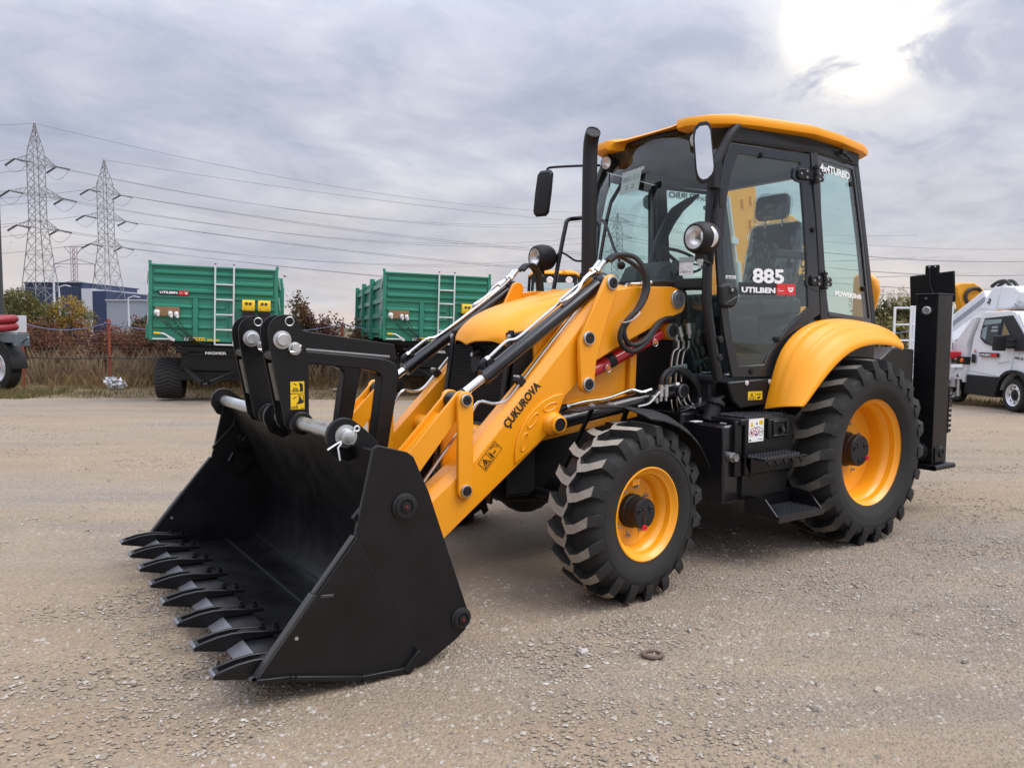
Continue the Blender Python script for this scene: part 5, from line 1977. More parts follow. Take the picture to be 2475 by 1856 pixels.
PS.poly(g, [(.020, .050), (.036, .050), (.036, .068), (.020, .068)], .0015, .0025)
PS.poly(g, [(.064, .056), (.074, .070), (.082, .060), (.074, .064)], .0015, .0025)
PS.line(g, [(.008, .012), (.020, .012)], .008, .0015, .0025)
PS.line(g, [(.090, .014), (.136, .014)], .003, .0015, .0025)
PS.line(g, [(.044, .090), (.104, .090)], .004, .0015, .0025)
PS.line(g, [(.106, .064), (.130, .064)], .003, .0015, .0025)
PS.line(g, [(.106, .056), (.130, .056)], .003, .0015, .0025)
part('plate_print', g, 'ink', ip)
g = G()
PS.poly(g, [(.058, .050), (.088, .050), (.082, .040), (.064, .040)], .0015, .0028)
part('plate_print', g, 'blue_ink', ip)

# ---------------------------------------------------------------- rear frame, stabilisers and backhoe
g = G()
g.span((-1.10, -.69, .48), (-1.28, .69, .62))
g.span((-1.10, -.69, 1.02), (-1.28, .69, 1.16))
g.span((-1.12, -.30, .45), (-1.34, .30, 1.30))
g.prism([(-.50, .95), (-.50, 1.20), (-.80, 1.36), (-1.12, 1.34), (-1.12, .55), (-.80, .55)], -.80, .80)
for s in (1, -1):
    g.span((-1.10, s * .45, .48), (-1.29, s * .68, 1.32))
part('rear_frame', g, 'black', DIG, 0.012)
for s in (1, -1):
    g = G()
    g.span((-1.30, s * .700, .40), (-1.53, s * .885, 1.785))
    g.span((-1.295, s * .695, 1.785), (-1.535, s * .89, 1.795))
    sp_ = part('stabiliser_leg', g, 'black', DIG, 0.010)
    g = G()
    g.prism([(s * .695, .415), (s * .89, .415), (s * .89, .51), (s * .82, .525), (s * .695, .515)], -1.296, -1.30 + .008, 'x')
    g.span((-1.33, s * .885, .41), (-1.50, s * .897, .53))
    g.span((-1.24, s * .66, .355), (-1.56, s * .94, .395))
    g.cyl((-1.24, s * .935, .378), (-1.55, s * .935, .378), .022, 14)
    part('stabiliser_foot', g, 'black', sp_, 0.006)
    g = G()
    g.lathe([(.055, s * .885), (.055, s * .892), (.042, s * .900), (.040, s * .908), (.022, s * .910), (.020, s * .902), (0, s * .902)], o=(-1.42, 0, .49), n=24)
    g.lathe([(.085, 0), (.085, .012), (.062, .022), (.060, .012), (.030, .014), (0, .014)], o=(-1.298, s * .77, .49), axis=(1, 0, 0), n=26)
    part('foot_pin', g, 'black_matt', sp_)
    g = G()
    g.lathe([(.034, 0), (.034, .03), (.026, .034), (.024, .02), (0, .02)], o=(-1.30, s * .80, 1.655), axis=(1, .15, 0), n=24)
    part('oil_cap', g, 'zinc', sp_)
    g = G()
    g.cyl((-1.30, s * .785, 1.755), (-1.292, s * .785, 1.755), .010, 10)
    part('bleed_screw', g, 'bolt', sp_)
    g = G()      # lamp and number board above the leg
    g.box((-1.62, s * .665, 1.850), (.018, .38, .26), Matrix.Rotation(R(4), 3, 'X'))
    g.span((-1.61, s * .60, 1.97), (-1.63, s * .72, 2.05))
    lb = part('lamp_board', g, 'black', DIG, 0.010)
    g = G()
    g.tube(smooth_path([(-1.608, s * .645, 2.03), (-1.606, s * .650, 1.93), (-1.604, s * .655, 1.88), (-1.60, s * .690, 1.80)], 4), .006, 6)
    part('board_lead', g, 'hose', lb)
    g = G()
    for dy in (-.02, .03):
        g.cyl((-1.610, s * .66 + dy, 2.035), (-1.604, s * .66 + dy, 2.035), .007, 8)
    part('board_rivet', g, 'alu', lb)
g = G()
for k in range(9):
    g.box((-1.555, .875, .66 + .042 * k), (.05, .030, .024))
g.span((-1.532, .84, .64), (-1.540, .888, 1.03))
part('tooth_rack', g, 'black_matt', DIG)
# backhoe boom folded up on the far end of the rear rail
g = G()
g.prism([(-.82, 1.30), (-.90, 2.2), (-.98, 2.86), (-1.06, 2.98), (-1.28, 3.0), (-1.38, 2.90), (-1.405, 2.62), (-1.38, 2.50), (-1.27, 2.43), (-1.25, 2.2), (-1.27, 1.3)], -1.24, -1.00)
bm_ = part('backhoe_dipper', g, 'yellow', DIG, 0.02)
for x, z in ((-1.16, 2.74), (-1.285, 2.78), (-1.29, 2.55)):
    g = G()
    g.tube([(x - .01, -.998, z - .04), (x, -.998, z + .04)], .018, 8)
    part('pressed_slot', g, 'yellow', bm_)
g = G()
BO = [(-1.45, 2.30), (-1.62, 2.64), (-1.80, 2.72), (-2.01, 2.70), (-2.20, 2.61), (-2.32, 2.42), (-2.40, 2.16), (-2.42, 1.88), (-2.35, 1.40), (-2.20, 1.20), (-1.95, 1.25), (-1.90, 1.5), (-1.85, 1.9), (-1.75, 2.15)]
g.prism(BO, -1.22, -1.02)
b2 = part('backhoe_boom', g, 'yellow', DIG, 0.02)
text('boom_lettering', '\u00c7UKUROVA', (-2.00, -1.018, 2.52), V(-2.33, 0, 1.85) - V(-2.00, 0, 2.52), (-.85, 0, .45), .11, 'ink', b2, w=.85, extrude=.001, bold=.03)
PB = Plane2((-1.93, -1.0185, 2.30), V(-2.20, 0, 1.80) - V(-1.93, 0, 2.30), (-.85, 0, .45))
g = G()
PB.rect(g, 0, -.02, .50, .07, -.001, .001)
part('boom_band', g, 'ink', b2)
text('dealer_lettering', 'UTILBEN', PB(.03, 0, .0015), PB.r, PB.u, .05, 'white', b2, w=.42, extrude=.001, bold=.04)
g = G()
g.cyl((-.93, -.985, 2.78), (-1.07, -.985, 2.16), .022, 12)
g.cyl((-1.07, -.985, 2.16), (-1.13, -.985, 1.7), .05, 14)
g.box((-1.02, -.985, 2.36), (.09, .07, .06))
part('dipper_ram', g, 'alu', DIG)
g = G()
g.prism([(.02, 1.2), (.02, 1.98), (.10, 2.02), (.18, 2.00), (.245, 1.94), (.265, 1.85), (.245, 1.74), (.20, 1.62), (.18, 1.2)], -1.46, -1.54, 'x')
part('slew_casting', g, 'yellow', DIG, 0.03)
g = G()
g.span((-1.30, -1.25, .5), (-1.55, -.85, 1.5))
part('king_post', g, 'black', DIG, 0.02)

# ================================================================== THE YARD AND WHAT STANDS ROUND IT
# the yard's own axes: u runs along the wire fence, w towards it; both start under the photographer's spot
YO = V(5.133, 4.139, 0)
YU = V(-0.8234, 0.5674, 0).normalized()
YW = V(-0.5674, -0.8234, 0).normalized()
UANG = math.atan2(YU.y, YU.x)


def yp(u, w, z=0.0):
    return YO + YU * u + YW * w + V(0, 0, z)


def fast_mesh(name, co, faces, mats, smooth=False, attr=None):
    """co (n,3), faces (m,k) arrays"""
    me = bpy.data.meshes.new(name)
    n, (m_, k) = len(co), faces.shape
    me.vertices.add(n)
    me.vertices.foreach_set('co', np.ascontiguousarray(co, dtype=np.float32).ravel())
    me.loops.add(m_ * k)
    me.loops.foreach_set('vertex_index', np.ascontiguousarray(faces, dtype=np.int32).ravel())
    me.polygons.add(m_)
    me.polygons.foreach_set('loop_start', np.arange(0, m_ * k, k, dtype=np.int32))
    me.polygons.foreach_set('loop_total', np.full(m_, k, dtype=np.int32))
    me.polygons.foreach_set('use_smooth', np.full(m_, smooth))
    for q in mats:
        me.materials.append(M[q] if isinstance(q, str) else q)
    if attr is not None:
        a = me.attributes.new('tone', 'FLOAT', 'POINT')
        a.data.foreach_set('value', attr.astype(np.float32))
    me.update(calc_edges=True)
    me.validate()
    return me


def fast_obj(name, co, faces, mats, parent=None, **k):
    o = bpy.data.objects.new(name, fast_mesh(name, co, faces, mats, **k))
    COL.objects.link(o)
    if parent is not None:
        o.parent = parent
    return o


# ---------------------------------------------------------------- ground materials
def dirt_material():
    m, nt, b = new_mat('gravel_yard_dirt')
    N, L = nt.nodes, nt.links
    b.inputs['Roughness'].default_value = 0.92
    b.inputs['Specular IOR Level'].default_value = 0.25
    tcn = N.new('ShaderNodeTexCoord')
    rot = N.new('ShaderNodeMapping')
    rot.inputs['Rotation'].default_value = (0, 0, -UANG)
    L.new(tcn.outputs['Object'], rot.inputs[0])

    def noise_(scale, detail, rough, vec=None, dist=0.0):
        n = N.new('ShaderNodeTexNoise')
        n.inputs['Scale'].default_value = scale
        n.inputs['Detail'].default_value = detail
        n.inputs['Roughness'].default_value = rough
        n.inputs['Distortion'].default_value = dist
        L.new(vec or rot.outputs[0], n.inputs['Vector'])
        return n.outputs[0]

    def ramp(src, stops):
        n = N.new('ShaderNodeValToRGB')
        e = n.color_ramp.elements
        while len(e) < len(stops):
            e.new(0.5)
        for i, (p, c) in enumerate(stops):
            e[i].position = p
            e[i].color = (*c, 1)
        L.new(src, n.inputs[0])
        return n.outputs[0]

    def mix(f, a, b_, mode='MIX'):
        n = N.new('ShaderNodeMix')
        n.data_type = 'RGBA'
        n.blend_type = mode
        if isinstance(f, float):
            n.inputs[0].default_value = f
        else:
            L.new(f, n.inputs[0])
        for s, v in ((6, a), (7, b_)):
            if isinstance(v, tuple):
                n.inputs[s].default_value = (*v, 1)
            else:
                L.new(v, n.inputs[s])
        return n.outputs[2]

    strk = N.new('ShaderNodeMapping')      # traffic smears the dirt along the yard
    strk.inputs['Scale'].default_value = (0.22, 1.0, 1.0)
    L.new(rot.outputs[0], strk.inputs[0])
    big = noise_(0.35, 4, 0.6, strk.outputs[0], 0.5)
    med = noise_(2.2, 6, 0.65, strk.outputs[0])
    fine = noise_(38, 7, 0.8)
    c = mix(ramp(big, [(0.42, (0, 0, 0)), (0.56, (1, 1, 1))]), (0.335, 0.252, 0.168), (0.268, 0.225, 0.178))
    c = mix(ramp(med, [(0.40, (0, 0, 0)), (0.66, (0.65,) * 3)]), c, (0.385, 0.300, 0.208))
    # small stones bedded in the dirt
    vo = N.new('ShaderNodeTexVoronoi')
    vo.inputs['Scale'].default_value = 62
    vo.inputs['Randomness'].default_value = 1.0
    L.new(rot.outputs[0], vo.inputs['Vector'])
    vc = N.new('ShaderNodeTexVoronoi')
    vc.inputs['Scale'].default_value = 24
    L.new(rot.outputs[0], vc.inputs['Vector'])
    patch = ramp(noise_(0.55, 5, 0.62, strk.outputs[0], 0.3), [(0.46, (0.10,) * 3), (0.58, (1, 1, 1))])
    sep_ = N.new('ShaderNodeSeparateColor')
    L.new(vo.outputs['Color'], sep_.inputs[0])
    stone = ramp(sep_.outputs[0], [(0.0, (0.16, 0.145, 0.13)), (0.5, (0.31, 0.285, 0.25)), (0.85, (0.42, 0.40, 0.37)), (1.0, (0.58, 0.56, 0.54))])
    sf = N.new('ShaderNodeMath')
    sf.operation = 'MULTIPLY'
    L.new(patch, sf.inputs[0])
    L.new(ramp(vo.outputs['Distance'], [(0.25, (0.75,) * 3), (0.55, (0, 0, 0))]), sf.inputs[1])
    c = mix(sf.outputs[0], c, stone)
    c = mix(ramp(fine, [(0.36, (0.42,) * 3), (0.55, (0, 0, 0))]), c, (0.13, 0.105, 0.082))
    # damp dark tracks at the far right of the yard
    sp_ = N.new('ShaderNodeSeparateXYZ')
    L.new(rot.outputs[0], sp_.inputs[0])
    L.new(c, b.inputs['Base Color'])
    # relief
    h1 = N.new('ShaderNodeMath')
    h1.operation = 'MULTIPLY_ADD'
    L.new(fine, h1.inputs[0])
    h1.inputs[1].default_value = 0.9
    L.new(ramp(vo.outputs['Distance'], [(0.0, (1, 1, 1)), (0.6, (0, 0, 0))]), h1.inputs[2])
    h2 = N.new('ShaderNodeMath')
    h2.operation = 'MULTIPLY_ADD'
    L.new(noise_(9, 6, 0.7, strk.outputs[0]), h2.inputs[0])
    h2.inputs[1].default_value = 2.2
    L.new(h1.outputs[0], h2.inputs[2])
    bp = N.new('ShaderNodeBump')
    bp.inputs['Strength'].default_value = 0.85
    bp.inputs['Distance'].default_value = 0.012
    L.new(h2.outputs[0], bp.inputs['Height'])
    L.new(bp.outputs[0], b.inputs['Normal'])
    return m


def stone_material():
    m, nt, b = new_mat('loose_stone')
    N, L = nt.nodes, nt.links
    b.inputs['Roughness'].default_value = 0.85
    at = N.new('ShaderNodeAttribute')
    at.attribute_name = 'tone'
    rp = N.new('ShaderNodeValToRGB')
    e = rp.color_ramp.elements
    st = [(0.0, (0.11, 0.098, 0.082)), (0.35, (0.27, 0.228, 0.175)), (0.65, (0.34, 0.292, 0.232)), (0.9, (0.40, 0.37, 0.33)), (1.0, (0.50, 0.48, 0.45))]
    while len(e) < len(st):
        e.new(0.5)
    for i, (p, c) in enumerate(st):
        e[i].position = p
        e[i].color = (*c, 1)
    L.new(at.outputs['Fac'], rp.inputs[0])
    L.new(rp.outputs[0], b.inputs['Base Color'])
    return m


M['dirt'] = dirt_material()
M['pebble'] = stone_material()
M['field'] = leaf_mat('dry_field_soil', [(0.13, 0.095, 0.055), (0.22, 0.165, 0.10), (0.17, 0.135, 0.075), (0.26, 0.20, 0.125)], 0.9, 0.9)
M['straw'] = leaf_mat('dry_straw', [(0.19, 0.115, 0.05), (0.33, 0.235, 0.115), (0.25, 0.165, 0.075), (0.15, 0.095, 0.048)], 0.8, 1.3)
M['verge'] = leaf_mat('verge_grass', [(0.15, 0.125, 0.055), (0.20, 0.155, 0.075), (0.12, 0.125, 0.045), (0.25, 0.19, 0.10)], 0.8, 1.6)
M['leaf_red'] = leaf_mat('red_brown_leaves', [(0.115, 0.036, 0.026), (0.19, 0.064, 0.036), (0.14, 0.078, 0.036), (0.085, 0.026, 0.030)], 0.6, 3.5)
M['leaf_rust'] = leaf_mat('rusty_leaves', [(0.14, 0.070, 0.032), (0.17, 0.10, 0.040), (0.11, 0.045, 0.034), (0.15, 0.11, 0.045)], 0.6, 2.5)
M['leaf_purple'] = leaf_mat('purple_leaves', [(0.055, 0.018, 0.028), (0.10, 0.032, 0.040), (0.12, 0.055, 0.035)], 0.6, 3.0)
M['leaf_olive'] = leaf_mat('olive_leaves', [(0.065, 0.075, 0.028), (0.12, 0.115, 0.040), (0.09, 0.095, 0.05), (0.16, 0.13, 0.045)], 0.6, 2.5)
M['leaf_dark'] = leaf_mat('dark_green_leaves', [(0.030, 0.045, 0.022), (0.055, 0.070, 0.030), (0.075, 0.085, 0.04)], 0.6, 2.5)
M['leaf_yellow'] = leaf_mat('golden_leaves', [(0.30, 0.185, 0.030), (0.38, 0.25, 0.05), (0.20, 0.13, 0.035)], 0.6, 1.2)
M['leaf_green'] = leaf_mat('yellow_green_leaves', [(0.095, 0.105, 0.030), (0.16, 0.15, 0.045), (0.075, 0.085, 0.028)], 0.6, 1.0)
M['reed'] = leaf_mat('reed_leaves', [(0.17, 0.17, 0.065), (0.28, 0.26, 0.11), (0.23, 0.20, 0.095)], 0.7, 1.5)
M['plume'] = leaf_mat('pale_plumes', [(0.42, 0.37, 0.29), (0.55, 0.50, 0.42)], 0.8, 2.0)

# ---------------------------------------------------------------- ground
g = G()
S_ = 900
g.add([(-S_, -S_, -0.03), (S_, -S_, -0.03), (S_, S_, -0.03), (-S_, S_, -0.03)], [(0, 1, 2, 3)])
tag(part('ground', g, 'field'), kind='structure')


def far_edge(u):
    return 16.6 + 0.5 * noise.noise(V(u * 0.22, 3.3, 0)) + 0.16 * noise.noise(V(u * 1.3, 9, 0)) - 0.035 * max(0, u)


us = np.concatenate([np.linspace(-46, -14, 40)[:-1], np.linspace(-14, 13, 270), np.linspace(13, 46, 40)[1:]])
ws = np.concatenate([np.linspace(-26, 0.8, 26)[:-1], np.linspace(0.8, 10.5, 120), np.linspace(10.5, 16.6, 42)[1:]])
co = np.empty((len(ws), len(us), 3))
for i, w in enumerate(ws):
    t = max(0.0, (w - 10.5) / 6.1)
    for j, u in enumerate(us):
        wv = w + t * (far_edge(u) - 16.6)
        p = yp(u, wv)
        h = 0.011 * noise.noise(V(u * 0.9, wv * 1.6, 1)) + 0.006 * noise.noise(V(u * 2.6, wv * 4.2, 5)) + 0.004 * noise.noise(V(u * 7, wv * 9, 8))
        d0 = math.hypot(p.x - 1.2, p.y)
        edge = 0.028 * max(0.0, 1 - (16.5 - w) / 0.7) if w > 15.8 else 0
        co[i, j] = (p.x, p.y, h * min(1, max(0.5, d0 / 4)) - edge)
nu, nw = len(us), len(ws)
idx = np.arange(nu * nw).reshape(nw, nu)
fc = np.stack([idx[:-1, :-1], idx[:-1, 1:], idx[1:, 1:], idx[1:, :-1]], -1).reshape(-1, 4)
yard = fast_obj('yard', co.reshape(-1, 3), fc, ['dirt'], smooth=True)
tag(yard, kind='structure')

# loose gravel: small deformed stones, thicker in patches
ICO = np.array([(0, .526, .851), (0, -.526, .851), (0, .526, -.851), (0, -.526, -.851), (.526, .851, 0), (-.526, .851, 0), (.526, -.851, 0), (-.526, -.851, 0), (.851, 0, .526), (-.851, 0, .526), (.851, 0, -.526), (-.851, 0, -.526)])
ICF = np.array([(0, 1, 8), (0, 8, 4), (0, 4, 5), (0, 5, 9), (0, 9, 1), (1, 6, 8), (8, 6, 10), (8, 10, 4), (4, 10, 2), (4, 2, 5), (5, 2, 11), (5, 11, 9), (9, 11, 7), (9, 7, 1), (1, 7, 6), (3, 6, 7), (3, 10, 6), (3, 2, 10), (3, 11, 2), (3, 7, 11)])
OCT = np.array([(1, 0, 0), (-1, 0, 0), (0, 1, 0), (0, -1, 0), (0, 0, 1), (0, 0, -1.0)])
OCF = np.array([(0, 2, 4), (2, 1, 4), (1, 3, 4), (3, 0, 4), (2, 0, 5), (1, 2, 5), (3, 1, 5), (0, 3, 5)])


def pebbles(n, base, bf, w0, w1, r0, r1, power, lift=0.25):
    q = RNG.random(n * 3)
    w = w0 * (w1 / w0) ** (q ** power)
    u = (RNG.random(n * 3) * 2 - 1) * (0.74 * w + 0.9)
    keep = np.array([noise.noise(V(a * 0.16, b_ * 0.62, 4.7)) + 0.35 * noise.noise(V(a * 0.8, b_ * 1.5, 2)) for a, b_ in zip(u, w)])
    ok = RNG.random(n * 3) < np.clip(0.10 + 2.2 * (keep - 0.02), 0.05, 1)
    u, w = u[ok][:n], w[ok][:n]
    m_ = len(u)
    r = np.exp(RNG.normal(math.log(r0), 0.42, m_)).clip(r0 * 0.4, r1)
    v = base[None] * (1 + RNG.normal(0, 0.20, (m_, len(base), 1)))
    v = v * np.stack([RNG.uniform(.8, 1.4, m_), RNG.uniform(.7, 1.1, m_), RNG.uniform(.4, .75, m_)], -1)[:, None, :]
    a = RNG.random(m_) * 2 * PI
    ca, sa = np.cos(a)[:, None], np.sin(a)[:, None]
    x = v[..., 0] * ca - v[..., 1] * sa
    y = v[..., 0] * sa + v[..., 1] * ca
    P = np.stack([x, y, v[..., 2]], -1) * r[:, None, None]
    c = np.array(YO)[None] + np.outer(u, np.array(YU)) + np.outer(w, np.array(YW))
    c[:, 2] = r * lift
    P += c[:, None, :]
    k = len(base)
    F = (bf[None] + (np.arange(m_) * k)[:, None, None]).reshape(-1, 3)
    tone = np.repeat(RNG.beta(2.2, 2.0, m_), k)
    return P.reshape(-1, 3), F, tone


sets = [pebbles(17000, ICO, ICF, 2.0, 6.5, 0.0042, 0.014, 1.0, .1), pebbles(60000, OCT, OCF, 2.2, 16.0, 0.0058, 0.016, 0.75, .1), pebbles(160, ICO, ICF, 2.6, 15.5, 0.0135, 0.022, 0.7, .1)]
off, P_, F_, T_ = 0, [], [], []
for a, b_, c in sets:
    P_.append(a)
    F_.append(b_ + off)
    T_.append(c)
    off += len(a)
tag(fast_obj('gravel', np.concatenate(P_), np.concatenate(F_), ['pebble'], attr=np.concatenate(T_)), kind='stuff')


# ---------------------------------------------------------------- grass and leaves
def blades(name, pts, hmin, hmax, wid, m, lean=0.35):
    n = len(pts)
    h = RNG.uniform(hmin, hmax, n)
    a = RNG.random(n) * 2 * PI
    d = np.stack([np.cos(a), np.sin(a), np.zeros(n)], -1)
    b_ = RNG.random(n) * 2 * PI
    ln = np.stack([np.cos(b_), np.sin(b_), np.zeros(n)], -1) * (RNG.random(n) * lean * h)[:, None]
    up_ = np.stack([np.zeros(n), np.zeros(n), h], -1)
    w = (wid * RNG.uniform(.6, 1.3, n))[:, None]
    P = np.stack([pts - d * w, pts + d * w, pts + ln * .35 + up_ * .55 + d * w * .7, pts + ln + up_], 1)
    F = np.arange(n * 4).reshape(n, 4)
    return fast_obj(name, P.reshape(-1, 3), F, [m])


def scatter(n, u0, u1, w0, w1, z=-0.03, dens=None):
    u = RNG.uniform(u0, u1, n)
    w = RNG.uniform(w0, w1, n)
    if dens is not None:
        k = np.array([dens(a, b_) for a, b_ in zip(u, w)])
        ok = RNG.random(n) < k
        u, w = u[ok], w[ok]
    p = np.array(YO)[None] + np.outer(u, np.array(YU)) + np.outer(w, np.array(YW))
    p[:, 2] = z
    return p


tall = lambda a, b_: 0.35 + 0.9 * noise.noise(V(a * 0.7, b_ * 0.7, 3)) if b_ > 19.0 else 0.25 + 0.5 * noise.noise(V(a * .9, b_, 1))
tag(blades('dry_grass', scatter(60000, -17, 16, 18.9, 25, dens=tall), .10, .50, .0075, 'straw', .6), kind='stuff')
M['twig'] = leaf_mat('brown_twigs', [(0.15, 0.095, 0.062), (0.24, 0.17, 0.11), (0.30, 0.22, 0.13), (0.17, 0.085, 0.06)], 0.85, 1.2)
tag(blades('tall_dry_weeds', scatter(13000, -17, 8, 19.8, 22.6, dens=lambda a, b_: .35 + .9 * noise.noise(V(a * .8, b_ * .5, 12))), .4, 1.05, .0042, 'twig', .6), kind='stuff')
tag(blades('verge_grass', np.concatenate([scatter(22000, -17, 16, 16.3, 19.4, dens=lambda a, b_: .25 + 1.0 * noise.noise(V(a * .6, b_ * .9, 7)) - .25 * max(0, 17.2 - b_)),
                                          scatter(2500, -12.5, -10.2, 16.2, 18.2)]), .03, .16, .008, 'verge', .8), kind='stuff')


def leaf_cloud(lobes, n, size, fill=0.55, gap=0.12, ell=1.0):
    """leaf quads spread through a few overlapping lobes (centre, radii); gaps where the noise is low"""
    vol = np.array([r[0] * r[1] * r[2] for c, r in lobes]) ** (2 / 3)
    pick = RNG.choice(len(lobes), int(n * 1.7), p=vol / vol.sum())
    C_ = np.array([c for c, r in lobes])[pick]
    R_ = np.array([r for c, r in lobes])[pick]
    d = RNG.normal(0, 1, (len(pick), 3))
    d /= np.linalg.norm(d, axis=1)[:, None]
    rad = RNG.random(len(pick)) ** (1 / 3) * (1 - fill) + fill * RNG.random(len(pick)) ** .35
    rad *= 1 + RNG.normal(0, .09, len(pick))
    p = C_ + d * R_ * rad[:, None]
    nz = np.array([noise.noise(V(*(q * 2.3))) + .5 * noise.noise(V(*(q * 6))) for q in p])
    p = p[(nz > -gap) & (p[:, 2] > .04)][:n]
    m_ = len(p)
    a = RNG.normal(0, 1, (m_, 3))
    a /= np.linalg.norm(a, axis=1)[:, None]
    b_ = np.cross(a, RNG.normal(0, 1, (m_, 3)))
    b_ /= np.linalg.norm(b_, axis=1)[:, None]
    s_ = (size * RNG.uniform(.6, 1.4, m_))[:, None]
    a = a * s_ * ell
    b_ = b_ * s_ * .55
    P = np.stack([p - a, p - b_ * .9 + a * .1, p + a, p + b_ * .9 + a * .1], 1)
    return P.reshape(-1, 3), np.arange(m_ * 4).reshape(m_, 4)


def plant(name, label, cat, pos, lobes, n, size, m, group=None, trunk=0.05, limbs=9, fill=.55, gap=.12, ell=1.0, m2=None, seed=1):
    rs = random.Random(seed)
    t = thing(name, label, cat, pos, (0, 0, rs.random() * 6), group)
    co_, fc_ = leaf_cloud(lobes, n, size, fill, gap, ell)
    cr_ = fast_obj('crown', co_, fc_, [m], t)
    if m2:
        me = cr_.data
        me.materials.append(M[m2])
        pk = np.array([1 if noise.noise(V(*q) * 1.1) > .12 else 0 for q in co_[::4]], dtype=np.int32)
        me.polygons.foreach_set('material_index', pk)
    g = G()
    top = max(c[2] + r[2] * .4 for c, r in lobes)
    for i in range(limbs):
        c, r = lobes[rs.randrange(len(lobes))]
        e = V(c[0] + rs.uniform(-.8, .8) * r[0], c[1] + rs.uniform(-.8, .8) * r[1], c[2] + rs.uniform(.0, .9) * r[2])
        b0 = V(rs.uniform(-1, 1) * trunk * 1.5, rs.uniform(-1, 1) * trunk * 1.5, 0)
        mid = b0.lerp(e, .45) + V(rs.uniform(-.1, .1), rs.uniform(-.1, .1), .15 * e.z)
        g.tube([b0, mid, e], [trunk, trunk * .6, trunk * .12], 5)
    part('trunk', g, 'bark', t)
    return t


# ---------------------------------------------------------------- bushes and trees
def bush_lobes(w, h, k, seed, base=.15):
    rs = random.Random(seed)
    return [((rs.uniform(-w, w) * .55, rs.uniform(-.5, .5) * w * .5, base * h + h * rs.uniform(.25, .62)), (w * rs.uniform(.32, .55), w * rs.uniform(.3, .5), h * rs.uniform(.24, .40))) for _ in range(k)]


BG = 'bushes behind the wire fence'
bl = [  # u, w, half-width, height, leaves, colour, second colour, label
    (-13.9, 22.5, 1.5, 1.80, 'leaf_red', 'leaf_rust', 'low red-brown bush behind the fence next to the parked tanker'),
    (-11.6, 22.3, 1.9, 1.95, 'leaf_red', 'leaf_purple', 'dense red-brown bush behind the sagging blue rope'),
    (-9.4, 21.9, 1.8, 2.0, 'leaf_red', 'leaf_rust', 'rusty red bush behind the second red fence post'),
    (-7.6, 22.2, 1.6, 2.1, 'leaf_rust', 'leaf_red', 'tall rusty bush touching the left edge of the left green trailer'),
    (-5.95, 22.0, 0.9, 2.85, 'leaf_rust', 'leaf_olive', 'tallest thin-topped autumn bush right beside the left green trailer'),
    (-5.1, 21.8, 1.2, 2.15, 'leaf_purple', 'leaf_rust', 'purple and brown bush beside the tallest autumn bush'),
    (-4.0, 21.6, 1.1, 1.95, 'leaf_rust', 'leaf_olive', 'brown and olive bush behind the lone red post between the trailers'),
    (-2.9, 21.4, .85, 2.70, 'leaf_dark', 'leaf_olive', 'dark green bush against the left edge of the right green trailer'),
]
for i, (u, w, hw, h, m, m2, lab) in enumerate(bl):
    sparse = h > 2.3
    plant('bush', lab, 'bush', yp(u, w, -.03), bush_lobes(hw, h, 12 if not sparse else 12, 40 + i, .05), 7000, .042, m, BG, .018, 26, .4, .06 if not sparse else .02, 1.15, m2, seed=i)
gl = [(10.5, 21.5, 1.5, 2.5, 'reed clump with pale plumes right behind the cab'), (12.3, 22.0, 1.5, 2.45, 'reed clump with pale plumes left of the black stabiliser post'),
      (15.2, 23.5, 1.5, 2.2, 'reed clump behind the white van')]
for i, (u, w, hw, h, lab) in enumerate(gl):
    t = plant('reed_clump', lab, 'reeds', yp(u, w, -.03), bush_lobes(hw, h, 12, 90 + i, .05), 9000, .075, 'reed', 'reeds behind the machines', .010, 40, .3, .3, 1.5, 'leaf_olive', seed=50 + i)
    co_, fc_ = leaf_cloud([((random.uniform(-hw, hw), random.uniform(-.4, .4), h * random.uniform(.86, 1.04)), (.06, .06, .20)) for _ in range(46)], 2600, .020, .2, .5, 1.6)
    fast_obj('plume', co_, fc_, ['plume'], t)['kind'] = 'stuff'
plant('shrub', 'bare brown shrub between the post and the white boom', 'shrub', yp(13.5, 24, -.03), bush_lobes(.8, 1.7, 6, 77), 1800, .04, 'leaf_rust', None, .012, 20, .4, .0, 1.0, seed=9)
# trees far left
plant('round_tree', 'broad yellow-green tree at the far left behind the tanker', 'tree', yp(-33.5, 53, -.03), [((0, 0, 2.5), (2.2, 1.8, 1.3)), ((-1.4, .3, 2.0), (1.6, 1.5, 1.4)), ((1.5, -.2, 1.9), (1.5, 1.4, 1.3)), ((.4, .4, 3.4), (1.2, 1.2, .8)), ((0, 0, 1.0), (2.6, 1.6, .9))], 11000, .085, 'leaf_green', None, .10, 20, .5, .14, 1.0, 'leaf_olive', seed=21)
plant('golden_tree', 'small golden autumn tree in front of the blue warehouse', 'tree', yp(-31.2, 55, -.03), [((0, 0, 2.7), (1.3, 1.1, 1.1)), ((-1.0, 0, 2.0), (1.0, .9, 1.0)), ((1.0, 0, 2.1), (1.0, .9, 1.0)), ((.1, 0, 1.1), (1.5, 1, 1.0))], 5200, .075, 'leaf_yellow', None, .07, 12, .55, .16, 1.0, 'leaf_green', seed=22)
for i, (u, w, h, lab) in enumerate([(-84, 178, 4.6, 'dark tree before the grey shed'), (-49, 176, 5.0, 'low dark tree at the right end of the grey shed')]):
    plant('distant_tree', lab + ' far away', 'tree', yp(u, w, -.03), bush_lobes(3.2, h, 7, 60 + i), 1500, .22, 'leaf_dark', None, .12, 8, .5, .1, 1.0, seed=30 + i)
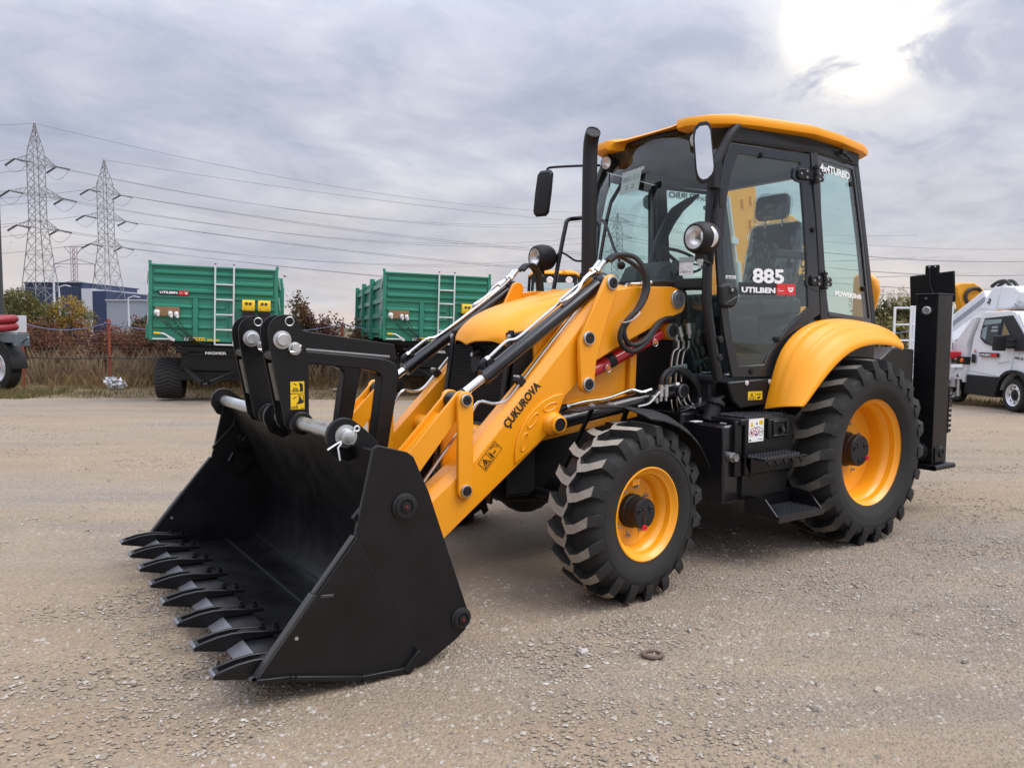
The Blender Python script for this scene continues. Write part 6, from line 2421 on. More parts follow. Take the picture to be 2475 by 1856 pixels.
# low wooded hill on the horizon
g = G()
rows = []
for k, (dw, f) in enumerate(((0, 0), (25, .55), (60, 1.0), (140, .8), (240, 0))):
    rows.append([yp(u, 330 + dw, -1 + f * max(0.0, (16.0 + 5 * noise.noise(V(u * .012, .5, 0)) + 1.6 * noise.noise(V(u * .09, 3, 0)) + .7 * noise.noise(V(u * .4, 5, 0))) * (1 if u < -170 else max(0.12, 1 - (u + 170) / 90)))) for u in np.linspace(-330, 330, 331)])
g.grid(rows)
tag(part('hill', g, leaf_mat('wooded_hill', [(0.07, .075, .05), (.105, .095, .06), (.12, .10, .075)], .9, .05)), kind='structure')

# ---------------------------------------------------------------- wire fence
FW = 19.35
fence = thing('wire_fence', 'rusty wire mesh fence on red posts with a blue rope sagging along its top', 'fence', yp(-10, FW))
PU = [-16.4, -14.3, -12.16, -10.0, -7.1, -4.2, -1.3, 1.6, 4.5, 7.4, 10.3, 13.2, 16.1]


def fl(u, z, dw=0.0):
    """fence-local point"""
    return yp(u, FW + dw, z) - yp(-10, FW)


for i, u in enumerate(PU):
    g = G()
    h = 1.66 + .05 * math.sin(i * 2.3)
    g.beam(fl(u, -.03), fl(u + .02 * math.sin(i), h), .060, .060)
    part('fence_post', g, 'rust', fence, .004)
g = G()
for k in range(13):
    z = .05 + .105 * k
    pts = [fl(u, z + .018 * noise.noise(V(u * 1.5, k, 0)), .035) for u in np.linspace(PU[0], PU[-1], 100)]
    g.tube(pts, .0036, 3, False)
for j in range(int((PU[-1] - PU[0]) / .105)):
    u = PU[0] + .105 * j
    g.tube([fl(u + .03 * noise.noise(V(u * 3, 1, 0)), .03, .037), fl(u + .03 * noise.noise(V(u * 3, 5, 0)), .68, .037), fl(u + .03 * noise.noise(V(u * 3, 9, 0)), 1.32, .037)], .0036, 3, False)
part('wire_mesh', g, 'wire', fence, smooth=None)['kind'] = 'stuff'
for nm, zt, sag, r, m in (('rope', 1.60, .19, .011, 'rope'), ('lower_cable', .735, .03, .013, 'hose')):
    g = G()
    pts = []
    for a, b_ in zip(PU, PU[1:]):
        for t in np.linspace(0, 1, 9)[:-1]:
            pts.append(fl(a + (b_ - a) * t, zt - sag * 4 * t * (1 - t), -.04))
    g.tube(pts, r, 5)
    part(nm, g, m, fence)
g = G()
g.span((-.30, -.006, 0), (.30, .006, .42))
sg = part('blank_sign', g, 'paperw', None, .004, loc=yp(-12.28, FW - .09, 1.34), rot=(0, 0, UANG))
tag(sg, 'blank white board tied to the leftmost red fence post', 'board')
g = G()
for k in range(3):
    g.tube(smooth_path([(.25 - .2 * k, .008, .40), (.12 - .17 * k, .010, .22 + .05 * k), (-.05 - .1 * k, .008, .02)], 4), .006, 5)
part('sign_crease', g, 'alu', sg)

# ---------------------------------------------------------------- green tipping trailers


def make_trailer(first):
    t = thing('tipping_trailer', '', 'trailer')
    HW = 1.185

    def yl(lx):
        return (lx - 228) * .00253 - 1.185

    def zl(lx, ly):
        return 2.69 - (ly - 128 - (lx - 228) * .053) * .002574
    LB = 6.6
    g = G()      # floor, tub walls
    g.span((-.03, -HW, 1.25), (-LB, HW, 1.33))
    g.span((-.04, -HW + .02, 1.25), (-LB, -HW + .06, 2.60))
    g.span((-.04, HW - .06, 1.25), (-LB, HW - .02, 2.60))
    g.span((-LB, -HW, 1.25), (-LB + .05, HW, 2.55))
    tub = part('tub', g, 'green', t, .006)
    for nm, z0, z1 in (('lower_board', 1.23, 2.055), ('upper_board', 2.065, 2.675)):
        g = G()
        g.span((-.035, -HW + .03, z0), (0, HW - .03, z1))
        b = part(nm, g, 'green', tub, .004)
        if nm == 'upper_board':
            for k in range(3):
                g = G()
                z = 2.14 + .175 * k
                g.loft([[(0, y, z), (.038, y, z + .03), (.038, y, z + .075), (0, y, z + .105)] for y in (-HW + .08, HW - .08)])
                part('pressed_rib', g, 'green', tub, .003)
            g = G()
            g.span((-.04, -HW + .02, 2.655), (.045, HW - .02, 2.69))
            g.span((-.02, -HW + .02, 2.06), (.035, HW - .02, 2.085))
            part('board_rail', g, 'green', tub, .004)
        else:
            for y0, y1 in ((-1.12, -.41), (-.29, .20), (.46, 1.12)):
                for k in range(3):
                    g = G()
                    z = 1.44 + .20 * k
                    g.loft([[(0, y, z), (.03, y, z + .025), (.03, y, z + .060), (0, y, z + .085)] for y in (y0, y1)])
                    part('pressed_rib', g, 'green', tub, .003)
            for y in (-.35, .33):
                g = G()
                g.span((0, y - .045, 1.24), (.045, y + .045, 2.05))
                part('upright', g, 'green', tub, .004)
            g = G()
            g.span((-.02, -HW, 1.205), (.05, HW, 1.285))
            part('board_rail', g, 'green', tub, .004)
    for s in (1, -1):      # corner posts and the drop sides with their stakes
        g = G()
        g.span((-.07, s * (HW - .05), 1.24), (.03, s * (HW + .02), 2.70))
        g.cyl((-.02, s * (HW + .0), 2.70), (-.02, s * (HW + .0), 2.76), .03, 10)
        g.span((-.05, s * (HW + .02), 1.24), (.01, s * (HW + .07), 1.50))
        part('corner_post', g, 'green', t, .006)
        for k, x in enumerate((-2.2, -4.4, -6.55)):
            g = G()
            g.span((x - .06, s * (HW - .02), 1.20), (x + .06, s * (HW + .09), 2.66))
            part('side_stake', g, 'green', t, .006)
        for k in range(4):
            g = G()
            z = 1.35 + .34 * k
            g.span((-.1, s * (HW - .03), z), (-LB, s * (HW + .035), z + .10))
            part('side_rib', g, 'green', t, .004)
        g = G()
        for k in range(3):
            g.beam((.0, s * (HW + .03), 2.55 - .42 * k), (-.10, s * (HW + .06), 2.30 - .42 * k), .02, .02)
        part('side_latch', g, 'alu', t)
    # ladder
    lad = None
    for y in (.014, .363):
        g = G()
        g.span((.05, y - .016, 1.13), (.09, y + .016, 2.73))
        p_ = part('ladder_rail', g, 'alu', lad or t, .004)
        lad = lad or p_
        g = G()
        g.span((.048, y - .018, 2.73), (.092, y + .018, 2.75))
        part('rail_cap', g, 'ink', lad)
    for k in range(5):
        g = G()
        z = 2.345 - .298 * k
        g.span((.055, .03, z - .014), (.085, .347, z + .014))
        part('rung', g, 'alu', lad, .004)
    # wheel chocks
    for y in (.645, .945):
        g = G()
        prof = [(.05, 1.62), (.14, 1.62), (.16, 1.84), (.13, 1.90), (.05, 1.90)]
        g.prism([(x, z) for x, z in prof][:3] + [(.05, 1.84)], y - .115, y + .115)
        hld = part('chock_holder', g, 'black_matt', t, .006)
        g = G()
        g.prism([(.06, 1.845), (.165, 1.845), (.185, 1.94), (.15, 2.05), (.10, 2.065), (.06, 2.04)], y - .120, y + .120)
        ck = part('wheel_chock', g, 'stick_y', t, .012)
        g = G()
        for dy in (-.036, .036):
            g.lathe([(.030, 0), (.030, .012), (0, .012)], o=(.172, y + dy, 1.985), axis=(1, 0, .35), n=14)
        for dy in (-.07, .07):
            g.cyl((.18, y + dy, 1.88), (.19, y + dy, 1.885), .008, 8)
        part('chock_slot', g, 'ink', ck)
    # plug board and wrapped coupling heads with coiled leads
    g = G()
    g.span((.05, -1.075, 1.685), (.066, -.635, 1.865))
    pb = part('plug_board', g, 'board', t, .004)
    for k, (y, z) in enumerate(((-1.04, 1.755), (-.80, 1.735), (-.69, 1.730))):
        g = G()
        g.ball((.10, y, z), .055, 10, (1, .8 + .3 * (k == 0), 1.1))
        g.ball((.11, y + .02, z - .05), .032, 8, (1, 1, 1.2))
        part('wrapped_coupling', g, 'bag', pb)
        g = G()
        pts = []
        e = V(.10, .03 - .05 * k, 1.14)
        a0 = V(.11, y + .02, z - .07)
        n_ = 150
        for i in range(n_ + 1):
            s_ = i / n_
            c = a0.lerp(e, s_) + V(0, 0, -.16 * math.sin(PI * s_))
            amp = .034 if .12 < s_ < .92 and k < 2 else (.018 if .3 < s_ < .8 else .003)
            pts.append(c + V(.5 * math.cos(i * .9), .7 * math.sin(i * .9), .6 * math.cos(i * .9)) * amp)
        g.tube(pts, .008, 5)
        part('coiled_lead', g, 'hose', pb)
    # parking brake handle
    g = G()
    g.tube(smooth_path([(.07, -1.12, 1.235), (.08, -.80, 1.240)], 3), .012, 8)
    g.tube(smooth_path([(.07, -.98, 1.345), (.08, -.92, 1.34), (.085, -.80, 1.27), (.08, -.75, 1.235)], 4), .017, 8)
    g.box((.08, -.78, 1.245), (.03, .13, .055), Matrix.Rotation(R(-25), 3, 'X'))
    br = part('brake_handle', g, 'alu', t)
    g = G()
    g.cyl((.07, -1.10, 1.35), (.07, -.98, 1.345), .022, 10)
    part('handle_grip', g, 'stick_y', br)
    FP = Plane2((.052, 0, 0), (0, 1, 0), (0, 0, 1))
    for nm, y0, z0, y1, z1, m in (('rating_plate', -.43, 1.222, -.17, 1.285, 'stick_y'), ('yellow_strip', -.13, 1.225, .10, 1.255, 'stick_y'), ('pink_label', -.55, 1.222, -.45, 1.285, 'paperw')):
        g = G()
        FP.rect(g, y0, z0, y1, z1, 0, .002)
        part(nm, g, m, t)
    g = G()
    for k in range(5):
        FP.disc(g, -.40 + .05 * k, 1.253, .016, .002, .003, 8)
    part('rating_print', g, 'ink', t)
    if first:
        g = G()
        FP.rect(g, -1.02, 2.105, -.475, 2.190, -.045, -.010)
        dl = part('dealer_label', g, 'ink', t)
        g = G()
        FP.rect(g, -.655, 2.107, -.566, 2.188, -.012, -.008)
        FP.rect(g, -.561, 2.107, -.478, 2.188, -.012, -.008)
        part('label_badge', g, 'stick_r', dl)
        text('label_lettering', 'UTILBEN', FP(-1.00, 2.127, -.008), FP.r, FP.u, .042, 'white', dl, w=.32, extrude=.002, bold=.05)
        g = G()
        FP.poly(g, [(-.548, 2.165), (-.536, 2.165), (-.520, 2.145), (-.504, 2.165), (-.492, 2.165), (-.505, 2.130), (-.520, 2.122), (-.535, 2.130)], -.008, -.006)
        FP.rect(g, -.640, 2.140, -.60, 2.146, -.008, -.006)
        part('badge_mark', g, 'white', dl)
    # dolly frame, turntable, drawbar
    g = G()
    g.span((-.10, -.80, 1.10), (-6.3, .80, 1.24))
    g.span((-.05, -.62, .95), (-2.0, .62, 1.10))
    g.span((-.12, -.62, .62), (-.22, .62, .95))
    g.span((-.25, -.60, .48), (-1.9, .60, .80))
    g.span((-.15, -.65, .42), (-.25, .65, .60))
    ch = part('dolly_frame', g, 'black', t, .01)
    g = G()
    g.prism([(-.55, .955), (-.45, 1.02), (.75, 1.02), (.85, .955), (.75, .935), (-.45, .935)], -.12, -.05, 'x')
    sgp = part('name_bar', g, 'black_matt', t, .004)
    text('maker_lettering', 'NIGMER', (-.045, -.17, 1.055 - .04 - .06), (0, 1, 0), (0, 0, 1), .052, 'white', sgp, w=.40, extrude=.003, bold=.03)
    g = G()
    for s in (1, -1):
        g.beam((-.25, s * .62 if s < 0 else .62, .70), (.55, s * .06 - .1, .42), .07, .09)
    g.ball((.60, -.10, .40), .075, 12, (1.3, .8, .6))
    g.span((-.4, -.60, .55), (-.45, .60, .62))
    part('drawbar', g, 'black', t, .008)
    g = G()
    g.cyl((-.95, -.9, .42), (-.95, .9, .42), .06, 12)
    g.cyl((-4.6, -.9, .42), (-4.6, .9, .42), .06, 12)
    g.cyl((-.10, -.72, 1.02), (-.10, -.58, 1.0), .05, 10)
    part('trailer_axle', g, 'black', t)
    for s in (1, -1):
        for x in (-.75, -4.6):
            wy = s * .895
            g = G()
            g.lathe([(.23, -.24), (.30, -.265), (.37, -.262), (.405, -.23), (.412, -.1), (.413, 0), (.412, .1), (.405, .23), (.37, .262), (.30, .265), (.23, .24)], n=48)
            wh = part('trailer_wheel', g, 'rubber', t, loc=(x, wy, .425), smooth=40)
            g = G()
            for j in range(34):
                for sd in (1, -1):
                    ring = []
                    pts = []
                    for yy, ds in ((.0, 0), (.13, -.055), (.235, -.075), (.262, -.080)):
                        a = 2 * PI * j / 34 + ds / .41
                        rr_ = .424 if yy < .2 else .415 if yy < .25 else .375
                        pts.append((a, yy * sd, rr_))
                    g.loft([[((r - .02) * math.cos(a - .034), y, (r - .02) * math.sin(a - .034)), (r * math.cos(a - .026), y, r * math.sin(a - .026)), (r * math.cos(a + .026), y, r * math.sin(a + .026)), ((r - .02) * math.cos(a + .034), y, (r - .02) * math.sin(a + .034))] for a, y, r in pts])
            part('tyre_tread', g, 'tyre_worn', wh, smooth=None)['kind'] = 'stuff'
            g = G()
            g.lathe([(.235, .20), (.22, .22), (.20, .15), (.08, .12), (.07, .18), (0, .18)], o=(0, 0, 0), axis=(0, s, 0), n=28)
            part('wheel_disc', g, 'alu', wh)
    return t


M['tyre_worn'] = mat('worn_tyre_tread', (0.036, 0.034, 0.032), 0.8, vary=0.3)
for i, (loc, lab) in enumerate(((V(1.23, -12.05, 0), 'left green tipping trailer with a white ladder and a black dealer label'), (V(-3.30, -11.12, 0), 'right green tipping trailer half hidden behind the loader arm'))):
    t = make_trailer(i == 0)
    t.location = loc
    t.rotation_euler = (R(-1.6), 0, R(71.3))
    tag(t, lab, 'trailer', 'green tipping trailers')

# ---------------------------------------------------------------- tanker trailer cut by the left edge
tk = thing('tank_trailer', 'white tank trailer with red suction hoses and a black mudguard at the left edge', 'tank trailer', yp(-11.72, 18.0), (0, 0, UANG - R(23)))
# local x runs along u, y towards the fence
g = G()
g.lathe([(.48, -.14), (.52, -.13), (.535, 0), (.52, .13), (.48, .14), (.36, .15), (.34, .12), (.34, -.12), (.36, -.15), (.48, -.14)], o=(-.14, 0, .535), n=48)
wh = part('tanker_wheel', g, 'rubber', tk, smooth=40)
g = G()
g.lathe([(.345, -.13), (.33, -.14), (.30, -.10), (.29, -.02), (.20, .02), (.10, .01), (.09, -.06), (0, -.06)], o=(-.14, 0, .535), n=40)
part('wheel_rim', g, 'alu', wh)
g = G()
g.cyl((-.14, -.06, .535), (-.14, -.12, .535), .05, 12)
part('red_hub', g, 'redplastic', wh)
g = G()
pts = [( -.14 + .62 * math.cos(a), .535 + .64 * math.sin(a)) for a in np.linspace(R(2), R(150), 20)]
g.sheet([[(x, y, z) for y in (-.20, .20)] for x, z in pts], (.0, 0, -.03))
mg = part('mudguard', g, 'black_matt', tk)
g = G()
g.sheet([[(x, -.20, z), (-.14 + (x + .14) * .90, -.20, .535 + (z - .535) * .87)] for x, z in pts], (0, .02, 0))
part('mudguard_face', g, 'black_matt', mg)
g = G()
g.span((-2.5, -.10, 1.12), (.62, .10, 1.32))
g.span((.54, -.16, 1.05), (.64, .16, 1.33))
g.tube([(.60, 0, 1.12), (.78, -.02, 1.21), (.86, -.03, 1.245)], .025, 8)
part('chassis_beam', g, mat('galvanised_chassis', (.16, .19, .22), .5, metal=.5), tk, .006)
g = G()
g.lathe([(0, -.75), (.5, -.70), (.78, -.55), (.88, -.3), (.88, 2.5)], o=(-3.0, .30, 2.55), axis=(-1, 0, 0), n=32)
part('tank', g, 'whitepaint', tk)
for k, z in enumerate((1.62, 1.44)):
    g = G()
    g.tube(smooth_path([(-2.4, -.25, z), (-.6, -.28, z - .01), (-.04, -.25, z - .01 + .02 * k), (.08, -.12, z + .01), (.04, .12, z + .03), (-.1, .3, z + .05), (-.8, .35, z + .05)], 5), .095, 14)
    part('suction_hose', g, 'redhose', tk)
g = G()
g.tube(smooth_path([(-.40, -.38, 1.72), (-.47, -.40, 1.5), (-.62, -.38, 1.30)], 4), .02, 6)
part('hose_strap', g, 'alu', tk)
g = G()
g.span((-.6, -.3, 1.32), (.02, .3, 1.36))
part('hose_tray', g, 'alu', tk, .004)
plant('weed', 'small white-flowered weed in front of the tanker wheel', 'weed', yp(-11.75, 17.4, -.02), [((0, 0, .12), (.28, .2, .13)), ((.1, 0, .28), (.12, .1, .12))], 420, .022, 'verge', None, .004, 8, .3, .3, 1.0, 'plume', seed=5)

# ---------------------------------------------------------------- lamp post with camera at the left edge
lp_ = thing('lamp_post', 'tall dark grey lamp post with a white camera at the very left edge', 'lamp post', yp(-13.62, 20.8))
g = G()
g.tube([(0, 0, 0), (-.04, .03, 7.2)], [.085, .045], 12)
part('mast', g, 'greypole', lp_)
for v, du in ((.30, .0),):
    g = G()
    q = YU
    g.tube([V(-.04, .03, 7.1), q * .02 + V(0, 0, 7.24)], .03, 8)
    g.beam(q * -.15 + V(0, 0, 7.36), q * .10 + V(0, 0, 7.26), .10, .11)
    cm = part('camera_body', g, 'paperw', lp_, .01)
    g = G()
    g.beam(q * .10 + V(0, 0, 7.26), q * .16 + V(0, 0, 7.235), .09, .09)
    part('camera_lens', g, 'ink', cm)

# ---------------------------------------------------------------- white van with aerial platform at the right edge
# heading towards the photographer's side of the yard; local x forward, its right side is y = 0, its left side y = 1.75
VA = R(86)
VU, VW = 9.35, 14.5
vn = thing('platform_van', 'white cab van carrying a folded white aerial boom at the right edge', 'van', yp(VU, VW), (0, 0, UANG - VA))
WB = 1.75


def sv(h, v, y=0.0):
    """sighting on a lengthwise plane of the van at offset y: gives local (x, z)"""
    r = ((2080 + h / 3.949) / 1.11889 - 1106) / 1681.5
    u0, w0 = VU + y * math.sin(VA), VW + y * math.cos(VA)
    x = (r * w0 - u0) / (math.cos(VA) + r * math.sin(VA))
    w = w0 - x * math.sin(VA)
    d = (620 + v / 3.949) / 1.11889
    return x, 1.479 - (d - 718.8) / 1681.5 * w


def svp(pts, y=0.0):
    return [sv(h, v, y) for h, v in pts]


def vy(x, z):
    """body side: straight below the waist, leaning in above, rounded towards the nose"""
    return .02 + .10 * max(0, (z - 1.12) / .8) ** 1.2 + .16 * max(0, x + .05) ** 1.5


AR = .44
arch = [(AR * math.cos(a), .31 + AR * math.sin(a)) for a in np.linspace(R(172), R(8), 15)]
rear = svp([(1010, 1150), (1012, 1090), (1040, 760), (1085, 565)])
body = rear + [(-1.12, 1.86), (-1.02, 1.893), (-.30, 1.893), (-.17, 1.86), (.31, 1.26), (.44, 1.19), (.68, 1.02), (.76, .90), (.78, .62), (AR + .01, .62)] + arch[::-1] + [(-AR - .01, .62)]
body[0] = (body[0][0], .62)
g = G()
g.loft([[(x, WB - .45, z) for x, z in body], [(x, .45, z) for x, z in body], [(x, vy(x, z) + .02, z) for x, z in body]])
g.loft([[(x, WB - .45, z) for x, z in body], [(x, WB - vy(x, z), z) for x, z in body]])
part('van_body', g, 'whitepaint', vn, .012)


def on_van(g, pts, t0, t1):
    return g.loft([[(x, vy(x, z) + t0, z) for x, z in pts], [(x, vy(x, z) + t1, z) for x, z in pts]])


g = G()      # black surround of the door window, running down the screen pillar
on_van(g, svp([(1120, 592), (1300, 572), (1378, 562), (1470, 690), (1540, 800), (1545, 900), (1452, 905), (1445, 880), (1290, 872), (1160, 832), (1108, 780), (1104, 720)]), .012, .030)
part('window_surround', g, 'ink', vn)
g = G()
on_van(g, svp([(1130, 608), (1288, 598), (1281, 860), (1166, 818), (1120, 775), (1118, 720)]), .004, .012)
wgl = part('side_window', g, 'window', vn, smooth=None)
g = G()
on_van(g, svp([(1310, 622), (1398, 755), (1303, 757)]), .004, .012)
part('quarter_light', g, 'window', vn, smooth=None)
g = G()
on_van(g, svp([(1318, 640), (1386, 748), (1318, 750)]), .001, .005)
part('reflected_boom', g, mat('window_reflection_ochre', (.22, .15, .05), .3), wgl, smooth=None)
g = G()      # seat behind the glass
on_van(g, svp([(1178, 660), (1200, 645), (1270, 640), (1278, 700), (1275, 850), (1230, 845), (1180, 800), (1172, 720)]), -.001, .005)
ss_ = part('seat_shape', g, mat('dark_seat', (.045, .050, .052), .6), wgl)
g = G()
for a in ([(1212, 670), (1266, 668), (1262, 684), (1214, 688)], [(1208, 702), (1272, 700), (1266, 718), (1210, 720)]):
    on_van(g, svp(a), -.003, .001)
part('seat_slot', g, mat('pale_window_grey', (.30, .35, .36), .4), ss_)
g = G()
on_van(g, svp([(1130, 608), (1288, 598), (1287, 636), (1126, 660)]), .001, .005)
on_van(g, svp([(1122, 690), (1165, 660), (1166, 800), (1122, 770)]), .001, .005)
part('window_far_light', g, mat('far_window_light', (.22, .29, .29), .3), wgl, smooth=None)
g = G()      # raked windscreen across the nose
rows = []
for t in np.linspace(0, 1, 5):
    x, z = -.165 + .475 * t, 1.862 - .602 * t
    y0 = vy(x, z) + .035
    rows.append([(x + .020 + .10 * (1 - (2 * q - 1) ** 2), y0 + (WB - 2 * y0) * q, z + .012) for q in np.linspace(0, 1, 11)])
g.grid(rows)
part('van_windscreen', g, mat('van_screen', (.20, .23, .24), .08, coat=.6), vn)
g = G()
g.sheet([[(.32 + .10 * (1 - (2 * q - 1) ** 2), .06 + (WB - .12) * q, 1.262 - .0 * q) for q in np.linspace(0, 1, 9)], [(.47 + .10 * (1 - (2 * q - 1) ** 2), .08 + (WB - .16) * q, 1.185) for q in np.linspace(0, 1, 9)]], (0, 0, .012))
part('scuttle', g, 'black_matt', vn)
g = G()      # black lower band behind the wheel
x0, x1 = sv(1005, 1150)[0], -AR - .02
g.span((x0, -.005, .235), (x1, .30, .625))
part('sill', g, 'black_matt', vn, .02)
g = G()
g.span((-2.9, .25, .30), (.7, WB - .25, .66))
part('underbody', g, 'black_matt', vn)
g = G()
aa = np.linspace(R(176), R(4), 16)
g.loft([[(r * math.cos(a), y, .31 + r * math.sin(a)) for r, y in ((.415, -.022), (.475, -.022), (.475, .06), (.415, .06))] for a in aa])
part('arch_trim', g, 'black_matt', vn)
for wx, wy_, st in ((0, .11, R(-4)), (0, WB - .11, R(-4)), (-1.95, .20, 0), (-1.95, WB - .2, 0)):
    g = G()
    g.lathe([(.21, -.09), (.26, -.105), (.30, -.09), (.312, -.04), (.312, .05), (.30, .09), (.21, .10)], n=40)
    wl2 = part('van_wheel', g, 'rubber', vn, smooth=40, loc=(wx, wy_, .312), rot=(0, 0, st))
    sd = -1 if wy_ < 1 else 1
    g = G()
    g.lathe([(.215, sd * .085), (.205, sd * .095), (.188, sd * .085), (.178, sd * .05), (.165, sd * .045), (.118, sd * .060), (.10, sd * .03), (0, sd * .03)], n=40)
    part('van_rim', g, 'alu', wl2)
    g = G()
    g.lathe([(.012, 0), (.020, 0), (.020, .012), (.012, .012)], n=10)
    for j in range(8):
        a = 2 * PI * j / 8
        g = G()
        g.cyl((.145 * math.cos(a), sd * .047, .145 * math.sin(a)), (.145 * math.cos(a), sd * .056, .145 * math.sin(a)), .020, 10)
        part('rim_hole', g, 'ink', wl2)
    g = G()
    g.lathe([(.095, sd * .03), (.095, sd * .06), (.085, sd * .064), (.045, sd * .066), (.04, sd * .085), (0, sd * .085)], n=20)
    part('wheel_centre', g, 'black_matt', wl2)
g = G()      # mirror
mx_, mz_ = sv(1325, 828, -.12)
g.box((mx_, -.13, mz_), (.12, .20, .285), Matrix.Rotation(R(4), 3, 'Y'))
for hh, vv in ((1400, 800), (1400, 852)):
    ax_, az_ = sv(hh, vv, -.05)
    g.beam((mx_, -.08, az_), (ax_ + .06, .06, az_), .03, .045)
part('van_mirror', g, 'black_matt', vn, .02)
g = G()
hx_, hz_ = sv(1075, 975)
g.box((hx_, .012, hz_), (.105, .03, .175))
part('van_door_handle', g, 'ink', vn, .012)
g = G()
for a, b_ in (((1048, 560), (1042, 1145)), ((1450, 905), (1432, 1040)), ((1432, 1040), (1420, 1130)), ((1010, 1088), (1335, 1150)), ((1290, 1020), (1420, 1000)), ((1420, 1120), (1560, 1100))):
    p_, q_ = V(0, 0, 0), V(0, 0, 0)
    p_.x, p_.z = sv(*a)
    q_.x, q_.z = sv(*b_)
    p_.y = vy(p_.x, p_.z) + .018
    q_.y = vy(q_.x, q_.z) + .018
    g.beam(p_, q_, .006, .008)
part('door_seam', g, 'greywall', vn)


def van_rect(h0, v0, h1, v1, t0, t1, g):
    (xa, za), (xb, zb) = sv(h0, v0), sv(h1, v1)
    return g.span((xa, .035 + t0, za), (xb, .035 + t1, zb))


g = G()
(xa, za), (xb, zb) = sv(1127, 953), sv(1300, 923)
g.span((xa, .008, za), (xb, .05, zb))
dl = part('dealer_label', g, 'ink', vn)
xm, _ = sv(1240, 940)
g = G()
g.span((xm, .004, za + .006), (xb - .005, .010, zb - .006))
part('label_badge', g, 'stick_r', dl)
text('label_lettering', 'UTILBEN', (xa + .015, .006, za + .018), (1, 0, 0), (0, 0, 1), .034, 'white', dl, w=(xm - xa) - .03, extrude=.001, bold=.05)
tx_, tz_ = sv(1452, 975)
text('model_lettering', 'MULTITEL', (tx_, vy(tx_, tz_) + .014, tz_), (1, .10, -.10), (0, 0, 1), .045, 'ink', vn, w=.50, extrude=.001, bold=.03, shear=.3)
g = G()
cx_, cz_ = sv(1078, 905)
g.cyl((cx_, .010, cz_), (cx_, .03, cz_), .030, 16)
rd = part('round_label', g, 'stick_r', vn)
g = G()
g.cyl((cx_, .007, cz_), (cx_, .02, cz_), .022, 16)
part('label_centre', g, 'white', rd)
g = G()
g.beam((-.55, .5, 1.90), (-.72, .5, 2.05), .008, .008)
g.box((-.55, .55, 1.905), (.30, .3, .04))
part('roof_aerial', g, 'ink', vn)
# platform gear behind the cab
g = G()
pn_ = svp([(1008, 985), (1000, 830), (1060, 640), (1072, 575), (1045, 590), (890, 820), (885, 985)])
g.prism(pn_, .02, 1.5)
g.span((-3.6, .05, .60), (pn_[0][0], WB - .05, .74))
part('deck', g, 'whitepaint', vn, .012)
yb = .85
bx0, bx1 = V(0, yb, 0), V(0, yb, 0)
bx0.x, bx0.z = sv(700, 830, yb)
bx1.x, bx1.z = sv(1250, 395, yb)
g = G()
g.beam(bx0, bx1, .36, .36)
bo = part('boom', g, 'whitepaint', vn, .03)
g = G()
g.beam(bx0 + V(0, -.19, -.02), bx1 + V(0, -.19, -.02), .02, .08)
part('boom_fold', g, 'greywall', bo)
g = G()
g.prism(svp([(1100, 510), (1130, 470), (1225, 305), (1310, 283), (1292, 400), (1270, 512)], yb - .25), yb - .25, yb + .25)
g.prism(svp([(1314, 283), (1440, 290), (1490, 340), (1470, 440), (1400, 492), (1278, 514)], yb - .30), yb - .30, yb + .28)
part('boom_head', g, 'whitepaint', bo, .03)
p0, p1 = sv(1205, 468, yb - .25), sv(1232, 405, yb - .25)
text('boom_number', '20', (p0[0], yb - .256, p0[1]), V(p1[0] - p0[0], 0, p1[1] - p0[1]), (-.9, 0, .42), .08, 'ink', bo, w=.13, extrude=.002, bold=.03)
for dy in (-.20, -.06):
    g = G()
    g.tube(smooth_path([(sv(h, v, yb)[0], yb + dy, sv(h, v, yb)[1]) for h, v in ((1310, 292), (1370, 250), (1450, 245), (1500, 330), (1445, 450))], 5), .036, 8)
    part('cable_loop', g, 'hose', bo)


def gear(h0, v0, h1, v1, y0, y1, g):
    (xa, za), (xb, zb) = sv(h0, v0, y0), sv(h1, v1, y0)
    return g.span((xa, y0, za), (xb, y1, zb))


g = G()      # outrigger with its number
gear(903, 1170, 968, 1095, -.06, .10, g)
gear(978, 1200, 1006, 1030, -.04, .10, g)
gear(866, 1245, 905, 1120, -.03, .10, g)
gear(840, 1100, 900, 1062, -.02, .15, g)
orr = part('outrigger', g, 'alu', vn, .006)
g = G()
lx, lz0 = sv(942, 1170, 0)
_, lz1 = sv(942, 1335, 0)
g.cyl((lx, .02, lz0), (lx, .02, lz1), .036, 14)
for f in (.3, .7):
    z = lz0 + (lz1 - lz0) * f
    g.cyl((lx, .02, z), (lx, .02, z - .05), .044, 14)
part('outrigger_ram', g, 'zinc', orr)
g = G()
g.lathe([(.10, lz1 - .06), (.07, lz1 - .03), (.03, lz1)], o=(lx, .02, 0), axis=(0, 0, 1), n=20)
part('outrigger_foot', g, 'black_matt', orr)
nx_, nz_ = sv(922, 1155, -.06)
text('outrigger_number', '4', (nx_, -.063, nz_), (1, 0, 0), (0, 0, 1), .075, 'ink', orr, w=.075, extrude=.002, bold=.04)
g = G()
gear(917, 1025, 1000, 960, -.07, .06, g)
lb = part('marker_lamp_box', g, 'black_matt', orr, .008)
g = G()
ox_, oz_ = sv(972, 992, -.07)
g.lathe([(.045, 0), (.040, .02), (.02, .03), (0, .032)], o=(ox_, -.07, oz_), axis=(0, -1, 0), n=18)
part('marker_lamp', g, 'amber', lb)
g = G()
gear(848, 940, 888, 815, -.02, .2, g)
cb = part('control_box', g, 'alu', vn, .006)
g = G()
for i in range(2):
    for j in range(3):
        bx_, bz_ = sv(862 + 16 * i, 840 + 22 * j, -.02)
        g.cyl((bx_, -.02, bz_), (bx_, -.03, bz_), .012, 8)
part('control_button', g, 'ink', cb)
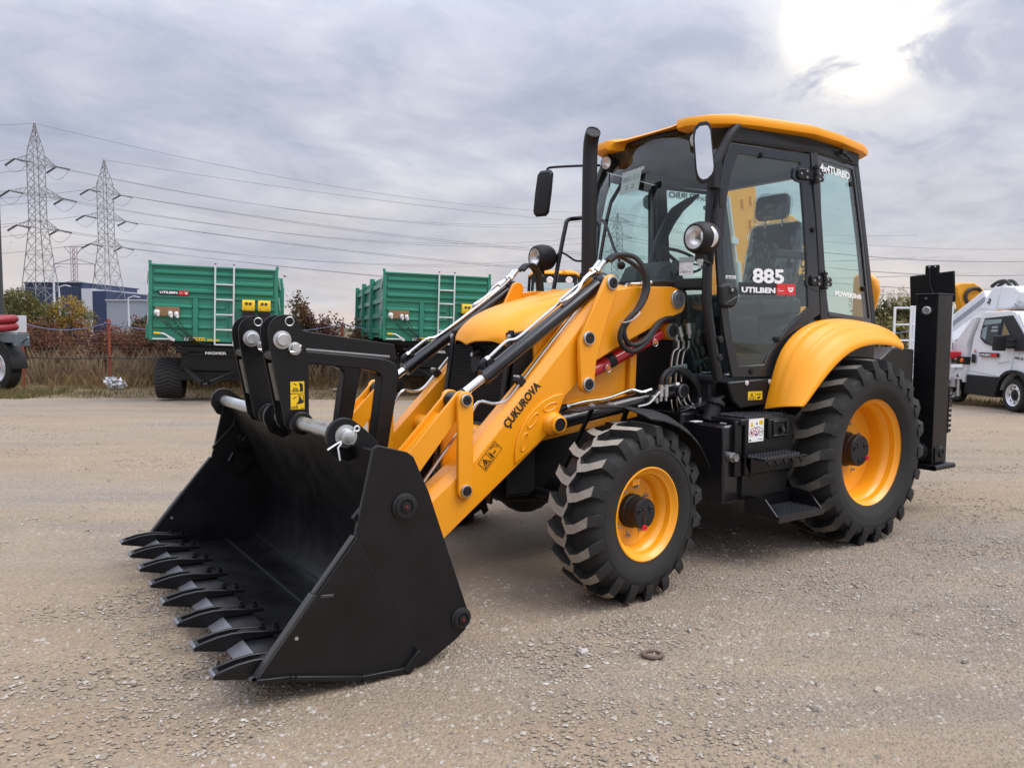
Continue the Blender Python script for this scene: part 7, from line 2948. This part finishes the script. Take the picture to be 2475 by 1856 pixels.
# white work basket standing behind the digger's rear wheel
bk = thing('work_basket', 'white tubular work basket with a black control panel behind the rear wheel', 'work basket', yp(10.05 * .94 - .75, 16.2), (0, 0, UANG))
g = G()
for x in (-.42, 0.0, .42):
    for y in (0, .7):
        g.span((x - .022, y - .02, .5), (x + .022, y + .02, 2.02))
for y in (0, .7):
    for z in (.98, 1.30, 1.64, 2.0):
        g.span((-.44, y - .018, z - .018), (.44, y + .018, z + .018))
g.span((-.44, 0, .5), (.44, .7, .55))
g.span((-.36, .2, .0), (.36, .5, .5))
part('basket_rail', g, 'whitepaint', bk, .006)
g = G()
g.box((.12, -.06, 1.72), (.42, .14, .32), Matrix.Rotation(R(10), 3, 'X'))
cp2 = part('control_panel', g, 'black_matt', bk, .02)
g = G()
for j in range(5):
    g.cyl((-.02 + .07 * j, -.04, 1.88), (-.02 + .07 * j, -.04, 1.94), .012, 6)
    g.tube(smooth_path([(-.05 + .07 * j, -.05, 1.57), (-.05 + .06 * j, -.08, 1.45), (.10 + .02 * j, -.03, 1.30)], 4), .010, 5)
part('joystick', g, 'ink', cp2)
g = G()
g.span((-.06, -.02, .9), (.26, .10, 1.46))
part('basket_plate', g, 'whitepaint', bk, .01)
g = G()
g.span((-.10, -.15, .95), (1.9, .10, 1.08))
part('red_bar', g, 'redplastic', bk, .01)
# ochre arm of another machine behind the van
oa = thing('digger_arm', 'ochre digger arm with a black ribbed hose rising behind the white boom', 'digger arm', yp(10.72, 18.2), (0, 0, UANG))
g = G()
g.prism([(-.42, 2.55), (-.28, 2.63), (.02, 2.64), (.45, 2.34), (1.3, 1.2), (1.0, 1.0), (.20, 2.05), (.02, 2.10), (-.16, 1.95), (-.34, 2.34)], 0, .30)
g.prism([(.9, 1.3), (1.4, 1.2), (1.8, 0), (.7, 0)], -.2, .5)
part('arm', g, mat('ochre_paint', (.70, .30, .012), .45), oa, .03)
g = G()
pts = smooth_path([(-.02, -.04, 2.14), (-.16, -.06, 2.18), (-.21, -.06, 2.32), (-.14, -.06, 2.45), (.05, -.06, 2.50), (.14, -.05, 2.44)], 8)
g.tube(pts, [.040 + .007 * (i % 2) for i in range(len(pts))], 10)
part('ribbed_hose', g, 'hose', oa)

# ---------------------------------------------------------------- second backhoe loader behind the digger
b2_ = thing('backhoe_loader', 'second yellow backhoe loader parked behind, only its cab roof and boom showing', 'backhoe loader', yp(1.05, 19.6), (0, 0, R(52)), 'backhoe loaders')
DIG['group'] = 'backhoe loaders'
g = G()
rp_ = [(.72, -.50), (.80, -.46), (.80, -.28), (.70, -.22), (.70, .22), (.80, .28), (.80, .46), (.72, .50), (-.1, .66), (-1.0, .60), (-1.0, -.60), (-.1, -.66)]
g.loft([[(x, y, 2.80) for x, y in rp_], [(x * 1.02, y * 1.02, 2.85) for x, y in rp_], [(x * .9, y * .88, 2.92) for x, y in rp_]])
part('cab_roof', g, 'yellow_gloss', b2_, .02)
g = G()
for s in (1, -1):
    g.beam((.75, s * .60, 1.5), (.62, s * .50, 2.82), .07, .07)
    g.beam((-.2, s * .72, 1.3), (-.15, s * .62, 2.82), .07, .07)
    g.beam((-.95, s * .66, 1.3), (-.95, s * .56, 2.82), .07, .07)
g.span((-1.0, -.72, .9), (.78, .72, 1.55))
g.span((.70, -.55, 2.62), (.74, .55, 2.80))
part('cab_frame', g, 'frame', b2_)
g = G()
g.grid([[(.60 + (2.82 - z) * .10 + .10 * (1 - (2 * j / 8 - 1) ** 2), .52 - 1.04 * j / 8, z) for j in range(9)] for z in (2.80, 2.3, 1.55)])
part('windscreen', g, 'glass', b2_)
for y_ in (-.10, .36):
    g = G()
    g.lathe([(0, 0), (.07, .005), (.085, -.02)], o=(.84, y_, 2.67), axis=(1, 0, 0), n=24)
    part('work_lamp', g, 'white', b2_)
g = G()
g.prism([(.8, 1.5), (.8, 1.75), (1.8, 1.62), (2.2, 1.4), (2.2, .6), (.8, .6)], -.40, .40)
part('bonnet', g, 'yellow_gloss', b2_, .05)
g = G()
g.prism([(-1.0, .5), (2.2, .5), (2.2, .9), (-1.0, 1.0)], -.45, .45)
part('chassis', g, 'black', b2_)
for s in (1, -1):
    for x, r, w_ in ((1.7, .48, .32), (-.4, .67, .42)):
        g = G()
        g.lathe([(r * .5, -w_ / 2), (r * .9, -w_ / 2), (r, -w_ * .35), (r, w_ * .35), (r * .9, w_ / 2), (r * .5, w_ / 2)], o=(x, s * .95, r), n=32)
        part('wheel', g, 'rubber', b2_)
    g = G()
    g.prism([(2.3, .5), (3.2, .3), (3.3, .5), (1.6, 1.8), (.9, 1.75), (.9, 1.6), (1.5, 1.5)], s * .45, s * .56)
    part('loader_arm', g, 'yellow', b2_, .01)
g = G()      # boom standing behind the cab
q = [(-1.45, 2.3), (-1.50, 3.05), (-1.42, 3.22), (-1.2, 3.30), (-1.02, 3.24), (-.98, 3.05), (-1.05, 2.3), (-1.1, 1.0), (-1.5, 1.0)]
g.prism([(y, z) for y, z in ((.85, 1.0), (.82, 2.4), (.76, 3.0), (.80, 3.12), (.78, 3.22), (.95, 3.30), (1.10, 3.29), (1.22, 3.20), (1.25, 3.0), (1.26, 2.4), (1.30, 1.0))], -1.45, -1.15, 'x')
bb = part('backhoe_boom', g, 'yellow', b2_, .02)
for y, z in ((.90, 3.04), (1.13, 3.05)):
    g = G()
    g.lathe([(.045, 0), (.045, .02), (.03, .022), (.028, .008), (0, .008)], o=(-1.15, y, z), axis=(1, 0, 0), n=20)
    part('boom_pin', g, 'ink', bb)
g = G()
g.tube(smooth_path([(-1.12, .84, 3.12), (-1.08, .74, 3.10), (-1.10, .72, 3.0), (-1.12, .80, 2.96)], 4), .018, 6)
g.tube(smooth_path([(-1.1, .80, 2.62), (-1.05, .66, 2.55), (-1.05, .64, 2.3), (-1.1, .70, 2.1)], 4), .018, 6)
part('boom_hose', g, 'hose', bb)
g = G()
g.prism([(1.22, 2.75), (1.30, 2.80), (2.0, 1.9), (1.9, 1.6), (1.2, 1.9)], -1.35, -1.25, 'x')
part('boom_brace', g, 'yellow', bb, .01)

# ---------------------------------------------------------------- pylons and power lines


def pylon(name, label, pos, H, wb, rot, arms, m, waist=.52, group='lattice pylons', seed=0):
    t = thing(name, label, 'pylon', pos, (0, 0, rot), group)
    g = G()
    zs = [0]
    z = 0
    while z < H * .955:
        hw = half_w(z, H, wb, waist)
        z += max(1.3, hw * 1.55)
        zs.append(min(z, H))
    if zs[-1] < H:
        zs.append(H)
    lw = .0030 * H
    for a, b_ in zip(zs, zs[1:]):
        wa, wb_ = half_w(a, H, wb, waist), half_w(b_, H, wb, waist)
        ca = [(wa, wa), (-wa, wa), (-wa, -wa), (wa, -wa)]
        cb_ = [(wb_, wb_), (-wb_, wb_), (-wb_, -wb_), (wb_, -wb_)]
        for i in range(4):
            j = (i + 1) % 4
            g.beam((*ca[i], a), (*cb_[i], b_), lw, lw)
            g.beam((*ca[i], a), (*cb_[j], b_), lw * .55, lw * .55)
            g.beam((*ca[j], a), (*cb_[i], b_), lw * .55, lw * .55)
            if b_ - a > 3 or a in zs[::3]:
                g.beam((*cb_[i], b_), (*cb_[j], b_), lw * .5, lw * .5)
    part('tower', g, m, t, smooth=None)
    ends = []
    for zf, ln in arms:
        z = H * zf
        hw = half_w(z, H, wb, waist)
        for s in (1, -1):
            g = G()
            tip = V(s * ln, 0, z + .2)
            for y in (hw, -hw):
                g.beam((s * hw, y, z), tip, lw * .8, lw * .8)
                g.beam((s * hw, y, z + H * .038), tip, lw * .8, lw * .8)
                for q in (.25, .5, .75):
                    p0 = V(s * hw, y, z).lerp(tip, q)
                    p1 = V(s * hw, y, z + H * .038).lerp(tip, q - .2)
                    g.beam(p0, p1, lw * .5, lw * .5)
            part('cross_arm', g, m, t, smooth=None)
            ends.append(tip)
    return t, ends


def half_w(z, H, wb, waist):
    zw = H * waist
    if z < zw:
        return wb + (wb * .36 - wb) * (z / zw)
    if z < H * .86:
        return wb * .36
    return max(.12, wb * .36 * (1 - (z - H * .86) / (H * .14)))


def pfrom(u_px, w, dy=0):
    return yp((u_px - 1106) / 1681.5 * w, w)


P1 = pfrom(93, 176)
P2_ = pfrom(238, 211)
RA = UANG + R(62)
ARM3 = [(.81, 4.6), (.66, 6.0), (.505, 4.6)]
t1, e1 = pylon('pylon', 'nearest lattice pylon, leftmost and tallest in the sky', P1, 46.5, 3.55, RA, ARM3, 'lattice')
t2, e2 = pylon('pylon', 'second lattice pylon, right of the tallest one', P2_, 46.0, 3.9, RA, ARM3, 'lattice')
P4 = pfrom(1330, 300)
t4, e4 = pylon('pylon', 'lattice pylon seen through the digger windscreen', P4, 46.0, 4.0, UANG + R(30), [(.93, 6.0), (.80, 7.5), (.67, 6.0)], 'lattice')
# far red and white pylon with hanging arm ends
P3 = pfrom(167, 420)
t3 = thing('pylon', 'faint red and white pylon in the distance between the two big pylons', 'pylon', P3, (0, 0, UANG), 'lattice pylons')
g = G()
Hh = 44.0
for a, b_ in zip(np.linspace(0, Hh, 18), np.linspace(0, Hh, 18)[1:]):
    w0_, w1_ = 2.6 - 1.5 * min(1, a / 20), 2.6 - 1.5 * min(1, b_ / 20)
    for s in (1, -1):
        for y in (1, -1):
            g.beam((s * w0_, y * w0_, a), (s * w1_, y * w1_, b_), .30, .30)
        g.beam((s * w0_, 0, a), (-s * w1_, 0, b_), .22, .22)
part('tower', g, 'lattice_r', t3, smooth=None)
for zf, ln in ((.985, 5), (.80, 11), (.53, 16), (.28, 11)):
    g = G()
    z = Hh * zf
    if zf > .9:
        g.beam((-ln, 0, z + 1), (ln, 0, z + 1), .35, .35)
        for s in (1, -1):
            g.beam((s * ln, 0, z + 1), (s * 1.5, 0, z - 3), .3, .3)
    else:
        for s in (1, -1):
            g.beam((0, 0, z + 3), (s * ln, 0, z), .35, .35)
            g.beam((0, 0, z), (s * ln, 0, z), .3, .3)
            g.beam((s * ln, 0, z), (s * (ln + .2), 0, z - 7.5), .4, .4)
    part('cross_arm', g, mat('hazy_pylon_grey', (.26, .26, .29), .7) if zf > .9 else bpy.data.materials['hazy_pylon_grey'], t3, smooth=None)


def wline(a, b_, sag, r=.055):
    g = G()
    a, b_ = Vector(a), Vector(b_)
    g.tube([a.lerp(b_, t) - V(0, 0, 4 * sag * t * (1 - t)) for t in np.linspace(0, 1, 25)], r, 4, False)
    o = part('power_line', g, 'cable', None, smooth=None)
    tag(o, 'thin grey power line sagging across the sky from the lattice pylons', 'power line', 'power lines in the sky')
    return o


def wpt(t, e):
    bpy.context.view_layer.update()
    return t.matrix_world @ Vector(e)


bpy.context.view_layer.update()
A1, A2, A4 = [wpt(t1, e) for e in e1], [wpt(t2, e) for e in e2], [wpt(t4, e) for e in e4]
T1, T2, T4 = wpt(t1, V(0, 0, 46.5)), wpt(t2, V(0, 0, 46)), wpt(t4, V(0, 0, 46))
far_r = lambda u, w, z: yp(u, w, z)
# strings of insulators and the wires from them
for tt, ee in ((t1, e1), (t2, e2)):
    for i, e in enumerate(ee):
        for s in (1, -1):
            g = G()
            q = Vector(e) + V(0.4, s * 4.2, -.9)
            g.tube([Vector(e), q], .22 if s > 0 else .16, 5)
            part('insulator', g, 'insul', tt)
        g = G()
        a, b_ = Vector(e) + V(.4, 4.2, -.9), Vector(e) + V(.4, -4.2, -.9)
        g.tube([a.lerp(b_, t) - V(0, 0, 4 * 1.9 * t * (1 - t)) for t in np.linspace(0, 1, 9)], .05, 4, False)
        part('jumper_wire', g, 'cable', tt)
for i in range(6):
    wline(A1[i], A4[i], 6.5)
    a = A2[i]
    wline(a, far_r(170 + 9 * i, 330, 33 - 6.2 * (i // 2)), 8.0, .07)
    wline(A4[i], far_r(330 + 7 * (i % 2), 420, 44 - 7 * (i // 2)), 9, .09)
wline(T1, T4, 5)
wline(T2, far_r(170, 330, 42), 6, .06)
wline(T4, far_r(330, 420, 50), 8, .08)
for i in range(0, 6):
    wline(A1[i], yp(-190, 150, A1[i].z - 3), 4.0)
    if i % 2:
        wline(A2[i], yp(-230, 185, A2[i].z - 4), 4.0, .06)
wline(T1, yp(-190, 150, 45), 3.0)

# ---------------------------------------------------------------- warehouse and sheds far behind the fence
bw = thing('warehouse', 'dark blue warehouse with a white corner bay far behind the pylons', 'warehouse', yp(-118, 205), (0, 0, UANG))
k = 205 / 1681.5


def bu(px_):
    return (px_ - 1106) * k + 118


g = G()
g.span((bu(60), 0, -.03), (bu(183), 30, 13.0))
wb1 = part('blue_wall', g, 'bluewall', bw)
for px_ in range(64, 183, 7):
    g = G()
    g.span((bu(px_), -.06, 5.2), (bu(px_) + .12, 0, 12.8))
    part('cladding_joint', g, 'window', wb1)
g = G()
g.span((bu(60), -.10, 3.4), (bu(183), 0, 5.4))
lo = part('lower_band', g, 'greywall', bw)
for px_ in range(98, 180, 10):
    g = G()
    g.span((bu(px_), -.16, 3.9), (bu(px_ + 7), -.09, 5.0))
    part('window', g, 'window', lo)
g = G()
g.span((bu(183), -.5, -.03), (bu(205), 30, 11.6))
part('white_bay', g, 'whitewall', bw)
g = G()
g.span((bu(205), -.2, -.03), (bu(234), 30, 11.0))
g.span((bu(58), -.3, 12.9), (bu(184), 31, 13.2))
part('blue_wing', g, 'bluewall', bw)
gs = thing('grey_shed', 'long pale grey shed right of the blue warehouse', 'shed', yp(-95, 190), (0, 0, UANG))
k2 = 190 / 1681.5
g = G()
g.span(((234 - 1106) * k2 + 95, 0, -.03), ((345 - 1106) * k2 + 95, 25, 8.0))
wl3 = part('shed_wall', g, 'greywall', gs)
for i in range(9):
    g = G()
    x = (240 - 1106) * k2 + 95 + i * 1.25
    g.span((x, -.03, 0), (x + .05, 0, 7.9))
    part('cladding_joint', g, 'greywall', wl3)
g = G()
g.span(((234 - 1106) * k2 + 94.8, -.3, 8.0), ((345 - 1106) * k2 + 95.2, 25.3, 8.25))
part('shed_roof', g, 'whitewall', gs)
for i, (px_, w, h) in enumerate(((122, 100, 9.0), (133, 118, 7.5), (281, 120, 6.0))):
    t = thing('street_lamp', ('white mast pole beneath the nearest pylon', 'thin street lamp left of the golden tree', 'small street lamp before the grey shed')[i], 'street lamp', pfrom(px_, w))
    g = G()
    g.tube([(0, 0, -.03), (0, 0, h)], [.16, .10], 8)
    part('mast', g, 'whitewall', t)
    g = G()
    q = YU
    g.tube([V(0, 0, h), q * .9 + V(0, 0, h + .3), q * 1.8 + V(0, 0, h + .1)], .09, 6)
    part('lamp_arm', g, 'whitewall', t)

# ---------------------------------------------------------------- small things
g = G()
g.lathe([(.034, 0), (.034, .012), (.042, .015), (.052, .012), (.054, .004), (.050, 0)], o=(0, 0, 0), axis=(0, 0, 1), n=28)
rg = part('steel_ring', g, 'rustring', None, loc=(2.640, 1.665, .004), rot=(R(4), R(-3), 0))
tag(rg, 'small rusty steel ring lying flat on the bare dirt in front', 'ring')
co_, fc_ = leaf_cloud([((0, 0, .12), (.22, .16, .13)), ((.12, .05, .22), (.12, .1, .1))], 150, .075, .7, .9, 1.0)
bgm = fast_obj('plastic_bag', co_, fc_, ['bag'])
bgm.location = yp(-9.62, 18.9, -.02)
tag(bgm, 'crumpled white plastic bag in the dry grass by the fence', 'bag')
for i, (u, w, r, lab) in enumerate(((-5.1, 18.5, .16, 'pale flat stone by the fence between the bucket forks'), (-4.15, 18.6, .12, 'smaller pale stone left of the loader arm by the fence'), (-3.8, 18.4, .10, 'smallest pale stone next to the loader arm by the fence'))):
    g = G()
    g.ball((0, 0, .02), r, 14, (1.3, .8, .45))
    g.v = [tuple(V(*p) * (1 + .14 * noise.noise(V(*p) * 9 + V(i, 0, 0)))) for p in g.v]
    o = part('stone', g, 'stone', None, loc=yp(u, w, 0))
    tag(o, lab, 'stone', 'pale stones along the fence')
for i, (px_, py_, w) in enumerate(((618, 601, 60), (34, 532, 150), (300, 558, 150))):
    g = G()
    s_ = .16
    g.tube([(-.9 * s_, 0, 0), (0, 0, .05 * s_), (1.1 * s_, 0, 0)], [.05 * s_, .22 * s_, .04 * s_], 8)
    for s in (1, -1):
        g.sheet([[(.4 * s_, 0, .05 * s_), (-.4 * s_, 0, .05 * s_)], [(.3 * s_, s * .8 * s_, .5 * s_), (-.3 * s_, s * .8 * s_, .45 * s_)], [(-.1 * s_, s * 1.7 * s_, .3 * s_), (-.3 * s_, s * 1.7 * s_, .25 * s_)]], (0, 0, .03 * s_))
    h = 1.479 + (712 - py_) / 1681.5 * w
    o = part('bird', g, 'bird', None, loc=yp((px_ - 1106) / 1681.5 * w, w, h), rot=(0, R(10), UANG + R(40) * i))
    tag(o, ('dark bird flying low right of the left green trailer', 'tiny dark bird left of the nearest pylon', 'tiny dark bird above the left green trailer')[i], 'bird', 'birds in the sky')
